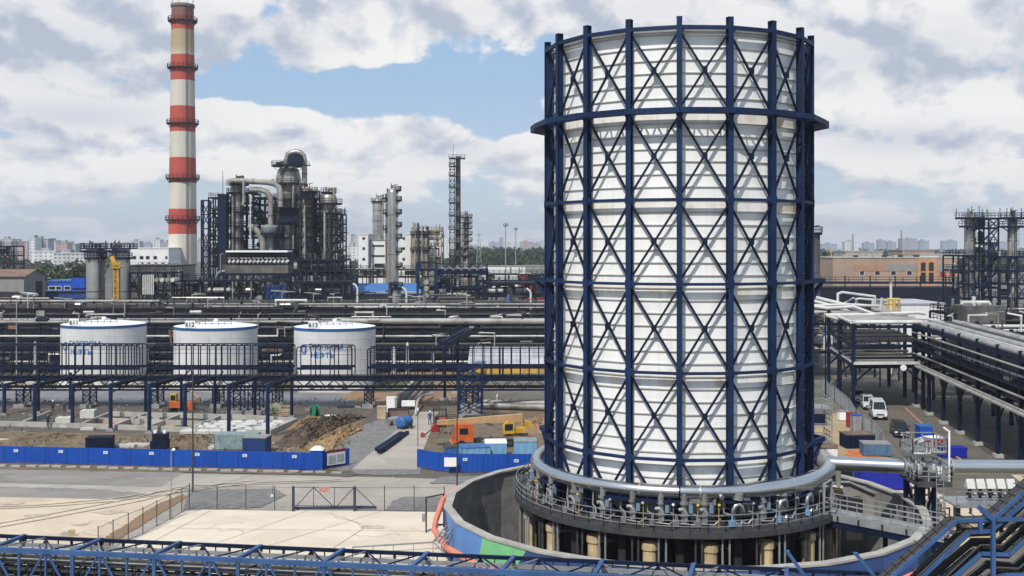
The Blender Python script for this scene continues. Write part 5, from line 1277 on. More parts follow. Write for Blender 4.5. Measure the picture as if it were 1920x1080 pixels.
person('person in dark work clothes standing on the dark gravel left of the blocks', G(99, 775), WORK, WORK, LAMP, .4, 1.75)
person('person in blue work clothes bending an arm near the left blocks', G(121, 773), WORKB, WORK, ORANGE, -.6, 1.72, .8)
person('person in dark clothes beside the blue column and the foundation wall', G(90, 803), WORK, WORK, ORANGE, 1.0, 1.74, .3)
person('person in a yellow vest on the cabin side close to the tower', G(993, 852, 0) + Vector((0, 2.0, 0)), HIVIS, WORK, ORANGE, .2, 1.76)
person('person in dark clothes walking on the drive left of the dark rack', G(806, 797), WORKB, WORK, LAMP, 0, 1.75, .4)

# ------------------------------------------------------------------ builders for the refinery behind
def plat_ring(m, x, y, r0, r1, z, rail=True, a0=0, a1=360, n=14):
    vs = []; k = n
    for i in range(k + 1):
        a = radians(a0 + (a1 - a0) * i / k)
        for r in (r0, r1):
            for dz in (-.25, .2): vs.append((x + r * cos(a), y + r * sin(a), z + dz))
    fs = []
    for i in range(k):
        b = 4 * i; c = b + 4
        fs += [(b, c, c + 2, b + 2), (b + 1, b + 3, c + 3, c + 1), (b + 2, c + 2, c + 3, b + 3), (b, b + 1, c + 1, c)]
    m.add(vs, fs)
    if rail: m.rail([(x + r1 * cos(radians(a0 + (a1 - a0) * i / k)), y + r1 * sin(radians(a0 + (a1 - a0) * i / k)), z + .14) for i in range(k + 1)], 1.1, 2.0, .045, 2)
def vessel(name, label, cat, px, w, ytop, Y, m_, plats=(), dome=True, sections=(), base=0.0, extra=.9, ladder=1, pm=None, pipes=2, seed=0, group=None, bands=5, arc_=None):
    X = XW(px, Y); R = w / 2 / F * Y; H = ZW(ytop, Y); t = thing(name, label, cat, (X, Y, base), group); rn = random.Random(seed + int(px))
    prof = []
    if sections:
        for yy, ww in sections: prof.append((ww / 2 / F * Y, ZW(yy, Y)))
    else: prof = [(R, base), (R, H - (R * .6 if dome else 0))]
    top = prof[-1]
    if dome: prof += [(top[0] * .93, top[1] + (H - top[1]) * .45), (top[0] * .7, top[1] + (H - top[1]) * .8), (top[0] * .3, H), ]
    MB().lathe(prof, (X, Y), 24).build('shell', m_, t, True)
    for i in range(bands):             # lagging bands
        z = base + (H - base) * (.35 + .6 * i / max(1, bands)); r = R
        if sections:
            for (ra, za), (rb, zb_) in zip(prof, prof[1:]):
                if za <= z <= zb_: r = ra + (rb - ra) * (z - za) / max(.01, zb_ - za)
        MB().lathe([(r, z - .12), (r + .07, z - .1), (r + .07, z + .1), (r, z + .12)], (X, Y), 24, False).build('band', CLADD if i % 2 else m_, t, True)
    for yy in plats:
        z = ZW(yy, Y); r = R
        if sections:
            for (ra, za), (rb, zb_) in zip(prof, prof[1:]):
                if za <= z <= zb_: r = ra + (rb - ra) * (z - za) / max(.01, zb_ - za)
        a0 = rn.choice((-200, -160, -120)); a1 = a0 + rn.choice((240, 300, 360)); m = MB()
        if arc_: a0, a1 = arc_
        plat_ring(m, X, Y, r * .95, r + extra * 1.3, z, True, a0, a1); m.build('platform', pm or NAVY2, t)
        m = MB()
        for k in range(4): a = radians(a0 + 30 + (a1 - a0 - 60) * k / 3); m.bar((X + r * cos(a), Y + r * sin(a), z - 1.1), (X + (r + extra) * cos(a), Y + (r + extra) * sin(a), z), .12)
        m.build('platform_bracket', pm or NAVY2, t)
    if ladder:
        a = radians(-60 if ladder > 0 else -120); m = MB(); c = Vector((X + (R + .35) * cos(a), Y + (R + .35) * sin(a), 0)); s = Vector((.3, 0, 0))
        for q in (-1, 1): m.bar(c + s * q + Vector((0, 0, base + (H - base) * .3)), c + s * q + Vector((0, 0, H - .5)), .06)
        zz = base + (H - base) * .3
        while zz < H - .6: m.bar(c - s + Vector((0, 0, zz)), c + s + Vector((0, 0, zz)), .05); zz += .8
        m.build('ladder', pm or NAVY2, t)
    for k in range(pipes):
        a = radians(rn.uniform(-160, -20)); r = R + .35 + .25 * k; z1 = H - rn.uniform(1, 6); x1, y1 = X + r * cos(a), Y + r * sin(a)
        MB().tube([(X, Y, H + .2 if k == 0 else z1), (X, Y, H + .9), (x1, y1, H + .9), (x1, y1, z1), (x1, y1, base + 2)] if k == 0 else [(X + R * .8 * cos(a), Y + R * .8 * sin(a), z1), (x1, y1, z1), (x1, y1, base + 2)], .22 + .08 * (k == 0), 8).build('pipe', rn.choice((PIPEG, CLAD, PIPED)), t, True)
    m = MB(); m.tube([(X - R * .3, Y, H), (X - R * .3, Y, H + 1.6)], .14, 6); m.tube([(X + R * .4, Y - .2, H - .2), (X + R * .4, Y - .2, H + 1.1), (X + R * .9, Y - .3, H + 1.3)], .1, 6); m.build('top_nozzle', PIPED, t)
    return t
def lattice(name, label, cat, px, w, ytop, Y, m_, base=0.0, ratio=1.0, n=None, taper=1.0, d=None, t=None, part='frame', thick=.14, group=None):
    X = XW(px, Y); W = w / F * Y / 2; D = (d or w) / F * Y / 2; H = ZW(ytop, Y)
    t = t or thing(name, label, cat, (X, Y, base), group); m = MB(); n = n or max(2, int((H - base) / (2 * W * ratio)))
    def c(i, u): k = 1 + (taper - 1) * u; return Vector((X + (-W, W, W, -W)[i] * k, Y + (-D, -D, D, D)[i] * k, base + (H - base) * u))
    for i in range(4): m.bar(c(i, 0), c(i, 1), thick)
    for j in range(n):
        u, v = j / n, (j + 1) / n
        for i in range(4):
            k = (i + 1) % 4; m.bar(c(i, v), c(k, v), thick * .8)
            if (i + j) % 2: m.bar(c(i, u), c(k, v), thick * .6)
            else: m.bar(c(k, u), c(i, v), thick * .6)
    m.build(part, m_, t); return t
def steel_frame(name, label, cat, x0, x1, ytop, Y, depth, floors, m_, base=0.0, bays=4, rail=True, brace=True, seed=1, clutter=10, deckm=None, group=None):
    """An open multi-storey steel frame with decks, rails, bracing and a filling of drums and pipes."""
    X0, X1, H = XW(x0, Y), XW(x1, Y), ZW(ytop, Y); t = thing(name, label, cat, ((X0 + X1) / 2, Y, base), group); rn = random.Random(seed)
    for i in range(bays + 1):
        x = X0 + (X1 - X0) * i / bays; m = MB()
        for y in (Y, Y + depth): m.bar((x, y, base), (x, y, H), .32)
        for yy in list(floors) + [ytop]: z = ZW(yy, Y); m.bar((x, Y, z), (x, Y + depth, z), .25, .35)
        m.build('column_pair', m_, t)
    zs = sorted([ZW(yy, Y) for yy in floors] + [H])
    for z in zs:
        m = MB()
        for y in (Y, Y + depth): m.bar((X0, y, z), (X1, y, z), .25, .4)
        m.box(X0, X1, Y + .1, Y + depth - .1, z + .2, z + .26); m.build('deck', deckm or m_, t)
        if rail: m = MB(); m.rail([(X0, Y, z + .25), (X1, Y, z + .25), (X1, Y + depth, z + .25), (X0, Y + depth, z + .25)], 1.1, 1.8, .045, 2, True); m.build('railing', m_, t)
    if brace:
        zz = [base] + zs
        for za, zb_ in zip(zz, zz[1:]):
            k = rn.randrange(bays); xa, xb = X0 + (X1 - X0) * k / bays, X0 + (X1 - X0) * (k + 1) / bays; m = MB(); m.bar((xa, Y, za), (xb, Y, zb_), .18); m.bar((xb, Y, za), (xa, Y, zb_), .18); m.build('brace', m_, t)
    zz = [base] + zs[:-1]
    for i in range(clutter):
        z = rn.choice(zz); x = rn.uniform(X0 + .8, X1 - .8); y = Y + rn.uniform(.6, depth * .7); mm = rn.choice((PIPEG, CLAD, PIPED, STEEL, CLADD, PIPEW)); k = rn.random(); m = MB()
        if k < .35: L = rn.uniform(2, min(7, (X1 - X0) * .5)); m.tube([(x - L / 2, y, z + 1.4), (x - L / 2 + .3, y, z + 1.4), (x + L / 2 - .3, y, z + 1.4), (x + L / 2, y, z + 1.4)], [.35, .7, .7, .35], 12); nm = 'drum'
        elif k < .6: m.lathe([(.3, z + .3), (.6, z + .6), (.6, z + 2.6), (.25, z + 3)], (x, y), 12); nm = 'vertical_drum'
        else:
            x2 = min(X1, max(X0, x + rn.uniform(-6, 6))); r = rn.uniform(.12, .3); m.tube([(x, y, z), (x, y, z + 2.6), (x2, y, z + 2.6), (x2, y - .4, z + 4.5)], r, 8); nm = 'pipe'
        m.build(nm, mm, t, True)
    return t
def pipe_rack(label, x0, x1, Y, depth, levels, bay, seed, dens=1.0, m_=NAVY2, base=0.0, group='long pipe racks behind the tanks', big=()):
    X0, X1 = XW(x0, Y), XW(x1, Y); t = thing('pipe_rack', label, 'pipe rack', ((X0 + X1) / 2, Y, base), group); rn = random.Random(seed); n = int((X1 - X0) / bay)
    top = max(levels)
    for i in range(n + 1):
        x = X0 + (X1 - X0) * i / n; m = MB()
        for y in (Y, Y + depth): m.bar((x, y, base), (x, y, top + rn.choice((0.2, .2, 1.2))), .3)
        for z in levels: m.bar((x, Y - .3, z), (x, Y + depth + .3, z), .25, .3)
        m.build('frame', m_, t)
    for z in levels:
        for y in (Y, Y + depth): MB().bar((X0, y, z - .25), (X1, y, z - .25), .2, .5).build('side_beam', m_, t)
        xa_ = X0 + (X1 - X0) * rn.uniform(0, .4); MB().box(xa_, xa_ + (X1 - X0) * rn.uniform(.3, .6), Y + depth * .55, Y + depth * .8, z + .5, z + .58).build('dark_backing', SOOT, t); y = Y - .1  # flat black sheet added as dark backing behind the pipes
        while y < Y + depth:
            r = rn.choice((.09, .12, .16, .2, .26)); mm = rn.choice((PIPEG, PIPEG, PIPED, PIPED, PIPED, PIPED, PIPED, PIPER, CLAD, PIPEW)); a, b = X0, X1
            if rn.random() < .3: a = X0 + (X1 - X0) * rn.uniform(0, .5)
            if rn.random() < .3: b = X1 - (X1 - X0) * rn.uniform(0, .4)
            pts = [(a, y, z + .15 + r), (b, y, z + .15 + r)]
            if rn.random() < .45 and b - a > 30:          # an expansion loop lifted above the rack
                xc = rn.uniform(a + 10, b - 10); lw, lh = rn.uniform(1.5, 4), rn.uniform(.8, 1.7)
                pts = [pts[0], (xc - lw, y, z + .15 + r), (xc - lw, y, z + .15 + r + lh), (xc + lw, y, z + .15 + r + lh), (xc + lw, y, z + .15 + r), pts[1]]
            MB().tube(pts, r, 8).build('pipe', mm, t, True); y += (r * 2 + rn.uniform(.15, .5)) / dens
    for (z, r, mm, a, b) in big: MB().tube([(XW(a, Y), Y - .2, z), (XW(b, Y), Y - .2, z)], r, 12).build('large_pipe', mm, t, True)
    m = MB(); m.rail([(X0, Y - .35, top + .2), (X1, Y - .35, top + .2)], 1.1, 3.0, .045, 2); m.build('railing', m_, t)
    rn2 = random.Random(seed + 50)
    for i in range(int(34 * dens)):                          # risers, valves and drops along the front
        x = rn2.uniform(X0, X1); z0 = rn2.choice(list(levels)); h = rn2.uniform(1, 3); r = rn2.uniform(.08, .16); mm = rn2.choice((PIPEG, PIPEW, PIPED, PIPEG))
        MB().tube([(x, Y - .5, z0 + .2), (x, Y - .5, z0 + h), (x + rn2.uniform(-3, 3), Y - .5, z0 + h), (x + rn2.uniform(-3, 3), Y + .5, z0 + h + .3)], r, 6).build('riser', mm, t, True)
    for i in range(int(60 * dens)):                          # valves, boxes and small drums sitting among the pipes
        x = rn2.uniform(X0, X1); z0 = rn2.choice(list(levels)); y = Y + rn2.uniform(-.5, 2.5); k = rn2.random(); mm = rn2.choice((PIPEG, PIPEG, PIPEW, CLAD, NAVY2, PIPER, MIDBLUE if k > .9 else PIPED)); m = MB()
        if k < .4: m.cbox((x, y, z0 + .1), rn2.uniform(.4, 1.6), .5, rn2.uniform(.4, 1.1))
        elif k < .7: m.tube([(x - 1.2, y, z0 + .8), (x - 1, y, z0 + .8), (x + 1, y, z0 + .8), (x + 1.2, y, z0 + .8)], [.2, .4, .4, .2], 8)
        else: m.tube([(x, y, z0 + .2), (x, y, z0 + rn2.uniform(.8, 1.6)), (x + rn2.uniform(-2, 2), y, z0 + 1.2), (x + rn2.uniform(-2, 2), y - .6, z0 - 1.2)], rn2.uniform(.08, .2), 6)
        m.build(('fitting_box', 'small_drum', 'branch_pipe')[(k >= .4) + (k >= .7)], mm, t, k >= .4)
    return t

# ------------------------------------------------------------------ racks behind the tanks
pipe_rack('front pipe rack of four levels directly behind the white tanks', -140, 1150, 192, 7, (1.6, 3.1, 4.6, 6.1, 7.5, 8.4), 6.5, 1, 1.15, big=((9.0, .55, PIPEG, 640, 1150), (8.9, .3, PIPEG, -140, 640)))
pipe_rack('second pipe rack one gap behind the front rack', -140, 1150, 212, 8, (4.0, 6.5, 8.6, 9.9), 7, 2, .9, big=((10.9, .24, PIPEG, 560, 1150),))
pipe_rack('far pipe rack running right below the process units', -140, 1180, 238, 9, (5.0, 7.4, 9.4), 8, 3, .9, big=((10.2, .3, PIPEG, -140, 300),))
for i, (x, y0, y1, Y, w, lab, m_) in enumerate(((738, 650, 678, 184, 7, 'white upright pump column between the tanks and the racks, nearer tank 613', PIPEW), (764, 642, 678, 184, 5, 'slim white upright pump column right of the other one', PIPEW), (812, 660, 682, 184, 5, 'grey upright pump column left of the blue columns', PIPEG), (66, 640, 668, 184, 5, 'cream upright pump column left of tank 611', PIPEG), (1190 // 2, 640, 680, 184, 6, 'upright pump column between tank 612 and tank 613', PIPEG))):
    X = XW(x, Y); t = thing('pump_column', lab, 'pump', (X, Y, 0)); r = w / 2 / F * Y; MB().lathe([(r * 1.4, 0), (r * 1.4, 1.0), (r, 1.1), (r, ZW(y0, Y) - .3), (r * .5, ZW(y0, Y))], (X, Y), 12).build('barrel', m_, t, True)
    m = MB(); m.tube([(X, Y - r, 1.6), (X, Y - r - .8, 1.6), (X + .8, Y - r - .8, 1.6)], .12, 6); m.build('outlet', PIPED, t)
# yellow beam and grey trusses right of the lattice trestle
yb = thing('yellow_beam', 'long yellow gantry beam resting on grey V supports beyond the walkway', 'gantry', tuple(P(950, 695, 172)))
MB().bar(P(884, 695, 172), P(1040, 694, 172), .4, .75).build('beam', YELL, yb)
m = MB()
for x in (905, 990): m.bar(P(x, 700, 172), (XW(x - 30, 172), 172, 0), .2); m.bar(P(x, 700, 172), (XW(x + 30, 172), 172, 0), .2)
m.build('v_support', GALV, yb)
shed = thing('flat_shed', 'low shed with a pale corrugated roof behind the walkway near the tower', 'shed', tuple(P(950, 690, 180)))
X0, X1 = XW(880, 178), XW(1130, 178); MB().box(X0, X1, 178, 188, 0, 2.6).build('walls', GREYW, shed)
m = MB(); n = 60; vs = []
for i in range(n + 1):
    x = X0 - .3 + (X1 - X0 + .6) * i / n; dz = .12 * (i % 2); vs += [(x, 177.5, 2.65 + dz), (x, 189, 4.9 + dz)]
m.add(vs, [(2 * i, 2 * i + 2, 2 * i + 3, 2 * i + 1) for i in range(n)]); m.build('roof', mat('pale sheet roof', (.42, .42, .44), .6, .1, .2, .3), shed)

# ------------------------------------------------------------------ the striped chimney
def chim_mat():
    m = bpy.data.materials.new('striped chimney paint'); m.use_nodes = True; t = m.node_tree; b = t.nodes['Principled BSDF']
    tc = t.nodes.new('ShaderNodeTexCoord'); v = tc.outputs['Object']; sx = t.nodes.new('ShaderNodeSeparateXYZ'); t.links.new(v, sx.inputs[0]); z = E(t, sx.outputs[2])
    zz = lambda y: ZW(y, 420.0); red = None
    for y0, y1 in ((57, 14), (152, 104), (248, 200), (343, 296), (439, 392)):
        k = z._op('GREATER_THAN', zz(y0)) * z._op('LESS_THAN', zz(y1)); red = k if red is None else red + k
    n = noise(t, v, .12, 6.0, .6); mp = t.nodes.new('ShaderNodeMapping'); mp.inputs['Scale'].default_value = (1, 1, .04); t.links.new(v, mp.inputs[0]); st = noise(t, mp.outputs[0], .6, 6.0, .7).step(.45, .75)
    w = mixc(t, n, (.49, .455, .39), (.58, .545, .475)); w = mixc(t, st * .45, w, (.26, .25, .23))
    soot = z.step(zz(115), zz(85)); w = mixc(t, soot * .85, w, (.34, .25, .13))
    r = mixc(t, n, (.36, .055, .035), (.43, .075, .045)); r = mixc(t, st * .4, r, (.2, .04, .03))
    c = mixc(t, red, w, r); c = mixc(t, z.step(zz(46), zz(20)) * .75, c, (.10, .085, .085))
    t.links.new(c, b.inputs['Base Color']); b.inputs['Roughness'].default_value = .85
    return m
YC = 420.0; XC = XW(342.5, YC); ch = thing('chimney', 'tall red and white striped concrete chimney with ring platforms', 'chimney', (XC, YC, 0))
HC = ZW(9, YC); R0, R1 = 27.5 / F * YC, 20.2 / F * YC
MB().lathe([(R0, 0), (R1, HC - 1.2), (R1 + .35, HC - 1.0), (R1 + .35, HC), (R1 - .5, HC), (R1 - .5, HC - 6)], (XC, YC), 40, False).build('shaft', chim_mat(), ch, True)
for y in (40, 128, 232, 335, 412):
    z = ZW(y, YC); r = R0 + (R1 - R0) * z / HC; m = MB(); plat_ring(m, XC, YC, r - .1, r + 1.25, z, False, n=28); m.rail([(XC + (r + 1.2) * cos(a), YC + (r + 1.2) * sin(a), z + .1) for a in [2 * pi * i / 20 for i in range(20)]], 1.3, 3, .07, 2, True); m.build('platform', SOOT, ch)
    m = MB()
    for i in range(16): a = 2 * pi * i / 16; m.bar((XC + r * cos(a), YC + r * sin(a), z - 1.6), (XC + (r + 1.1) * cos(a), YC + (r + 1.1) * sin(a), z), .16)
    m.build('platform_bracket', SOOT, ch)
m = MB(); a = radians(-55)
for i in range(2):
    s = Vector((.35 * (i * 2 - 1), 0, 0)); m.bar(Vector((XC + (R0 + .4) * cos(a), YC + (R0 + .4) * sin(a), 2)) + s, Vector((XC + (R1 + .5) * cos(a), YC + (R1 + .5) * sin(a), HC)) + s, .12)
for i in range(70): u = i / 70; r = R0 + (R1 - R0) * u + .45; p = Vector((XC + r * cos(a), YC + r * sin(a), 2 + (HC - 2) * u)); m.bar(p - Vector((.35, 0, 0)), p + Vector((.35, 0, 0)), .1)
m.build('ladder', SOOT, ch)
m = MB()
for i in range(8): a = 2 * pi * i / 8; m.tube([(XC + R1 * cos(a), YC + R1 * sin(a), HC), (XC + R1 * cos(a), YC + R1 * sin(a), HC + 2.4)], .06, 5)
tag(m.build('lightning_rod', SOOT, ch), kind='stuff')

# ------------------------------------------------------------------ cracking unit right of the chimney
YU = 300.0
lattice('lattice_tower', 'thin blue lattice tower at the left end of the cracking unit', 'lattice tower', 386, 13, 376, YU, NAVY, n=9, thick=.35)
steel_frame('process_staging', 'cluttered grey steel frame between the lattice tower and the dark shaft', 'steel frame', 391, 409, 371, 303, 7, (400, 425, 450, 475, 500), NAVY2, bays=2, seed=5, clutter=16)
ls = thing('lift_shaft', 'tall dark blue enclosed lift shaft of the cracking unit', 'lift shaft', (XW(416, 296), 296, 0)); H = ZW(366, 296); X = XW(416, 296)
MB().box(X - 1.15, X + 1.15, 296, 299, 0, H).build('walls', NAVY, ls); MB().box(X - 1.3, X + 1.3, 295.8, 299.2, H, H + .3).build('roof', NAVY2, ls); m = MB(); m.bar((X, 297, H), (X, 297, H + 6.5), .12); m.build('mast', NAVY2, ls)
m = MB(); 
for i in range(1, 9): m.box(X - 1.2, X + 1.2, 295.9, 296, H * i / 9 - .1, H * i / 9 + .1)
tag(m.build('floor_line', NAVY2, ls), kind='stuff')
vessel('column', 'grey weathered column with a capped head, left in the cracking unit', 'column', 446, 21, 338, YU, CLAD, (346, 362, 398, 424, 446), sections=((620, 21), (470, 21), (398, 19), (365, 19), (362, 25), (344, 25)), pipes=3, seed=2)
steel_frame('process_staging', 'dark blue staging wrapped round the left grey column', 'steel frame', 425, 474, 362, 301, 9, (380, 400, 424, 446, 468), NAVY2, bays=4, seed=7, clutter=26)
steel_frame('process_staging', 'dark blue staging with many decks left of the great column', 'steel frame', 476, 516, 371, 306, 8, (384, 398, 412, 426, 445, 468), NAVY2, bays=4, seed=8, clutter=22)
def duct_run(label, pix, Y, r, m_=DUCT, ys=None):
    pts = [P(x, y, Y + (ys[i] if ys else 0)) for i, (x, y) in enumerate(pix)]; t = thing('duct', label, 'duct', tuple(pts[0])); MB().tube(pts, r, 16).build('duct_run', m_, t, True)
    for i in range(1, len(pts) - 1):
        d = (pts[i + 1] - pts[i]); 
        if d.length > 3: c = pts[i] + d * .5; d.normalize(); MB().tube([c - d * .15, c + d * .15], r * 1.12, 16).build('duct_band', CLADD, t, True)
    return t
duct_run('beige duct over the top of the unit bending down beside the great column', [(428, 348), (429, 341), (436, 338.5), (452, 339), (500, 342), (514, 344.5), (523, 351), (526, 362), (526.5, 388)], 296, .72)
duct_run('shorter beige duct below the top one, bending down to the hopper', [(468, 356), (488, 356), (500, 360), (507, 370), (508, 384), (507.5, 424)], 297, .72)
duct_run('thick beige duct sweeping down from the left column to the air coolers', [(466, 424), (474, 426), (484, 435), (491, 448), (493, 458), (493, 472)], 295, .8)
duct_run('slim pale duct standing upright before the left column', [(457, 338), (457, 378), (455, 384)], 294, .4, PIPEG)
duct_run('thin white pipe rising beside the left column', [(467, 366), (469.5, 366), (469.5, 455)], 293, .2, PIPEW)
hp = thing('hopper', 'blue grey collar and tapering hopper at the foot of the short beige duct', 'hopper', (XW(506, 298), 298, 0)); X = XW(506, 298)
MB().lathe([(1.2, 14), (1.4, ZW(462, 298)), (1.0, ZW(446, 298)), (2.2, ZW(438, 298)), (2.5, ZW(434, 298)), (2.5, ZW(425, 298)), (1.2, ZW(421, 298))], (X, 298), 20).build('hopper_shell', GALV, hp, True)
m = MB(); plat_ring(m, X, 298, 2.3, 4.2, ZW(438, 298), True); m.build('platform', NAVY, hp)
MB().lathe([(1.4, 0), (1.4, 14)], (X, 298), 12).build('support_leg', CLADD, hp, True)
vessel('great_column', 'the tallest domed column of the cracking unit with a pipe arch on top', 'column', 541, 44, 312, 304, CLAD, (311, 345, 374, 398, 420, 446), sections=((620, 40), (470, 38), (420, 36), (374, 37), (372, 40), (346, 41), (344, 45), (334, 46), (324, 42)), extra=1.1, pipes=3, seed=4)
duct_run('grey pipe arch over the top of the tallest column', [(537, 312), (537, 300), (540, 290), (547, 286), (555, 284.5), (563, 286), (569, 292), (571, 302), (571, 350)], 302, .75, CLAD)
bx = thing('cooler_box', 'dark blue box on the top platform of the tallest column under the arch', 'box', tuple(P(556, 312, 301))); X = XW(556, 301); MB().box(X - 1.6, X + 1.6, 299, 303, ZW(311, 301), ZW(291, 301)).build('box_shell', NAVY, bx); m = MB(); m.rail([(X - 4.6, 298.6, ZW(311, 301)), (X + 3.9, 298.6, ZW(311, 301))], 1.1, 1.2, .05); m.bar((X - 5, 299, ZW(311, 301)), (X + 4.2, 299, ZW(311, 301)), .3); MB().box(X - 5.1, X - 4.0, 298.5, 299.5, ZW(313, 301), ZW(305, 301)).build('vent_box', NAVY2, bx); m.build('railing', NAVY2, bx)
for y0, y1, lab in ((390, 416, 'dark blue box cabin halfway up the tallest column'), (468, 520, 'dark blue enclosure at the foot of the tallest column')):
    t = thing('equipment_cabin', lab, 'cabin', (XW(541, 297), 297, 0)); X = XW(541, 297); z0, z1 = ZW(y1, 297), ZW(y0, 297); MB().box(X - 2.5, X + 2.5, 297.5, 300.5, z0, z1).build('walls', NAVY, t); m = MB(); m.box(X - 3.1, X + 3.1, 295.8, 299.7, z1, z1 + .2); m.build('roof', NAVY2, t); m = MB(); m.rail([(X - 3.1, 295.7, z1 + .2), (X + 3.1, 295.7, z1 + .2)], 1.1, 1.2, .05); m.build('railing', NAVY2, t)
    m = MB(); 
    for sx in (-2.7, 2.7): m.bar((X + sx, 297, 0), (X + sx, 297, z0), .3)
    m.build('leg', NAVY2, t)
vessel('column', 'rusty banded column standing right of the tallest column', 'column', 575, 27, 352, 297, RUSTY, (360, 372, 390, 408, 424, 444, 462, 484), extra=.8, pipes=3, seed=6, bands=9)
lattice('scaffold_tower', 'narrow dark scaffold tower between the rusty column and the domed column', 'scaffold', 594, 10, 358, 299, NAVY2, n=14, thick=.2)
vessel('column', 'dark domed column with many ring platforms at the right end of the cracking unit', 'column', 616, 33, 361, 298, CLAD, (361, 382, 400, 412, 425, 440, 455, 472, 490), sections=((620, 26), (412, 28), (402, 31), (372, 31)), extra=1.1, pipes=4, seed=9, ladder=-1, bands=7)
steel_frame('process_staging', 'dark staging and pipes climbing the right side of the domed column', 'steel frame', 632, 643, 402, 296, 6, (420, 436, 452, 470, 490), NAVY2, bays=1, seed=10, clutter=14)
steel_frame('process_staging', 'cluttered lower decks under the domed and rusty columns', 'steel frame', 545, 645, 488, 286, 12, (508, 526, 546), NAVY2, bays=6, seed=12, clutter=44)
steel_frame('process_staging', 'dark staging of many decks between the rusty column and the domed column', 'steel frame', 584, 604, 372, 301, 6, (390, 406, 422, 440, 458, 476), NAVY2, bays=2, seed=61, clutter=22)
steel_frame('process_staging', 'dark staging climbing behind the tallest column', 'steel frame', 514, 562, 384, 312, 8, (402, 420, 440, 460), NAVY2, bays=3, seed=62, clutter=24)
# air cooler bank
YA = 268.0
ac = thing('air_cooler', 'long bank of air coolers with a thin white roof and rows of white motors', 'air cooler', (XW(474, YA), YA, 0)); xa, xb = XW(412, YA), XW(540, YA)
MB().box(xa + 1.6, xb, YA - .6, YA + 6, ZW(473, YA), ZW(469.5, YA)).build('roof', WHITE, ac)
m = MB(); m.box(xa, xb, YA, YA + 6, ZW(512, YA), ZW(497, YA)); m.build('plenum', CLADD, ac)
m = MB(); m.box(xa - .3, xb + .3, YA - .2, YA + 6.2, ZW(516, YA), ZW(512, YA)); m.build('beam', NAVY, ac)
m = MB(); m.box(xa, xb, YA + 2.5, YA + 6, ZW(497, YA), ZW(472, YA)); m.build('tube_bundle', SOOT, ac)
for i in range(15):
    x = xa + 1.8 + (xb - xa - 2.6) * i / 14; m = MB(); m.bar((x, YA, ZW(497, YA)), (x, YA, ZW(470, YA)), .14); m.build('post', NAVY, ac)
    m = MB(); m.tube([(x + .3, YA - .1, ZW(493, YA)), (x + .7, YA + .5, ZW(488.5, YA))], .36, 8); m.build('motor', WHITE, ac)
    if i % 3 == 0: m = MB(); m.bar((x, YA + .1, ZW(484, YA)), (x + 2.6, YA + .1, ZW(484, YA)), .25, .3); m.build('header', PIPEG, ac)
for i in range(8):
    x = xa + .8 + (xb - xa - 1.6) * i / 7; m = MB(); m.bar((x, YA, ZW(516, YA)), (x - .9, YA, ZW(528, YA)), .2); m.bar((x, YA, ZW(516, YA)), (x + .9, YA, ZW(528, YA)), .2); m.build('v_strut', NAVY2, ac)
m = MB(); m.rail([(xa, YA - .3, ZW(497, YA)), (xb, YA - .3, ZW(497, YA))], 1.1, 2, .04); m.rail([(xa, YA - .3, ZW(482, YA)), (xb, YA - .3, ZW(482, YA))], 1.0, 2, .04); m.build('railing', NAVY2, ac)
m = MB(); m.tube([(xa - 1, YA, ZW(527, YA)), (xa - .6, YA, ZW(514, YA)), (xa, YA, ZW(510, YA)), (xa + 1.3, YA, ZW(508, YA))], .3, 8); m.tube([(xa + .3, YA - .3, ZW(508, YA)), (xa + .3, YA - .3, ZW(478, YA)), (xa + .8, YA - .3, ZW(475, YA))], .2, 8); m.build('feed_pipe', PIPEG, ac, True)
# lower open deck in front of the unit
ld = steel_frame('open_deck', 'broad dark open deck full of drums in front of the chimney and air coolers', 'steel frame', 322, 545, 527, 258, 14, (556,), NAVY2, bays=9, seed=21, clutter=44)
for (x, y, w) in ((365, 573, 9), (486, 559, 10), (487, 573, 9), (540, 558, 9), (541, 573, 9)):
    p = P(x, y, 257.2); m = MB(); m.tube([p, p + Vector((0, 5, 0))], w / 2 / F * 257, 16); m.tube([p + Vector((0, -.1, 0)), p + Vector((0, .1, 0))], w / 2 / F * 257 * 1.12, 16); m.build('exchanger', PIPEG, ld, True)
m = MB(); m.tube([P(368, 567, 257), P(458, 567, 257)], .3, 8); m.build('white_pipe', PIPEW, ld, True)
for x in (343.5, 436, 471): m = MB(); m.bar(P(x, 588, 256.6), P(x, 528, 256.6), .2); m.build('pale_post', PIPEG, ld)
tp = thing('blue_screen', 'dark blue tarpaulin enclosure in front of the unit, right of the open deck', 'enclosure', (XW(517, 250), 250, 0)); rn = random.Random(2); m = MB(); vs = []; n = 12
for j in range(7):
    for i in range(n + 1): vs.append((XW(497 + 40 * i / n, 250), 250 + rn.uniform(-.3, .3), ZW(592 - 57 * j / 6, 250)))
m.add(vs, [(j * (n + 1) + i, j * (n + 1) + i + 1, (j + 1) * (n + 1) + i + 1, (j + 1) * (n + 1) + i) for j in range(6) for i in range(n)]); m.build('tarpaulin', mat('dark blue tarpaulin', (.012, .035, .12), .6, var=.3, scale=.4), tp)
m = MB(); X0, X1 = XW(497, 250), XW(537, 250)
for x in (X0, X1): m.bar((x, 250.4, 0), (x, 250.4, ZW(535, 250)), .2); m.bar((x, 255, 0), (x, 255, ZW(535, 250)), .2)
m.box(X0, X1, 250.4, 255.2, ZW(536, 250), ZW(535, 250)); m.build('frame', NAVY, tp)

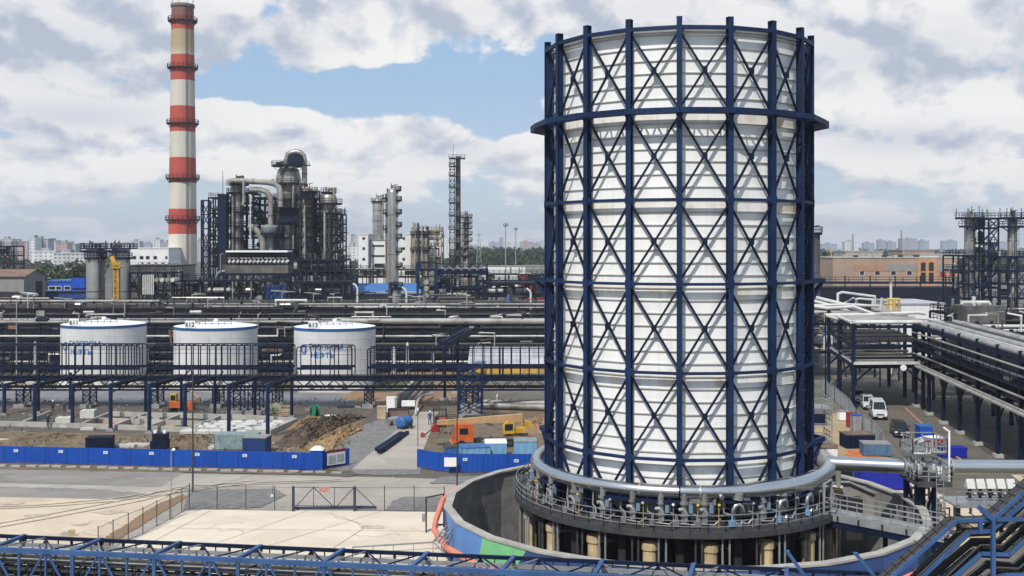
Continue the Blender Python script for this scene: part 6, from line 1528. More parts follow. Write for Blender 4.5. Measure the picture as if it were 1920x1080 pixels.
# ------------------------------------------------------------------ things left of the unit
for x, lab in ((179, 'silver silo under the blue top platform, left of its twin'), (227, 'silver silo with the yellow ladder tower before it')):
    vessel('silo', lab, 'silo', x, 33, 466, 250, STEEL, (484,), dome=False, extra=.35, pipes=1, ladder=0, pm=NAVY, group='twin silver silos', bands=3)
tpf = thing('top_platform', 'blue railed platform with valves bridging the tops of the twin silos', 'platform', (XW(204, 250), 250, ZW(467, 250))); xa, xb = XW(160, 250), XW(248, 250); z = ZW(467, 250)
MB().box(xa, xb, 247, 253.5, z, z + .25).build('deck', NAVY, tpf); m = MB(); m.bar((xa, 247, z - .5), (xb, 247, z - .5), .3, .5); m.rail([(xa, 247, z + .2), (xb, 247, z + .2), (xb, 253.5, z + .2), (xa, 253.5, z + .2)], 1.1, .9, .06, 3, True); m.build('railing', NAVY, tpf)
rn = random.Random(6)
for i in range(12): x = rn.uniform(xa + .5, xb - .5); m = MB(); m.tube([(x, 249, z), (x, 249, z + rn.uniform(.8, 2.0)), (x + rn.uniform(-.6, .6), 249, z + 1.4)], .14, 6); m.build('valve', SOOT if i % 3 else PIPEG, tpf)
yt = thing('ladder_tower', 'bright yellow caged ladder tower before the right silver silo', 'ladder tower', (XW(219, 240), 240, 0)); lattice('', '', '', 219, 8, 503, 240, YELL, base=3.0, n=12, t=yt, part='frame', thick=.28)
m = MB(); p = P(219, 503, 240); m.cbox((p.x, p.y, p.z), 2.1, 1.8, .25); m.rail([(p.x - 1, p.y - .9, p.z + .2), (p.x + 1, p.y - .9, p.z + .2)], 1.1, .7, .07); m.bar((p.x, p.y, p.z), (p.x - 1.1, p.y, p.z + 2.6), .5, .9); m.bar((p.x, p.y, p.z + .5), (p.x + 1, p.y, p.z + 1.3), .5); m.build('head', YELL, yt)
MB().box(XW(216, 240), XW(222, 240), 240, 241, 0, 3.2).build('foot', CONC, yt)
def house(label, x0, x1, y0, Y, depth, wm, roofm=None, cat='building', name='building', wins=(), gable=0, extra=None, base=0.0, doors=()):
    X0, X1, H = XW(x0, Y), XW(x1, Y), ZW(y0, Y); t = thing(name, label, cat, ((X0 + X1) / 2, Y, base)); MB().box(X0, X1, Y, Y + depth, base, H).build('walls', wm, t)
    if gable:
        m = MB(); xm = X0 + (X1 - X0) * gable[0]; hz = H + gable[1]; e = .4
        m.add([(X0 - e, Y - e, H - .1), (xm, Y - e, hz), (X1 + e, Y - e, H - .1), (X0 - e, Y + depth + e, H - .1), (xm, Y + depth + e, hz), (X1 + e, Y + depth + e, H - .1)], [(0, 1, 4, 3), (1, 2, 5, 4), (0, 2, 1), (3, 4, 5), (0, 3, 5, 2)]); m.build('roof', roofm, t)
    else:
        m = MB(); m.box(X0 - .2, X1 + .2, Y - .2, Y + depth + .2, H, H + .35); m.build('roof', roofm or CONC, t)
    for (wx, wy, ww, wh) in wins:
        p = P(wx, wy, Y); w2, h2 = ww / 2 / F * Y, wh / 2 / F * Y; f = MB().box(p.x - w2 - .12, p.x + w2 + .12, Y - .06, Y - .01, p.z - h2 - .12, p.z + h2 + .12).build('window', WHITE if wm != WALLW else GREYW, t); MB().box(p.x - w2, p.x + w2, Y - .1, Y - .06, p.z - h2, p.z + h2).build('pane', GLASS, f)
    return t
house('long white flat roofed building left of the chimney with a row of small windows', 243, 316, 466, 400, 24, WALLW, WALLW, wins=[(x, 483, 6, 5) for x in (252, 265.5, 277, 291)] + [(312, 483, 3, 5)])
b = house('low dark building with a railed roof at the foot of the chimney', 243, 341, 499, 330, 14, CLADD, SOOT, wins=())
xx0, xx1 = XW(243, 330), XW(341, 330); m = MB(); m.rail([(xx0, 330, ZW(499, 330)), (xx1, 330, ZW(499, 330))], 1.2, 2.5, .07); m.build('railing', GALV, b)
for i in range(6): x = xx0 + (xx1 - xx0) * (.2 + .13 * i); MB().lathe([(.35, ZW(499, 330)), (.35, ZW(494, 330)), (.6, ZW(493, 330)), (.1, ZW(491, 330))], (x, 332), 8).build('roof_vent', GALV, b, True)
gs = thing('shed', 'grey shed with a brown gabled roof at the picture edge', 'shed', (XW(0, 285), 285, 0)); X0, X1, z1, z2 = XW(-70, 285), XW(45, 285), ZW(517, 285), ZW(505.5, 291)
MB().box(X0, X1, 285, 298, 0, z1).build('walls', GREYW, gs)
m = MB(); m.add([(X1, 285, z1), (X1, 298, z1), (X1, 291.5, z2)], [(0, 1, 2)]); m.build('gable', GREYW, gs)
m = MB(); m.add([(X0, 284.4, z1 - .2), (X1 + .5, 284.4, z1 - .2), (X1 + .5, 291.5, z2 + .1), (X0, 291.5, z2 + .1), (X0, 298.6, z1 - .2), (X1 + .5, 298.6, z1 - .2)], [(0, 1, 2, 3), (3, 2, 5, 4)]); m.build('roof', BROWNROOF, gs)
MB().box(X0, X1 + .3, 284.4, 284.7, 0, ZW(547, 284.5)).build('lower_wall', SOOT, gs); MB().box(X1, X1 + .06, 292, 296, 0, ZW(527, 294)).build('door', SOOT, gs)
bb_ = house('bright blue flat roofed cabin block with two bands of white windows', 90, 163, 528, 312, 14, CONTBLUE, MIDBLUE, 'cabin block', 'cabin_block', wins=[(98, 540, 12, 6), (110, 540, 9, 6), (126, 540, 10, 6)])
MB().box(XW(134, 311.7), XW(160, 311.7), 311.4, 312, ZW(540, 312), ZW(521, 312)).build('upper_storey', CONTBLUE, bb_); m = MB(); m.box(XW(90, 311.6), XW(160, 311.6), 311.3, 311.9, ZW(547, 312), ZW(544.5, 312)); m.build('canopy', PALEBLUE, bb_)
house('low blue wall of sheds below the blue cabin block', 80, 165, 549, 300, 6, mat('deep blue sheet', (.015, .05, .2), .6), NAVY2, 'shed', 'shed')  # deep blue wall sheets
ex = steel_frame('exchanger_staging', 'dark frame with a row of tall white finned tubes right of the silos', 'steel frame', 244, 322, 512, 250, 8, (546, 570), NAVY2, bays=5, seed=31, clutter=22)
for i in range(8): x = XW(261 + i * 3.8, 249.6); m = MB(); m.bar((x, 249.6, ZW(552, 250)), (x, 249.6, ZW(516 - (i > 3), 250)), .24, .3); m.build('finned_tube', PIPEW if i > 1 else SOOT, ex)
for i in range(4): p = P(293 + i * 10, 525, 249); m = MB(); m.tube([p, p + Vector((0, 4, 0))], .5, 12); m.build('drum', PIPEW if i % 2 else PIPEG, ex, True)
bg = thing('inclined_gallery', 'long pale pipe gallery rising gently towards the silver silos', 'pipe gallery', tuple(P(80, 580, 226)))
MB().tube([P(-30, 586, 226), P(60, 583, 226), P(162, 567, 234)], .42, 10).build('pipe_run', PIPEG, bg, True); MB().tube([P(-30, 590, 225), P(70, 587, 225), P(164, 570, 233)], .22, 8).build('pipe_run', PIPED, bg, True)
m = MB()
for x, y in ((0, 586), (40, 585), (90, 580), (130, 573)): p = P(x, y, 226); m.bar((p.x, p.y, 0), p, .25)
tag(m.build('trestle_leg', NAVY2, bg), kind='stuff')
lt = thing('lamp_mast', 'pale lamp mast standing before the pipe racks at the left', 'lamp post', (XW(31, 185), 185, 0)); MB().cyl((XW(31, 185), 185), .12, 0, ZW(556, 185), 8, .07).build('pole', PIPEG, lt, True); m = MB(); m.cbox((XW(31, 185), 185, ZW(558, 185)), 1.3, .6, .3); m.build('lamp_head', LAMP, lt)
flr = steel_frame('process_staging', 'dark rusty frame poking in at the left picture edge before the city', 'steel frame', -60, 17, 462, 330, 10, (480, 496), SOOT, bays=4, seed=33, clutter=30)

# ------------------------------------------------------------------ things right of the unit
vessel('silo', 'grey cylindrical silo on the white building', 'silo', 709, 21, 372, 408, CLAD, (378,), dome=True, base=ZW(452, 408), extra=.5, pipes=1, seed=40, ladder=0)
tb = house('white tower block with three small windows, left wing', 672, 690, 440, 400, 12, WALLW, WALLW, wins=[(682, 447, 4, 4), (682, 466, 4, 4), (682, 486, 4, 4)])
tb = house('white middle block carrying the silo, with dark bands', 695, 724, 451, 404, 12, WALLW, GREYW, wins=[(709, 461, 22, 2.5), (709, 480, 24, 2.5), (712, 498, 19, 7)])
tb = house('white tower block with three small windows, right wing', 747, 770, 440, 402, 12, WALLW, WALLW, wins=[(757, 447, 4, 4), (757, 466, 4, 4), (757, 486, 4, 4), (757, 503, 4, 4)])
vessel('column', 'rusty slim column touching the tall silver column', 'column', 727, 9, 362, 345, RUSTY, (372, 400, 430), extra=.6, pipes=1, seed=41)
vessel('column', 'tall slim silver column standing alone between the cracking unit and the lattice stack', 'column', 736.5, 20, 354, 330, STEEL, (357, 376, 400, 424, 446, 472, 500), sections=((600, 23), (520, 22), (400, 19), (360, 19)), extra=.9, pipes=2, seed=42, ladder=0, arc_=(-60, 75), bands=4)
vessel('drum', 'short bright upright drum at the foot of the tall silver column', 'drum', 742, 19, 541, 222, STEEL, (541,), dome=False, extra=.35, pipes=1, ladder=0)
br = steel_frame('process_staging', 'brownish open frame with slim columns beside the white tower blocks', 'steel frame', 772, 828, 433, 390, 10, (445, 462, 480, 498), OCHRE, bays=4, seed=43, clutter=26, rail=True)
for x, top in ((776, 425), (784, 425), (793, 431), (800, 431)): vessel('column', {776: 'ochre thin column at the left of the brownish frame', 784: 'second ochre thin column of the brownish frame', 793: 'mossy thin column in the middle of the brownish frame', 800: 'mossy thin column right of the middle of the brownish frame'}[x], 'column', x, 6.5, top, 388, OCHRE, (440, 470), extra=.5, pipes=1, ladder=0, seed=x, bands=3)
ps = thing('lattice_stack', 'tallest lattice framed stack with ladders right of the silver column', 'stack', (XW(857, 400), 400, 0)); lattice('', '', '', 848, 9, 296, 400, SOOT, n=26, t=ps, part='frame', thick=.22)
MB().cyl((XW(859, 401), 401), 5.6 / F * 400, 0, ZW(293, 400), 18, 4.6 / F * 400).build('flue', CLADD, ps, True)
for y in (297, 312, 330, 352, 380, 405, 430, 455, 480): m = MB(); z = ZW(y, 400); xq = XW(842, 400), XW(872 if y < 300 or y % 2 else 862, 400); m.rail([(xq[0], 398, z), (xq[1], 398, z)], 1.2, 1.6, .07); m.box(xq[0], xq[1], 398, 402.5, z - .15, z + .1); m.build('platform', SOOT, ps)
m = MB(); m.bar((XW(850, 400), 400, ZW(292, 400)), (XW(850, 400), 400, ZW(270, 400)), .1); m.build('mast', SOOT, ps)
vessel('column', 'ochre column with round platforms right beside the lattice stack', 'column', 874, 10, 403, 398, OCHRE, (408, 418, 428, 440, 452, 465, 480), extra=1.0, pipes=2, seed=50, bands=4)
# blue air-cooler frame in front
bf = steel_frame('cooler_staging', 'mid blue open frame carrying a bank of air coolers near the tower', 'steel frame', 783, 912, 506, 262, 12, (540, 565), NAVY, bays=4, seed=51, clutter=34)
xa, xb = XW(820, 261), XW(910, 261); m = MB(); m.box(xa, xb, 261, 272, ZW(514, 261), ZW(507, 261)); m.build('plenum', NAVY, bf)
for i in range(6): x = xa + (xb - xa) * (i + .5) / 6; m = MB(); m.bar((x - .9, 261, ZW(507, 261)), (x, 261, ZW(498, 261)), .16); m.bar((x + .9, 261, ZW(507, 261)), (x, 261, ZW(498, 261)), .16); m.build('v_strut', GALV, bf); MB().lathe([(.9, ZW(507, 261)), (.8, ZW(503, 261))], (x, 265), 14).build('fan_ring', PIPEG, bf, True)
m = MB(); X0, X1 = XW(783, 260), XW(818, 260); m.bar((X0, 260, 0), (X0, 260, ZW(492, 260)), .5); m.bar((X1, 260, 0), (X1, 260, ZW(492, 260)), .5); m.bar((X0, 260, ZW(492, 260)), (X1, 260, ZW(492, 260)), .5); m.build('portal', BLUE, bf)
for i, y in enumerate((529, 541, 554)): p = P(799, y, 258); m = MB(); m.tube([p, p + Vector((0, 5, 0))], .6, 16); m.build('exchanger_head', PIPEG, bf, True)
for x in (826, 862, 898): m = MB(); m.bar(P(x - 12, 585, 258), P(x + 8, 545, 258), .2); m.bar(P(x + 12, 585, 258), P(x - 8, 545, 258), .2); m.build('cross_brace', BLUE, bf)
rb = house('long blue sheet roofed building behind the silver column', 600, 790, 549, 300, 12, GREYW, None, 'building', 'building'); m = MB(); m.add([(XW(598, 300), 299, ZW(551, 300)), (XW(792, 300), 299, ZW(551, 300)), (XW(792, 300), 309, ZW(533, 300)), (XW(598, 300), 309, ZW(533, 300))], [(0, 1, 2, 3)]); m.build('roof_sheet', mat('mid blue roof', (.045, .14, .36), .6, var=.12, scale=.2), rb)  # mid blue roof sheeting
steel_frame('process_staging', 'low frame of pipes and drums left of the blue roofed building', 'steel frame', 548, 660, 530, 252, 9, (556,), NAVY2, bays=6, seed=52, clutter=44)
steel_frame('process_staging', 'low cluttered frame of pipes and valves right of the mid blue frame', 'steel frame', 905, 1130, 532, 262, 12, (556,), NAVY2, bays=9, seed=53, clutter=56)
steel_frame('process_staging', 'far low rusty pipe frame under the tree line near the tower', 'steel frame', 895, 1130, 515, 360, 12, (528,), SOOT, bays=9, seed=54, clutter=46)
steel_frame('process_staging', 'low distant frame of pipes below the white tower blocks', 'steel frame', 640, 780, 506, 370, 10, (520,), SOOT, bays=7, seed=55, clutter=40)
vs_ = vessel('drum', 'squat pale tank beside the short bright drum', 'tank', 786, 26, 565, 226, PIPEG, (), dome=True, pipes=1, ladder=0, extra=.3, bands=1)
vessel('drum', 'slim blue upright drum right of the mid blue frame', 'drum', 955, 9, 552, 222, MIDBLUE, (), dome=True, pipes=1, ladder=0, bands=1)
for x, yt_, lab in ((762, 547, 'white gooseneck vent pipe by the short bright drum'), (995, 549, 'white upright vent pipe close to the tower'), (670, 540, 'pale bent vent pipe on the dark frame')):
    p = P(x, 588, 220); t = thing('vent_pipe', lab, 'pipe', (p.x, p.y, 0)); z = ZW(yt_, 220); MB().tube([(p.x, p.y, 0), (p.x, p.y, z), (p.x - .3, p.y, z + .5), (p.x - .9, p.y, z + .9)], .2, 8).build('pipe_run', PIPEW, t, True); m = MB(); m.tube([(p.x, p.y, z * .9), (p.x, p.y, z * .9 + .2)], .34, 10); m.build('flange', PIPEG, t, True)
# dark red tank wagon row and white store far behind
for (x0, x1, y0, Y, m_, lab) in ((905, 985, 500, 520, WALLW, 'long low white store before the tree line'), (985, 1060, 499, 560, CLAD, 'long low grey store before the tree line by the tower'), (975, 1030, 516, 420, RED, 'low dark red store before the tree line near the tower')):
    house(lab, x0, x1, y0, Y, 14, m_, GREYW)
for (x, yt_, Y, lab) in ((948, 423, 480, 'tall lamp mast with a round lamp crown before the tree line'), (967, 430, 600, 'thin bare mast right of the lamp mast')):
    X = XW(x, Y); t = thing('lamp_mast', lab, 'mast', (X, Y, 0)); MB().cyl((X, Y), .35, 0, ZW(yt_, Y), 8, .18).build('pole', GALV, t, True); MB().lathe([(.4, ZW(yt_, Y) - .4), (1.1, ZW(yt_, Y)), (1.1, ZW(yt_, Y) + .9), (.4, ZW(yt_, Y) + 1.2)], (X, Y), 10).build('lamp_crown' if x == 948 else 'mast_head', GALV, t, True)
for (x, w, yt_, Y, lab) in ((898, 12, 437, 800, 'steel lattice power pylon before the tree line'), (1690, 5, 432, 900, 'slim lattice mast on the horizon right of the tower'), (1599, 5, 438, 900, 'slim lattice mast near the pale distant block')):
    t = lattice('pylon', lab, 'pylon', x, w, yt_, Y, GALV, n=8, taper=.25, thick=.25); X = XW(x, Y); m = MB(); h = ZW(yt_, Y)
    if w > 6:
        for k in (.7, .84, .95): m.bar((X - 6 * (1.4 - k), Y, h * k), (X + 6 * (1.4 - k), Y, h * k), .3)
        m.build('cross_arm', GALV, t)

# ------------------------------------------------------------------ right-hand side: road, racks, brick buildings
sheet('side_road', [(1540, 660), (1650, 660), (1720, 752), (1960, 940), (1960, 1000), (1760, 925), (1590, 745), (1545, 690)], ASPHR, 0.045)
sheet('rack_yard', [(1640, 650), (1960, 640), (2050, 900), (1960, 930), (1715, 750)], gmat('rack yard in shade tone', (.05, .044, .036), (.08, .07, .055), .3, (.12, .095, .065), .15, .5, .4, .35), 0.03)  # yard colour darkened in place of shade on and under the racks
sheet('sand_yard', [(1525, 780), (1600, 770), (1660, 850), (1690, 880), (1530, 900)], SAND, 0.04, rag=.5)
sheet('concrete_yard', [(1525, 930), (1620, 905), (1990, 870), (1990, 1010), (1720, 1030)], CONCG, 0.035)
sheet('clay_patch', [(1585, 845), (1640, 845), (1660, 870), (1590, 872)], mat('orange clay fill', (0.5, .145, .05)), .06, rag=.3)
kb = MB().cbox((0, 0, 0), .3, 1.0, .22).build('painted_kerb', mat('faded pink kerb', (.38, .2, .15), .8, var=.3)); tag(kb, 'faded pink and sand coloured kerb block along the right side road', 'kerb block', 'kerb blocks along the right side road')
for i in range(26):
    u = i / 25; p = G(1698 + 118 * u, 768 + 112 * u, .045); rz = atan2(-(52 - 46), 30)
    if i == 0: kb.location = p; kb.rotation_euler = (0, 0, -.1)
    else: dup(kb, p, -.1)
# sheet fence along the road
sf = thing('sheet_fence', 'pale grey sheet metal fence on posts along the left side of the road', 'fence', tuple(G(1600, 770)))
px = [(1542, 733), (1565, 752), (1592, 775), (1605, 800), (1635, 820), (1656, 848)]; pts = [G(*q) for q in px]; FSH = mat('pale grey sheet', (.33, .35, .37), .5, .2, .12, .6, .3)
for p, q in zip(pts, pts[1:]):
    d = q - p; n = max(2, int(d.length / .5)); vs = []; nn = Vector((d.y, -d.x, 0)).normalized() * .05; m = MB()
    for i in range(n + 1): o = p + d * (i / n) + (nn if i % 2 else -nn); vs += [(o.x, o.y, .1), (o.x, o.y, 1.9)]
    m.add(vs, [(2 * i, 2 * i + 2, 2 * i + 3, 2 * i + 1) for i in range(n)]); m.build('sheeting', FSH, sf)
    m = MB(); k = max(1, int(d.length / 3))
    for i in range(k + 1): o = p + d * (i / k); m.bar(o, o + Vector((0, 0, 2.05)), .08)
    m.bar(p + Vector((0, 0, 2)), q + Vector((0, 0, 2)), .06); m.build('fence_frame', GALV, sf)

# vehicles, nose towards local -y
def vehicle(name, label, cat, L, W, side, m_, hood, wind, roof, loc, rz, rim=.34, lights=True, plate=True, box=None):
    """side: lower body outline; hood/wind/roof: y,z stations of the nose, windscreen foot, roof front, roof back, tail."""
    t = thing(name, label, cat, (0, 0, 0)); hw = W / 2; (yn, zn), (yw, zw), (yr, zr), (yb, zb_), (yt_, zt_) = side; z0 = .28
    st = [(yn, z0, zn * .7, .90), (yn + .12, z0, zn, .97), (yw, z0, zw, 1.0), (yb, z0, zw + .05, 1.0), (yt_ - .08, z0, zt_ if box is None else zw, .99), (yt_, z0 + .1, (zt_ if box is None else zw) - .05, .95)]
    m = MB(); vs = []
    for y, za, zc, k in st:
        for s in (-1, 1):
            pass
        vs += [(-hw * k * .96, y, za), (-hw * k, y, za + .25), (-hw * k, y, zc - .08), (-hw * k * .9, y, zc), (hw * k * .9, y, zc), (hw * k, y, zc - .08), (hw * k, y, za + .25), (hw * k * .96, y, za)]
    n = len(st); fs = [(i * 8 + j, i * 8 + (j + 1) % 8, (i + 1) * 8 + (j + 1) % 8, (i + 1) * 8 + j) for i in range(n - 1) for j in range(8)] + [tuple(range(7, -1, -1)), tuple((n - 1) * 8 + j for j in range(8))]
    m.add(vs, fs); b = m.build('body', m_, t, True)
    m = MB(); kw, kr = .93, .80; vs = [(-hw * kw, yw, zw - .02), (hw * kw, yw, zw - .02), (hw * kr, yr, zr), (-hw * kr, yr, zr), (-hw * kr, yb, zb_), (hw * kr, yb, zb_), (hw * kw, yt_ - .1, zt_ if zt_ < zr - .3 else zw), (-hw * kw, yt_ - .1, zt_ if zt_ < zr - .3 else zw)]
    if box == 'pickup': vs[6] = (hw * kw, yb + .25, zw); vs[7] = (-hw * kw, yb + .25, zw)
    m.add(vs, [(0, 1, 2, 3), (3, 2, 5, 4), (4, 5, 6, 7), (0, 3, 4, 7), (1, 6, 5, 2), (0, 7, 6, 1)]); m.build('cabin', m_, t)
    def quad(a, b_, c, d, sh, nm, off):
        A, B_, C_, D_ = map(Vector, (a, b_, c, d)); c0 = (A + B_ + C_ + D_) / 4; nn = (B_ - A).cross(D_ - A).normalized() * off; MB().add([c0 + (v - c0) * sh + nn for v in (A, B_, C_, D_)], [(0, 1, 2, 3)]).build(nm, GLASS, t)
    quad(vs[0], vs[1], vs[2], vs[3], .9, 'windscreen', .02); quad(vs[7], vs[0], vs[3], vs[4], .84, 'side_window', .02); quad(vs[1], vs[6], vs[5], vs[2], .84, 'side_window', .02); quad(vs[6], vs[7], vs[4], vs[5], .8, 'rear_window', .02)
    for s in (-1, 1):
        MB().box(s * hw * .72 - .2, s * hw * .72 + .2, yn - .02, yn + .06, zn * .62, zn * .62 + .2).build('headlight', LAMP, t)
        MB().box(s * hw - (.0 if s > 0 else .2), s * hw + (.2 if s > 0 else 0), yw + .15, yw + .27, zw + .02, zw + .24).build('mirror', BLACK, t)
    MB().box(-hw * .55, hw * .55, yn - .03, yn + .05, zn * .6, zn * .6 + .18).build('grille', BLACK, t); MB().box(-hw * .93, hw * .93, yn - .08, yn + .15, .28, .52).build('bumper', BLACK if m_ is not SUVM else DKST, t)
    MB().box(-.26, .26, yn - .1, yn - .08, .38, .5).build('number_plate', LAMP, t)
    wheels(t, [(sx * (hw - .1), y) for sx in (-1, 1) for y in (yn + .85, yt_ - .95)], rim, .22, (1, 0))
    t.location = loc; t.rotation_euler = (0, 0, rz); t.scale = (.88, .88, .88); return t
SUVM = mat('dark car paint', (.022, .025, .03), .22, .3, .1, 1.0); VANW = mat('white car paint', (.5, .51, .52), .3, 0, .06, 1.0)
rz = -.2
vehicle('minibus', 'white minibus with a high roof heading down the side road', 'minibus', 5.6, 2.05, ((-2.7, 1.15), (-1.75, 1.35), (-1.15, 2.45), (2.6, 2.55), (2.75, 2.5)), VANW, 0, 0, 0, G(1658, 788, .05) + Vector((0, 2.4, 0)), rz)
vehicle('van', 'small white van between the pickup and the minibus', 'van', 4.4, 1.8, ((-2.1, 1.0), (-1.2, 1.2), (-.5, 1.95), (2.0, 2.0), (2.2, 1.95)), VANW, 0, 0, 0, G(1636, 770, .05) + Vector((0, 2, 0)), rz)
vehicle('pickup', 'silver white pickup truck last in the line of vehicles', 'pickup', 5.2, 1.9, ((-2.5, 1.1), (-1.2, 1.25), (-.6, 1.95), (.9, 1.95), (2.6, 1.25)), mat('silver car paint', (.45, .46, .47), .3, .4, .06, 1.0), 0, 0, 0, G(1617, 757, .05) + Vector((0, 2, 0)), rz, box='pickup')
vehicle('suv', 'black suv leading the line of vehicles on the side road', 'suv', 4.7, 1.95, ((-2.35, 1.05), (-1.15, 1.2), (-.5, 1.82), (1.7, 1.84), (2.3, 1.2)), SUVM, 0, 0, 0, G(1699, 822, .05) + Vector((0, 2.2, 0)), rz, .38)

# ------------------------------------------------------------------ pipe bridge over the road and along its right side
rk = thing('road_pipe_bridge', 'big dark pipe bridge crossing the side road with pale pipes on top', 'pipe bridge', (XW(1650, 148), 148, 0))
A = Vector((45.8, 148.0, 0)); dep = Vector((3.6, 24, 0)); run = Vector((9.6, .6, 0))
def rp(u, v, z): q = A + dep * u + run * v; return (q.x, q.y, z)
for u in (0, .5, 1.0):
    m = MB(); m.bar(rp(u, 0, 0), rp(u, 0, 12.0), .42); m.build('column', NAVY, rk); m = MB(); m.bar(rp(u, 1, 0), rp(u, 1, 12.0), .42); m.build('column', NAVY2, rk)
    for z in (5.9, 8.6, 11.2): m = MB(); m.bar(rp(u, 0, z), rp(u, 1, z), .35, .55 if z < 6 else .4); m.build('cross_beam', NAVY, rk)
    m = MB(); m.bar(rp(u, 0, 3.6), rp(u, .26, 5.7), .22); m.bar(rp(u, 1, 3.6), rp(u, .74, 5.7), .22); m.build('knee_brace', NAVY, rk)
for v in (0, 1):
    for z in (5.9, 8.6, 11.2): m = MB(); m.bar(rp(0, v, z), rp(1, v, z), .3, .4); m.build('side_beam', NAVY, rk)
for u in (.12, .38): m = MB(); m.bar(rp(u - .12, 0, 3.8), rp(u, 0, 5.7), .2); m.build('knee_brace', NAVY, rk)
m = MB(); q = [rp(0, 0, 6.2), rp(0, 1, 6.2), rp(1, 1, 6.2), rp(1, 0, 6.2)]; m.poly([(p[0], p[1]) for p in q], 6.2, 6.28); m.build('deck', CONC, rk)
m = MB(); m.bar(rp(-.02, 0, 6.35), rp(-.02, 1.0, 6.35), .3, .35); m.build('pale_front_pipe', PIPEW, rk)
o = Vector(rp(-.03, .70, 5.75)); m = MB(); m.tube([o, o + Vector((0, -.08, 0))], .42, 20); s_ = m.build('height_sign', WHITE, rk); m = MB(); m.tube([o + Vector((0, -.05, 0)), o + Vector((0, -.095, 0))], .44, 20); 
MB().tube([o + Vector((0, -.09, 0)), o + Vector((0, -.1, 0))], .30, 20).build('sign_face', LAMP, s_)
rn = random.Random(71)
for i in range(9):                 # pipes across, at three levels
    u = .05 + .1 * i
    for z, r, mm in ((6.7, .2, PIPED), (9.0, .16, PIPED), (11.6, .2 + .05 * (i % 3), PIPEW if i % 3 == 0 else PIPEG)):
        if z < 9 and i % 2: continue
        MB().tube([rp(u, -.02, z + r), rp(u, 1.02, z + r)], r, 8).build('pipe', mm, rk, True)
m = MB(); m.rail([rp(0, 0, 8.8), rp(0, 1, 8.8)], 1.1, 1.2, .035, 2); m.rail([rp(0, 0, 8.8), rp(1, 0, 8.8)], 1.1, 1.6, .035, 2); m.build('railing', NAVY, rk)
m = MB(); m.tube([rp(0, -.02, 11.8), rp(0, 1.05, 11.8)], .26, 10); m.tube([rp(0, -.02, 11.8), rp(.6, -.02, 11.8)], .24, 10); m.build('pale_top_pipe', PIPEW, rk, True)
# leading on, away from the viewer to the left
lr = thing('upper_pipes', 'fan of pale pipes and loops on the far end of the road pipe bridge', 'pipes', tuple(P(1600, 590, 175)))
for pts, Y, r in (([(1520, 556), (1570, 568), (1640, 590), (1720, 606)], 172, .3), ([(1520, 563), (1566, 575), (1630, 598)], 170, .25), ([(1524, 573), (1590, 571), (1648, 574)], 168, .22), ([(1548, 591), (1640, 590)], 160, .26), ([(1548, 591), (1600, 607)], 160, .26), ([(1520, 573), (1550, 578), (1600, 575), (1660, 597)], 166, .26), ([(1571, 566), (1571, 551), (1579, 548), (1640, 556), (1640, 585)], 172, .2), ([(1605, 577), (1605, 561), (1612, 560), (1636, 562), (1636, 590)], 174, .18), ([(1650, 585), (1654, 558)], 172, .2), ([(1580, 570), (1600, 559), (1614, 575)], 173, .15), ([(1640, 590), (1720, 586), (1735, 588)], 165, .25), ([(1615, 598), (1735, 598), (1770, 606)], 155, .25)):
    MB().tube([P(x, y, Y) for x, y in pts], r, 8).build('pipe', PIPEW, lr, True)
m = MB()
for x, y, Y in ((1548, 591, 160), (1571, 566, 172), (1605, 577, 174), (1650, 585, 172), (1600, 600, 160)): p = P(x, y, Y); m.bar((p.x, p.y, 0), p, .18)
tag(m.build('pipe_post', NAVY2, lr), kind='stuff')
# the long leg that runs along the road towards the viewer
rl = thing('roadside_pipe_bridge', 'long dark pipe bridge with wide pale pipes running along the road towards the viewer', 'pipe bridge', (55, 125, 0))
B0 = Vector((55.3, 151, 0)); B1 = Vector((46.9, 86, 0)); L = (B1 - B0).length; du = (B1 - B0).normalized(); dw = Vector((-du.y, du.x, 0)); dw = dw if dw.x > 0 else -dw
def lp(s, w, z): q = B0 + du * s + dw * w; return Vector((q.x, q.y, z))
n = 9; WW = 8.0
for i in range(n + 1):
    s = L * i / n
    for w in (0, WW): m = MB(); m.bar(lp(s, w, 0), lp(s, w, 11.8), .38); m.build('column', NAVY, rl)
    m = MB(); m.cbox(lp(s, 0, 0), .9, .9, .4); m.build('footing', CONC, rl)
    for z in (6.0, 8.4, 11.0): m = MB(); m.bar(lp(s, 0, z), lp(s, WW, z), .3, .4); m.build('cross_beam', NAVY, rl)
for w in (0, WW):
    for z in (6.0, 8.4, 11.0): m = MB(); m.bar(lp(0, w, z), lp(L, w, z), .28, .45); m.build('side_beam', NAVY, rl)
for i in range(n):
    m = MB(); s0, s1 = L * i / n, L * (i + 1) / n; m.bar(lp(s0, 0, 3.9), lp(s0 + 2.2, 0, 5.8), .18); m.bar(lp(s1, 0, 3.9), lp(s1 - 2.2, 0, 5.8), .18); m.build('knee_brace', NAVY2, rl)
m = MB(); m.bar(lp(0, -.45, 6.15), lp(L, -.45, 6.15), .16, .3); m.bar(lp(0, -.75, 5.95), lp(L, -.75, 5.95), .3, .2); m.build('lower_tray', CONC, rl)
m = MB(); m.bar(lp(0, -.35, 8.3), lp(L, -.35, 8.3), .16, .2); m.build('tray', NAVY2, rl)
for z in (6.9, 9.3): MB().box(0, 0, 0, 0, 0, 0) if 0 else MB().bar(lp(0, 4, z), lp(L, 4, z), 7.0, .1).build('dark_backing', SOOT, rl)  # wide black sheets added to darken the underside between pipe levels
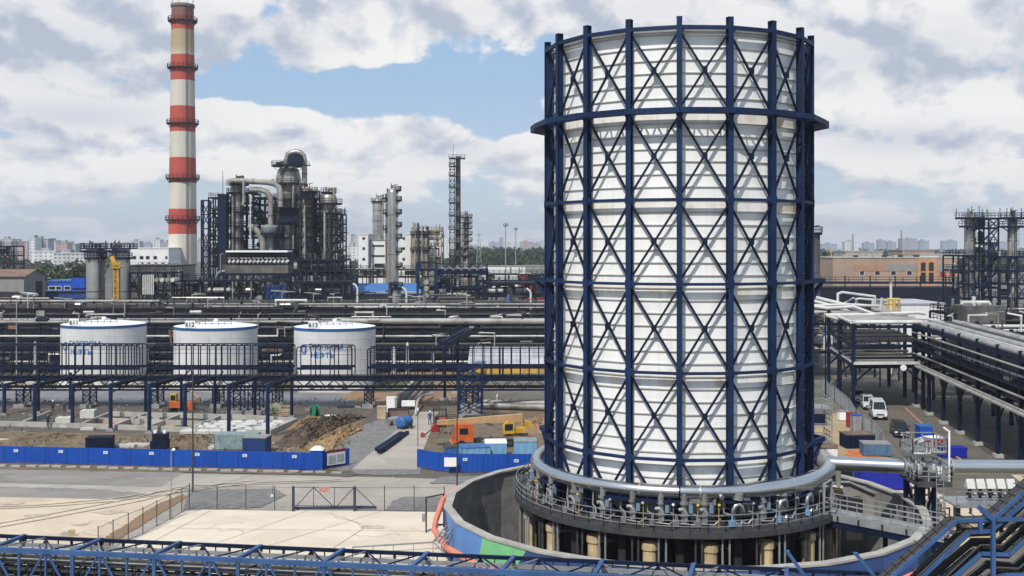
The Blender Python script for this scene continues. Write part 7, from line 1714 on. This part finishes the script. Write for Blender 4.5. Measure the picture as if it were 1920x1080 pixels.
for k, (w, z, r, mm) in enumerate(((.3, 11.5, .34, PIPEG), (1.1, 11.5, .3, PIPEG), (1.9, 11.45, .2, PIPEW), (2.7, 11.55, .36, PIPEG), (3.6, 11.5, .22, PIPEG), (4.4, 11.5, .3, PIPED), (5.3, 11.6, .36, PIPEG), (6.3, 11.5, .3, PIPEG), (7.2, 11.5, .2, PIPED),  # top pipes take greyer materials in place of shade
                                   (-.2, 10.2, .12, PIPEG), (.3, 8.9, .2, PIPED), (1.2, 8.8, .16, PIPED), (2.2, 8.8, .22, PIPED), (3.5, 8.8, .2, PIPED), (5, 8.9, .25, PIPED), (.5, 6.6, .2, PIPED), (1.6, 6.6, .2, PIPED), (3, 6.7, .3, PIPED), (5, 6.6, .2, PIPED), (-.3, 9.4, .1, PIPEG), (-.3, 7.4, .12, PIPEG))):
    MB().tube([lp(-1, w, z), lp(L, w, z)], r, 10).build('pipe', mm, rl, True)
m = MB(); m.rail([lp(0, -.4, 8.5), lp(L, -.4, 8.5)], 1.1, 2.2, .035, 2); m.build('railing', NAVY, rl)
for i in range(30): s = L * (i + .5) / 30; m = MB(); m.bar(lp(s, -.2, 11.0), lp(s, .5, 11.2), .12, .2); m.build('pipe_shoe', SOOT, rl)
for i in range(9): s = L * (i + .6) / 9.5; z = rn.uniform(8.6, 10.5); m = MB(); m.bar(lp(s, -.1, z), lp(s + rn.uniform(1, 3), -.1, z), .2, .3); m.build('junction_box', PIPEG if i % 2 else NAVY2, rl)
# yard beyond, under and behind the racks
pipe_rack('pipe rack with pale pipes running off to the right beyond the road', 1750, 2060, 158, 8, (6.5, 9.6), 9, 81, .8, group=None, big=((10.6, .3, PIPEW, 1800, 2060), (9.0, .3, CREAM, 1800, 2060)))
pipe_rack('dark rack closing the view left of the road behind the tower', 1490, 1640, 185, 8, (4.5, 7.4, 9.2), 9, 82, 1.0, group=None)
steel_frame('process_staging', 'low dark staging and small tanks under the right columns', 'steel frame', 1785, 1990, 590, 190, 10, (610, 630), NAVY2, bays=6, seed=83, clutter=50)
wt = thing('roof_tank', 'grey square tank house with white vents right of the pale shed', 'tank house', (XW(1850, 186), 186, 0)); X0, X1 = XW(1812, 186), XW(1885, 186); MB().box(X0, X1, 186, 192, 0, ZW(574, 186)).build('walls', CLADD, wt)
for x in (1820, 1840): X = XW(x, 188); MB().tube([(X - 1.5, 188, ZW(571, 188)), (X - 1.3, 188, ZW(567, 188)), (X + 1.2, 188, ZW(567, 188)), (X + 1.5, 188, ZW(571, 188))], .3, 8).build('vent', PIPEW, wt, True)
MB().cyl((XW(1826, 188), 188), .3, ZW(574, 188), ZW(556, 188), 8).build('vent_stack', PIPEW, wt, True)
house('pale low shed roof behind the fan of pipes', 1690, 1770, 571, 215, 16, WALLW, mat('pale sheet roof', (.42, .42, .44)), 'shed', 'shed')
house('dark blue low wall of sheds in front of the brick building', 1500, 1800, 540, 330, 8, NAVY2, SOOT, 'shed', 'shed')
m = MB(); t = thing('gallery_walkway', 'long dark railed gallery before the brick building', 'walkway', (XW(1650, 322), 322, 0)); X0, X1 = XW(1490, 322), XW(1820, 322); m.bar((X0, 322, ZW(530, 322)), (X1, 322, ZW(530, 322)), .4, .7); m.build('beam', NAVY, t); m = MB(); m.rail([(X0, 322, ZW(529, 322)), (X1, 322, ZW(529, 322))], 1.5, 4, .07); m.build('railing', NAVY2, t)
for i in range(8): x = X0 + (X1 - X0) * i / 7; m = MB(); m.bar((x, 322, 0), (x, 322, ZW(517, 322)), .3); m.build('post', NAVY2, t)
yl = thing('yellow_pipe_loop', 'yellow painted pipe frame under the white vent stack', 'pipe frame', (XW(1676, 180), 180, 0)); X = XW(1676, 180)
m = MB(); m.tube([(X - 1, 180, 9), (X - 1, 180, ZW(561, 180)), (X + .8, 180, ZW(561, 180)), (X + .8, 180, 9)], .2, 8); m.tube([(X - 1.6, 180, ZW(570, 180)), (X + 1, 180, ZW(568, 180))], .18, 8); m.tube([(X, 180, 10), (X, 180, ZW(561, 180))], .3, 8); m.build('pipe_loop', mat('pale yellow pipe', (.55, .38, .1), .5), yl, True); m = MB(); m.bar((X - 1, 180, 0), (X - 1, 180, 9), .2); m.bar((X + .8, 180, 0), (X + .8, 180, 9), .2); m.build('leg', NAVY2, yl)
vp = thing('vent_stack', 'white slim vent stack above the yellow frame', 'vent stack', (XW(1670.5, 190), 190, 0)); MB().cyl((XW(1670.5, 190), 190), .22, 0, ZW(529, 190), 10).build('pipe_run', PIPEW, vp, True); MB().cyl((XW(1670.5, 190), 190), .3, ZW(531, 190), ZW(529, 190), 10).build('cap', PIPEG, vp, True)
# brick buildings
bk_ = house('long pinkish brick building with a tan stair bay behind the road racks', 1562, 1812, 484, 380, 26, BRICK, CONC, wins=[(1616, 512, 8, 7), (1645, 512, 9, 7), (1675, 512, 9, 7), (1705, 512, 9, 7)])
def bpanel(x0, x1, y0, y1, name, m_, off=.12): MB().box(XW(x0, 380), XW(x1, 380), 380 - off, 380 - .003, ZW(y1, 380), ZW(y0, 380)).build(name, m_, bk_)
bpanel(1601, 1660, 496, 508, 'rust_panel', mat('rust brick', (.36, .2, .13), .85)); bpanel(1660, 1720, 496, 508, 'grey_panel', GREYW); bpanel(1720, 1756, 484.5, 540, 'stair_bay', mat('tan brick', (.45, .25, .13), .85), .5); bpanel(1756, 1810, 497, 509, 'grey_panel', GREYW)
for x in (1730, 1745): bpanel(x - 4.5, x + 4.5, 492, 508, 'stair_window', GLASS, .6); bpanel(x - 4.5, x + 4.5, 511, 528, 'stair_window', GLASS, .6)
for x in (1768, 1786): bpanel(x - 5, x + 5, 509, 517, 'red_sign', RED, .2)
for i, x in enumerate((1585, 1606, 1642, 1660, 1680, 1690, 1706, 1720, 1767)): X = XW(x, 384); MB().box(X - .6, X + .6, 384, 386, ZW(484, 384), ZW(478.5, 384)).build('roof_hut', SOOT if i % 2 else CONC, bk_)
house('pale roof storey above the brick building, wide', 1585, 1655, 472, 430, 16, CONC, CONC); house('brown roofed hut row behind the brick building roof', 1692, 1752, 470, 430, 16, BRICK, GREYW); house('long pale roof storey right of the stair bay', 1725, 1815, 478, 410, 14, WALLW, CONC)
vessel('silo', 'dark grey silo peeping out right of the big tower', 'silo', 1517, 40, 436, 200, CLADD, (438,), dome=False, extra=.3, pipes=1, ladder=0)
yc = thing('yellow_crane', 'small yellow crane jib above the trees beside the grey silo', 'crane', (XW(1558, 410), 410, 0)); m = MB(); m.bar((XW(1562, 410), 410, 0), (XW(1559, 410), 410, ZW(478, 410)), .5); m.build('mast', YELL, yc); m = MB(); m.bar(P(1559, 478, 410), P(1553, 463, 410), .4); m.build('jib', YELL, yc)
# blue framed twin columns at the right edge
for x, lab in ((1818, 'grey column inside the blue staging at the right, left of the pair'), (1898, 'grey column inside the blue staging at the right picture edge')):
    vessel('column', lab, 'column', x, 17, 404, 256, CLAD, (409, 425), extra=1.6, pipes=2, seed=x, pm=NAVY, bands=4)
bf2 = steel_frame('blue_staging', 'tall dark blue open staging joining the two grey columns at the right edge', 'steel frame', 1836, 1872, 410, 258, 8, (428, 456, 480, 508, 540, 570), NAVY, bays=2, seed=91, clutter=14)
for k, (a, b) in enumerate(((425, 456), (456, 480), (480, 508), (508, 540))): m = MB(); m.bar(P(1838, b, 257.5), P(1871, a, 257.5), .35); m.build('brace', BLUE, bf2)
steel_frame('blue_staging', 'dark blue decks wrapped round the left grey column of the pair', 'steel frame', 1797, 1836, 480, 254, 9, (508, 533, 560), NAVY, bays=2, seed=92, clutter=12)
steel_frame('blue_staging', 'dark blue decks wrapped round the grey column at the picture edge', 'steel frame', 1872, 1925, 482, 254, 9, (508, 533, 560), NAVY, bays=3, seed=93, clutter=12)
m = MB(); 
for x in (1793, 1822, 1836, 1842, 1875, 1888, 1898, 1915):
    t = thing('lightning_mast', 'thin mast rising from the blue staging at the right edge', 'mast', tuple(P(x, 410, 256)), 'thin masts on the blue staging'); MB().bar(P(x, 412, 256), P(x, 386 + (x * 7) % 9, 256), .12).build('rod', NAVY2, t); MB().cbox(tuple(P(x, 412, 256)), .3, .3, .3).build('clamp', NAVY2, t)

# ------------------------------------------------------------------ lower right: valve tower, access bridge, boxes
vt = thing('valve_tower', 'blue braced support tower with a railed valve platform on the straight pipe', 'valve tower', (XW(1742, 79.5), 80.3, 0)); X0, X1 = XW(1708, 79), XW(1772, 79)
for x in (X0 + .5, X1 - .7):
    for y in (79.2, 81.4): m = MB(); m.bar((x, y, 0), (x, y, 5.3), .3); m.build('leg', NAVY, vt)
for y in (79.2, 81.4): m = MB(); m.bar((X0 + .5, y, .3), (X1 - .7, y, 4.9), .16); m.bar((X1 - .7, y, .3), (X0 + .5, y, 4.9), .16); m.build('cross_brace', NAVY, vt)
m = MB(); m.box(X0, X1, 77.8, 81.2, 5.05, 5.2); m.bar((X0, 77.8, 5.2), (X1, 77.8, 5.2), .2, .35); m.build('platform', DKST, vt)
m = MB(); m.rail([(X0, 77.8, 5.4), (X1, 77.8, 5.4), (X1, 81.2, 5.4), (X0, 81.2, 5.4)], 1.1, .7, .03, 3, True); m.rail([(X0, 78.6, 7.2), (X1, 78.6, 7.2), (X1, 81.2, 7.2), (X0, 81.2, 7.2)], 1.1, .7, .03, 2, True); m.box(X0, X1, 79.9, 81.2, 7.1, 7.2); m.build('railing', GALV, vt)
rn = random.Random(14)
for i in range(16):
    x = rn.uniform(X0 + .3, X1 - .3); y = rn.uniform(78.2, 80.6); m = MB(); z = 5.4 if i % 2 else 6.6; k = i % 4
    if k == 0: m.tube([(x, y, z), (x, y, z + 1.3), (x + .4, y, z + 1.5)], .09, 8)
    elif k == 1: m.lathe([(.12, z + .2), (.28, z + .4), (.28, z + .8), (.1, z + 1.1)], (x, y), 10)
    elif k == 2: m.tube([(x - .5, y, z + .6), (x + .5, y, z + .6), (x + .5, y, z + 1.4)], .12, 8)
    else: m.cbox((x, y, z + .3), .3, .3, .45)
    m.build(('riser', 'actuator', 'bypass_pipe', 'gauge_box')[k], (STEEL, GALV, STEEL, LAMP)[k], vt, True)
m = MB(); x = X1 - .9; 
for s in (-.25, .25): m.bar((x + s, 77.6, 0), (x + s, 77.6, 6.4), .05)
for i in range(18): m.bar((x - .25, 77.6, .3 + .33 * i), (x + .25, 77.6, .3 + .33 * i), .04)
for i in range(5): m.rail([], 1) if 0 else None
m.build('ladder', GALV, vt)
m = MB(); m.tube([(X1 - .1, 78, 5.4), (X1 - .1, 78, 8.9), (X1 - .5, 78, 9.2)], .07, 6); m.build('lamp_arm', LAMP, vt)
# access bridge from the tower platform
ab = thing('access_bridge', 'grey railed footbridge leading from the tower platform to the right', 'footbridge', tuple(TP(63, 12, 3.7))); p0 = TP(64, 11.4, 3.7); p1 = P(1775, 1004, 71.5); d = (p1 - p0); d.z = 0; dn = Vector((-d.y, d.x, 0)).normalized(); hwid = .75
def ap(u, w, z): q = p0 + (p1 - p0) * u + dn * w; return Vector((q.x, q.y, q.z + z))
m = MB(); m.bar(ap(0, 0, 0), ap(1, 0, 0), hwid * 2, .08); m.build('deck', GALV, ab)
for w in (-hwid, hwid):
    m = MB(); m.bar(ap(0, w, -.05), ap(1, w, -.05), .08, .5); m.build('side_plate', GALV, ab)
    m = MB(); m.bar(ap(0, w * .8, -.55), ap(1, w * .8, -.55), .22, .45); m.build('girder', NAVY, ab)
    m = MB(); m.rail([ap(0, w, .2), ap(1, w, .2)], 1.0, 1.2, .024, 3); m.build('railing', GALV, ab)
for u in (.12, .3, .5, .7, .88): m = MB(); m.bar(ap(u, -hwid - .03, -.3), ap(u, -hwid - .03, .1), .12); m.build('bolt_plate', SOOT, ab)
gq = ap(0, 0, 0); m = MB(); m.tube([ap(0, -hwid, 0), ap(0, -hwid, 2.1), ap(0, hwid, 2.1), ap(0, hwid, 0)], .08, 8); m.build('gate_frame', GALV, ab)
for u in (.5, .97): m = MB(); m.bar(ap(u, 0, -.7), (ap(u, 0, 0).x, ap(u, 0, 0).y, 0), .25); m.build('bridge_leg', NAVY, ab)
# pale concrete walls with a stair behind the bridge
cw = thing('yard_wall', 'pale concrete wall of the pit with a sloping rail, right of the tower', 'wall', tuple(G(1640, 980))); m = MB(); a, b = TP(100, RW, 0), TP(136, RW, 0)
Y = 86.0; m.add([(XW(1560, Y), Y, 0), (XW(1730, Y), Y, 0), (XW(1730, Y), Y, ZW(960, Y)), (XW(1660, Y), Y, ZW(935, Y)), (XW(1590, Y), Y, ZW(905, Y)), (XW(1560, Y), Y, ZW(905, Y))] + [(XW(1560, Y), Y + .4, 0), (XW(1730, Y), Y + .4, 0), (XW(1730, Y), Y + .4, ZW(960, Y)), (XW(1660, Y), Y + .4, ZW(935, Y)), (XW(1590, Y), Y + .4, ZW(905, Y)), (XW(1560, Y), Y + .4, ZW(905, Y))], [(0, 1, 2, 3, 4, 5), (11, 10, 9, 8, 7, 6)] + [(i, 6 + i, 6 + (i + 1) % 6, (i + 1) % 6) for i in range(6)]); m.build('wall_body', mat('pale wall concrete', (.27, .255, .235), .85, var=.2, scale=.3, streak=.3), cw)
m = MB(); m.tube([P(1575, 904, Y - .2), P(1592, 904, Y - .2), P(1660, 934, Y - .2), P(1732, 960, Y - .2)], .1, 8); m.build('rail', GALV, cw)
m = MB(); m.bar((XW(1600, Y - 3), Y - 3, 0), (XW(1600, Y - 3), Y - 3, 3.1), 1.2, .8); m.build('buttress', SOOT, cw)
# blue tipper body, skips and cabins by the straight pipe
container('long deep blue tipper body parked under the straight pipe', 1652, 920, 5.2, 2.3, 2.3, mat('deep royal blue', (.008, .018, .30), .45), NAVY2, 0, 'tipper_body', True, 'tipper body')
tc_ = thing('truck_cab', 'mid blue truck cab ahead of the tipper body under the pipe', 'truck', tuple(G(1578, 918))); p = G(1572, 918); m = MB(); m.cbox((p.x, p.y, .5), 2.3, 2.2, 2.0); m.build('body', MIDBLUE, tc_); MB().box(p.x - .9, p.x + .9, p.y - 1.14, p.y - 1.1, 1.5, 2.3).build('windscreen', GLASS, tc_); wheels(tc_, [(p.x - 1.0, p.y - .6), (p.x + 1.0, p.y - .6)], .45, .3)
container('dark blue open skip with rusty scrap on the sandy yard', 1614, 842, 3.2, 2.2, 1.5, NAVY, RUSTY, .05, 'skip', True, 'skip')
container('light blue roofed cabin beside the sheet fence', 1645, 857, 2.8, 2.0, 1.3, mat('dusty blue sheet', (.07, .15, .27), .6, var=.25, streak=.3), GREYW, -.1, 'cabin', True, 'cabin')
container('tall bright blue box standing by the road edge', 1737, 828, 1.4, 2.2, 1.6, CONTBLUE, MIDBLUE, -.1, 'cabin', True, 'cabin')
container('white and rust topped pallet box left of the skip', 1548, 858, 2.6, 1.8, .9, WHITE, RUSTY, .1, 'box', True, 'box')
container('low royal blue trough at the road edge by the valve tower', 1790, 860, 2.6, 1.6, 1.0, mat('deep royal blue', (.008, .018, .30)), None, 0, 'trough', True, 'trough')
container('small pale blue box by the foot of the sheet fence', 1607, 810, 1.0, 1.0, 1.9, GALV, CONTBLUE, 0, 'cabin', True, 'cabin')
container('small red cabinet at the corner of the sheet fence', 1596, 802, .8, .8, 1.7, RED, RED, 0, 'cabinet', False, 'cabinet')
container('white machine cabinet beside the red cabinet', 1583, 790, 1.2, 1.0, 1.2, WHITE, GREYW, 0, 'cabinet', False, 'cabinet')
container('red and white equipment box behind the valve tower', 1760, 845, 1.6, 1.4, 1.3, RED, WHITE, .3, 'box', False, 'box')
sc = thing('scaffold', 'grey scaffold frame with blue boards between the tower and the sheet fence', 'scaffold', tuple(G(1532, 850)))
for z in (1.2, 3.0, 4.8): m = MB(); p = G(1530, 850); m.rail([(p.x - 1.6, p.y, z), (p.x + 1.7, p.y, z), (p.x + 1.7, p.y + 3, z)], 1.0, 1.0, .04, 2); m.box(p.x - 1.6, p.x + 1.7, p.y, p.y + 3, z - .1, z); m.build('lift', GALV, sc)
m = MB(); 
for sx, sy in ((-1.6, 0), (1.7, 0), (1.7, 3), (-1.6, 3)): m.bar((p.x + sx, p.y + sy, 0), (p.x + sx, p.y + sy, 6), .09)
tag(m.build('standard', GALV, sc), kind='stuff'); MB().box(p.x - 1.5, p.x + 1.0, p.y - .05, p.y, 3.2, 4.2).build('board', NAVY, sc)
# five white motor hoods on a grating deck
mh = thing('motor_hood', '', 'motor', (0, 0, 0), 'five white tilted motor hoods on the grating deck'); m = MB(); m.add([(-.31, 0, .9), (.31, 0, .9), (.31, .35, 1.6), (-.31, .35, 1.6), (-.31, .8, .9), (.31, .8, .9)], [(0, 1, 2, 3), (3, 2, 5, 4), (0, 3, 4), (1, 5, 2), (0, 4, 5, 1)]); m.build('hood', PIPEW, mh); m = MB(); m.lathe([(.12, 0), (.12, .3), (.3, .35), (.3, .6), (.14, .65), (.14, .95)], (0, .35), 10); m.build('motor', SOOT, mh, True); m = MB(); m.tube([(0, .3, .5), (.4, .1, .5), (.4, .1, .1)], .07, 6); m.build('drain', GALV, mh)
for i, lab in enumerate(('white motor hood nearest the valve tower', 'second white motor hood from the valve tower', 'middle one of the five white motor hoods', 'fourth white motor hood from the valve tower', 'white motor hood at the end by the cable trays')):
    p = P(1822 + 19 * i, 938, 86)
    if i == 0: mh.location = p; mh['label'] = lab
    else: dup(mh, p, None, lab)
gd = thing('grating_deck', 'railed grating deck carrying the white motor hoods', 'platform', tuple(P(1850, 950, 86))); X0, X1, z = XW(1790, 85), XW(1960, 85), ZW(941, 86); MB().box(X0, X1, 84.6, 88, z - .15, z).build('deck', GALV, gd); m = MB(); m.rail([(X0, 84.6, z), (X1, 84.6, z)], 1.1, 1.1, .03, 2); m.build('railing', GALV, gd); m = MB()
for x in (X0 + .2, (X0 + X1) / 2, X1): m.bar((x, 84.8, 0), (x, 84.8, z), .25)
tag(m.build('leg', NAVY, gd), kind='stuff'); m = MB(); m.cbox((X0 + 1.4, 83.5, 0), 2.2, 1.2, 1.1); m.build('cabinet', TAN, gd)
rn = random.Random(17)
gpw = thing('ground_pipework', 'tangle of small grey pipes and valves under the valve tower', 'pipework', tuple(G(1740, 985)))
for i in range(16):
    p = G(1710 + rn.uniform(0, 95), 978 + rn.uniform(-10, 18)); h = rn.uniform(.6, 2.4); q = rn.uniform(-1.5, 1.5); m = MB(); m.tube([(p.x, p.y, 0), (p.x, p.y, h), (p.x + q, p.y, h), (p.x + q, p.y, h * .4)], rn.uniform(.05, .12), 6); m.build('pipe', rn.choice((GALV, PIPEG, STEEL, SOOT)), gpw, True)
og = thing('grey_pipes_post', 'slim cream pipe riser with valves beside the platform gate', 'pipe riser', (XW(1572, 84), 84, 0)); MB().tube([(XW(1572, 84), 84, 0), (XW(1572, 84), 84, ZW(880, 84)), (XW(1572, 84), 86, ZW(878, 84))], .16, 8).build('riser', PIPEG, og, True); MB().tube([(XW(1572, 84) - 1.6, 84, ZW(912, 84)), (XW(1572, 84) + .3, 84, ZW(914, 84))], .14, 8).build('branch', PIPEW, og, True); MB().cbox((XW(1570, 83.6), 83.6, ZW(925, 84)), .4, .3, .4).build('valve', YELL, og)

# ------------------------------------------------------------------ city, woods and haze
def facade(name, col, wcol, sx, sz):
    m = bpy.data.materials.new(name); m.use_nodes = True; t = m.node_tree; b = t.nodes['Principled BSDF']
    tc = t.nodes.new('ShaderNodeTexCoord'); s = t.nodes.new('ShaderNodeSeparateXYZ'); t.links.new(tc.outputs['Object'], s.inputs[0])
    x, z = E(t, s.outputs[0]), E(t, s.outputs[2]); fx = (x * (1 / sx))._op('FRACT'); fz = (z * (1 / sz))._op('FRACT')
    w = fx._op('GREATER_THAN', .3) * fx._op('LESS_THAN', .75) * fz._op('GREATER_THAN', .35) * fz._op('LESS_THAN', .8)
    st = (x * (1 / (sx * 5)))._op('FRACT')._op('GREATER_THAN', .72)
    c = mixc(t, st * .35, col, [k * .6 for k in col]); c = mixc(t, w, c, wcol)
    t.links.new(c, b.inputs['Base Color']); b.inputs['Roughness'].default_value = .8
    return m
FA = [facade('pale block facade', (.48, .47, .47), (.16, .17, .2), 4, 3.2), facade('grey block facade', (.33, .34, .37), (.14, .15, .18), 4, 3.2), facade('pinkish block facade', (.40, .30, .27), (.15, .14, .16), 4, 3.2), facade('white block facade', (.62, .62, .61), (.25, .26, .3), 5, 3.4), facade('hazy blue block facade', (.30, .33, .40), (.2, .23, .28), 6, 3.6)]
CITY = [(-30, 4, 452, 1500, 1, 'grey apartment block cut by the left picture edge'), (0, 22, 449, 1500, 0, 'pale apartment block at the far left'), (16, 52, 453, 1650, 2, 'pinkish slab block, first from the left of the far city'),
        (54, 66, 447, 1300, 3, 'narrow white apartment tower standing out in the far left city'), (62, 90, 449, 1320, 1, 'grey apartment block joined to the narrow white tower'), (88, 106, 452, 1600, 0, 'pale block right behind the grey apartment block'),
        (104, 126, 456, 1450, 2, 'pinkish block with brown stripes in the middle of the left city'), (124, 142, 458, 1500, 1, 'grey block before the silver silos'), (140, 160, 460, 1700, 0, 'low pale block beside the silver silos'), (58, 104, 472, 1100, 3, 'long white low block before the narrow tower'),
        (100, 165, 476, 1000, 0, 'long pale low block above the left trees'), (246, 262, 453, 1800, 0, 'pale distant block over the long white building'), (262, 284, 457, 1900, 4, 'hazy block next to the pale block over the white building'), (286, 300, 450, 1800, 3, 'whitish distant block left of the chimney'), (300, 316, 455, 1800, 1, 'grey distant block touching the chimney'),
        (366, 384, 452, 1600, 0, 'pale distant block between chimney and lattice tower'), (644, 658, 440, 1500, 3, 'white distant tower block left of the white wing'), (656, 672, 444, 1600, 0, 'pale distant tower block next to the white wing'), (646, 672, 462, 1200, 3, 'white low distant block left of the white wing'),
        (770, 800, 441, 2000, 4, 'hazy blue distant block behind the brownish frame'), (818, 842, 445, 1900, 3, 'whitish distant block left of the lattice stack'),
        (880, 898, 462, 2200, 4, 'hazy low block left of the pylon'), (916, 936, 455, 2600, 4, 'hazy broad block right of the pylon'), (936, 944, 447, 2600, 4, 'slim hazy tower right of the broad block'), (950, 965, 458, 2300, 3, 'whitish low block right of the lamp mast'),
        (975, 1000, 454, 2500, 2, 'pinkish distant block left of the big tower'), (1000, 1015, 457, 2500, 4, 'hazy distant block close to the big tower'), (1014, 1040, 452, 2400, 0, 'distant pale block touching the big tower'),
        (1540, 1570, 458, 2500, 4, 'hazy low block right beside the big tower'), (1584, 1610, 454, 2000, 3, 'white distant block with stepped roof right of the tower'), (1620, 1640, 456, 2600, 4, 'hazy low block beyond the brick building'), (1648, 1661, 451, 2400, 1, 'grey slim block left of the broad distant block'), (1664, 1680, 454, 2500, 4, 'hazy block before the slim mast'),
        (1689, 1719, 448, 2400, 1, 'broad grey distant block beside the slim mast'), (1725, 1742, 452, 2600, 4, 'hazy block right of the broad distant block'), (1768, 1795, 452, 2700, 4, 'hazy block left of the blue framed columns'), (1850, 1900, 455, 2700, 4, 'hazy block seen behind the blue framed columns')]
rn = random.Random(9)
for x0, x1, y0, Y, k, lab in CITY:
    X0, X1, H = XW(x0, Y), XW(x1, Y), ZW(y0, Y); t = thing('apartment_block', lab, 'building', ((X0 + X1) / 2, Y, 0)); MB().box(X0, X1, Y, Y + 18, 0, H).build('walls', FA[k], t)
    m = MB(); m.box(X0 - .4, X1 + .4, Y - .4, Y + 18.4, H, H + 1.0); m.build('roof', FA[k], t); a = X0 + (X1 - X0) * rn.uniform(.15, .5); m = MB(); m.box(a, a + (X1 - X0) * .3, Y + 3, Y + 12, H + 1, H + 4); m.build('roof_hut', FA[1] if k != 1 else FA[0], t)
# trees made of leaf clumps
LEAF = mat('leaves', (0.045, 0.075, 0.02), .75, 0, .5, .25); LEAFD = mat('dark leaves', (0.028, 0.048, 0.018), .8, 0, .5, .2)
def leaf_cloud(m, rn, c, rx, ry, rz, n, s):
    for i in range(n):
        while True:
            p = Vector((rn.uniform(-1, 1), rn.uniform(-1, 1), rn.uniform(-1, 1)))
            if .15 < p.length < 1: break
        q = Vector((c[0] + p.x * rx, c[1] + p.y * ry, c[2] + p.z * rz)); a = Vector((rn.gauss(0, 1), rn.gauss(0, 1), rn.gauss(0, 1))).normalized(); b = a.cross(Vector((rn.gauss(0, 1), rn.gauss(0, 1), rn.gauss(0, 1)))).normalized(); k = s * rn.uniform(.6, 1.3)
        m.add([q - a * k, q + b * k * .7, q + a * k, q - b * k * .7], [(0, 1, 2, 3)])
def make_tree(seed, lm):
    rn = random.Random(seed); t = thing('tree', '', 'tree', (0, 0, 0)); m = MB(); m.tube([(0, 0, 0), (.1, 0, .25), (0, .02, .6)], [.045, .035, .02], 7)
    for k in range(5): a = rn.uniform(0, 6.3); m.tube([(0, 0, .3 + .05 * k), (.18 * cos(a), .18 * sin(a), .55 + .06 * k)], [.018, .006], 5)
    m.build('trunk', TRUNK, t, True); m = MB()
    for k in range(11): a = rn.uniform(0, 6.3); r = rn.uniform(.08, .3); leaf_cloud(m, rn, (r * cos(a), r * sin(a), rn.uniform(.36, .86)), rn.uniform(.12, .2), rn.uniform(.12, .2), rn.uniform(.09, .16), 55, .035)
    m.build('crown', lm, t); return t
T = [make_tree(1, LEAF), make_tree(2, LEAFD), make_tree(3, LEAF)]
TREES = [(92, 487, 370, 12, 0, 'round dark green tree behind the grey shed roof'), (146, 485, 380, 13, 1, 'bushy green tree left of the silver silos'), (128, 498, 380, 9, 2, 'small green tree between the two larger ones left of the silos'), (652, 494, 560, 11, 0, 'green tree left of the white tower blocks'), (665, 497, 560, 9, 1, 'dark small tree touching the white tower blocks'),
         (1548, 470, 420, 16, 1, 'dark tall tree beside the grey silo right of the tower'), (1566, 478, 440, 14, 0, 'green tree at the corner of the brick building'), (1003, 482, 700, 16, 0, 'leafy light green tree near the big tower'), (985, 488, 700, 12, 2, 'smaller light green tree by the long store'), (20, 494, 390, 11, 1, 'dark tree behind the rusty frame at the left edge')]
usedt = set()
for x, ytop, Y, h, k, lab in TREES:
    z0 = 0; s = ZW(ytop, Y) / .98
    if k in usedt: dup(T[k], (XW(x, Y), Y, 0), x * .3, lab, (s * 1.05, s * 1.05, s))
    else: usedt.add(k); T[k].location = (XW(x, Y), Y, 0); T[k].scale = (s * 1.05, s * 1.05, s); T[k]['label'] = lab
m = MB(); rn = random.Random(12)
for i in range(520):
    Y = rn.uniform(800, 1500); x = rn.choice((rn.uniform(870, 1040), rn.uniform(870, 1040), rn.uniform(1535, 1960), rn.uniform(1535, 1960), rn.uniform(-120, 330), rn.uniform(640, 860))); h = (rn.uniform(11, 19) if x > 1040 else rn.uniform(6, 11)) if not 870 < x < 1040 else rn.uniform(14, 22); X = XW(x, Y)
    for k in range(5): leaf_cloud(m, rn, (X + rn.uniform(-4, 4), Y + rn.uniform(-4, 4), h * rn.uniform(.3, .85)), 4, 4, h * .2, 14, 1.6)
tag(m.build('far_wood', LEAFD), kind='stuff'); 
m = MB()
for i in range(420):
    Y = rn.uniform(1600, 3200); X = XW(rn.uniform(-150, 2060), Y); h = rn.uniform(12, 20); leaf_cloud(m, rn, (X, Y, h * .5), 14, 5, h * .5, 26, 3.2)
tag(m.build('distant_wood', LEAFD), kind='stuff')
# thin air that pales the far city
hm = bpy.data.materials.new('thin haze'); hm.use_nodes = True; t = hm.node_tree; t.nodes.clear(); o = t.nodes.new('ShaderNodeOutputMaterial'); v = t.nodes.new('ShaderNodeVolumePrincipled'); v.inputs['Color'].default_value = (.86, .91, 1, 1); v.inputs['Density'].default_value = .00016; v.inputs['Anisotropy'].default_value = .2; t.links.new(v.outputs[0], o.inputs['Volume'])
HAZE = MB().box(-4500, 4500, -250, 6000, -1.2, 150).build('haze', hm); tag(HAZE, kind='stuff')
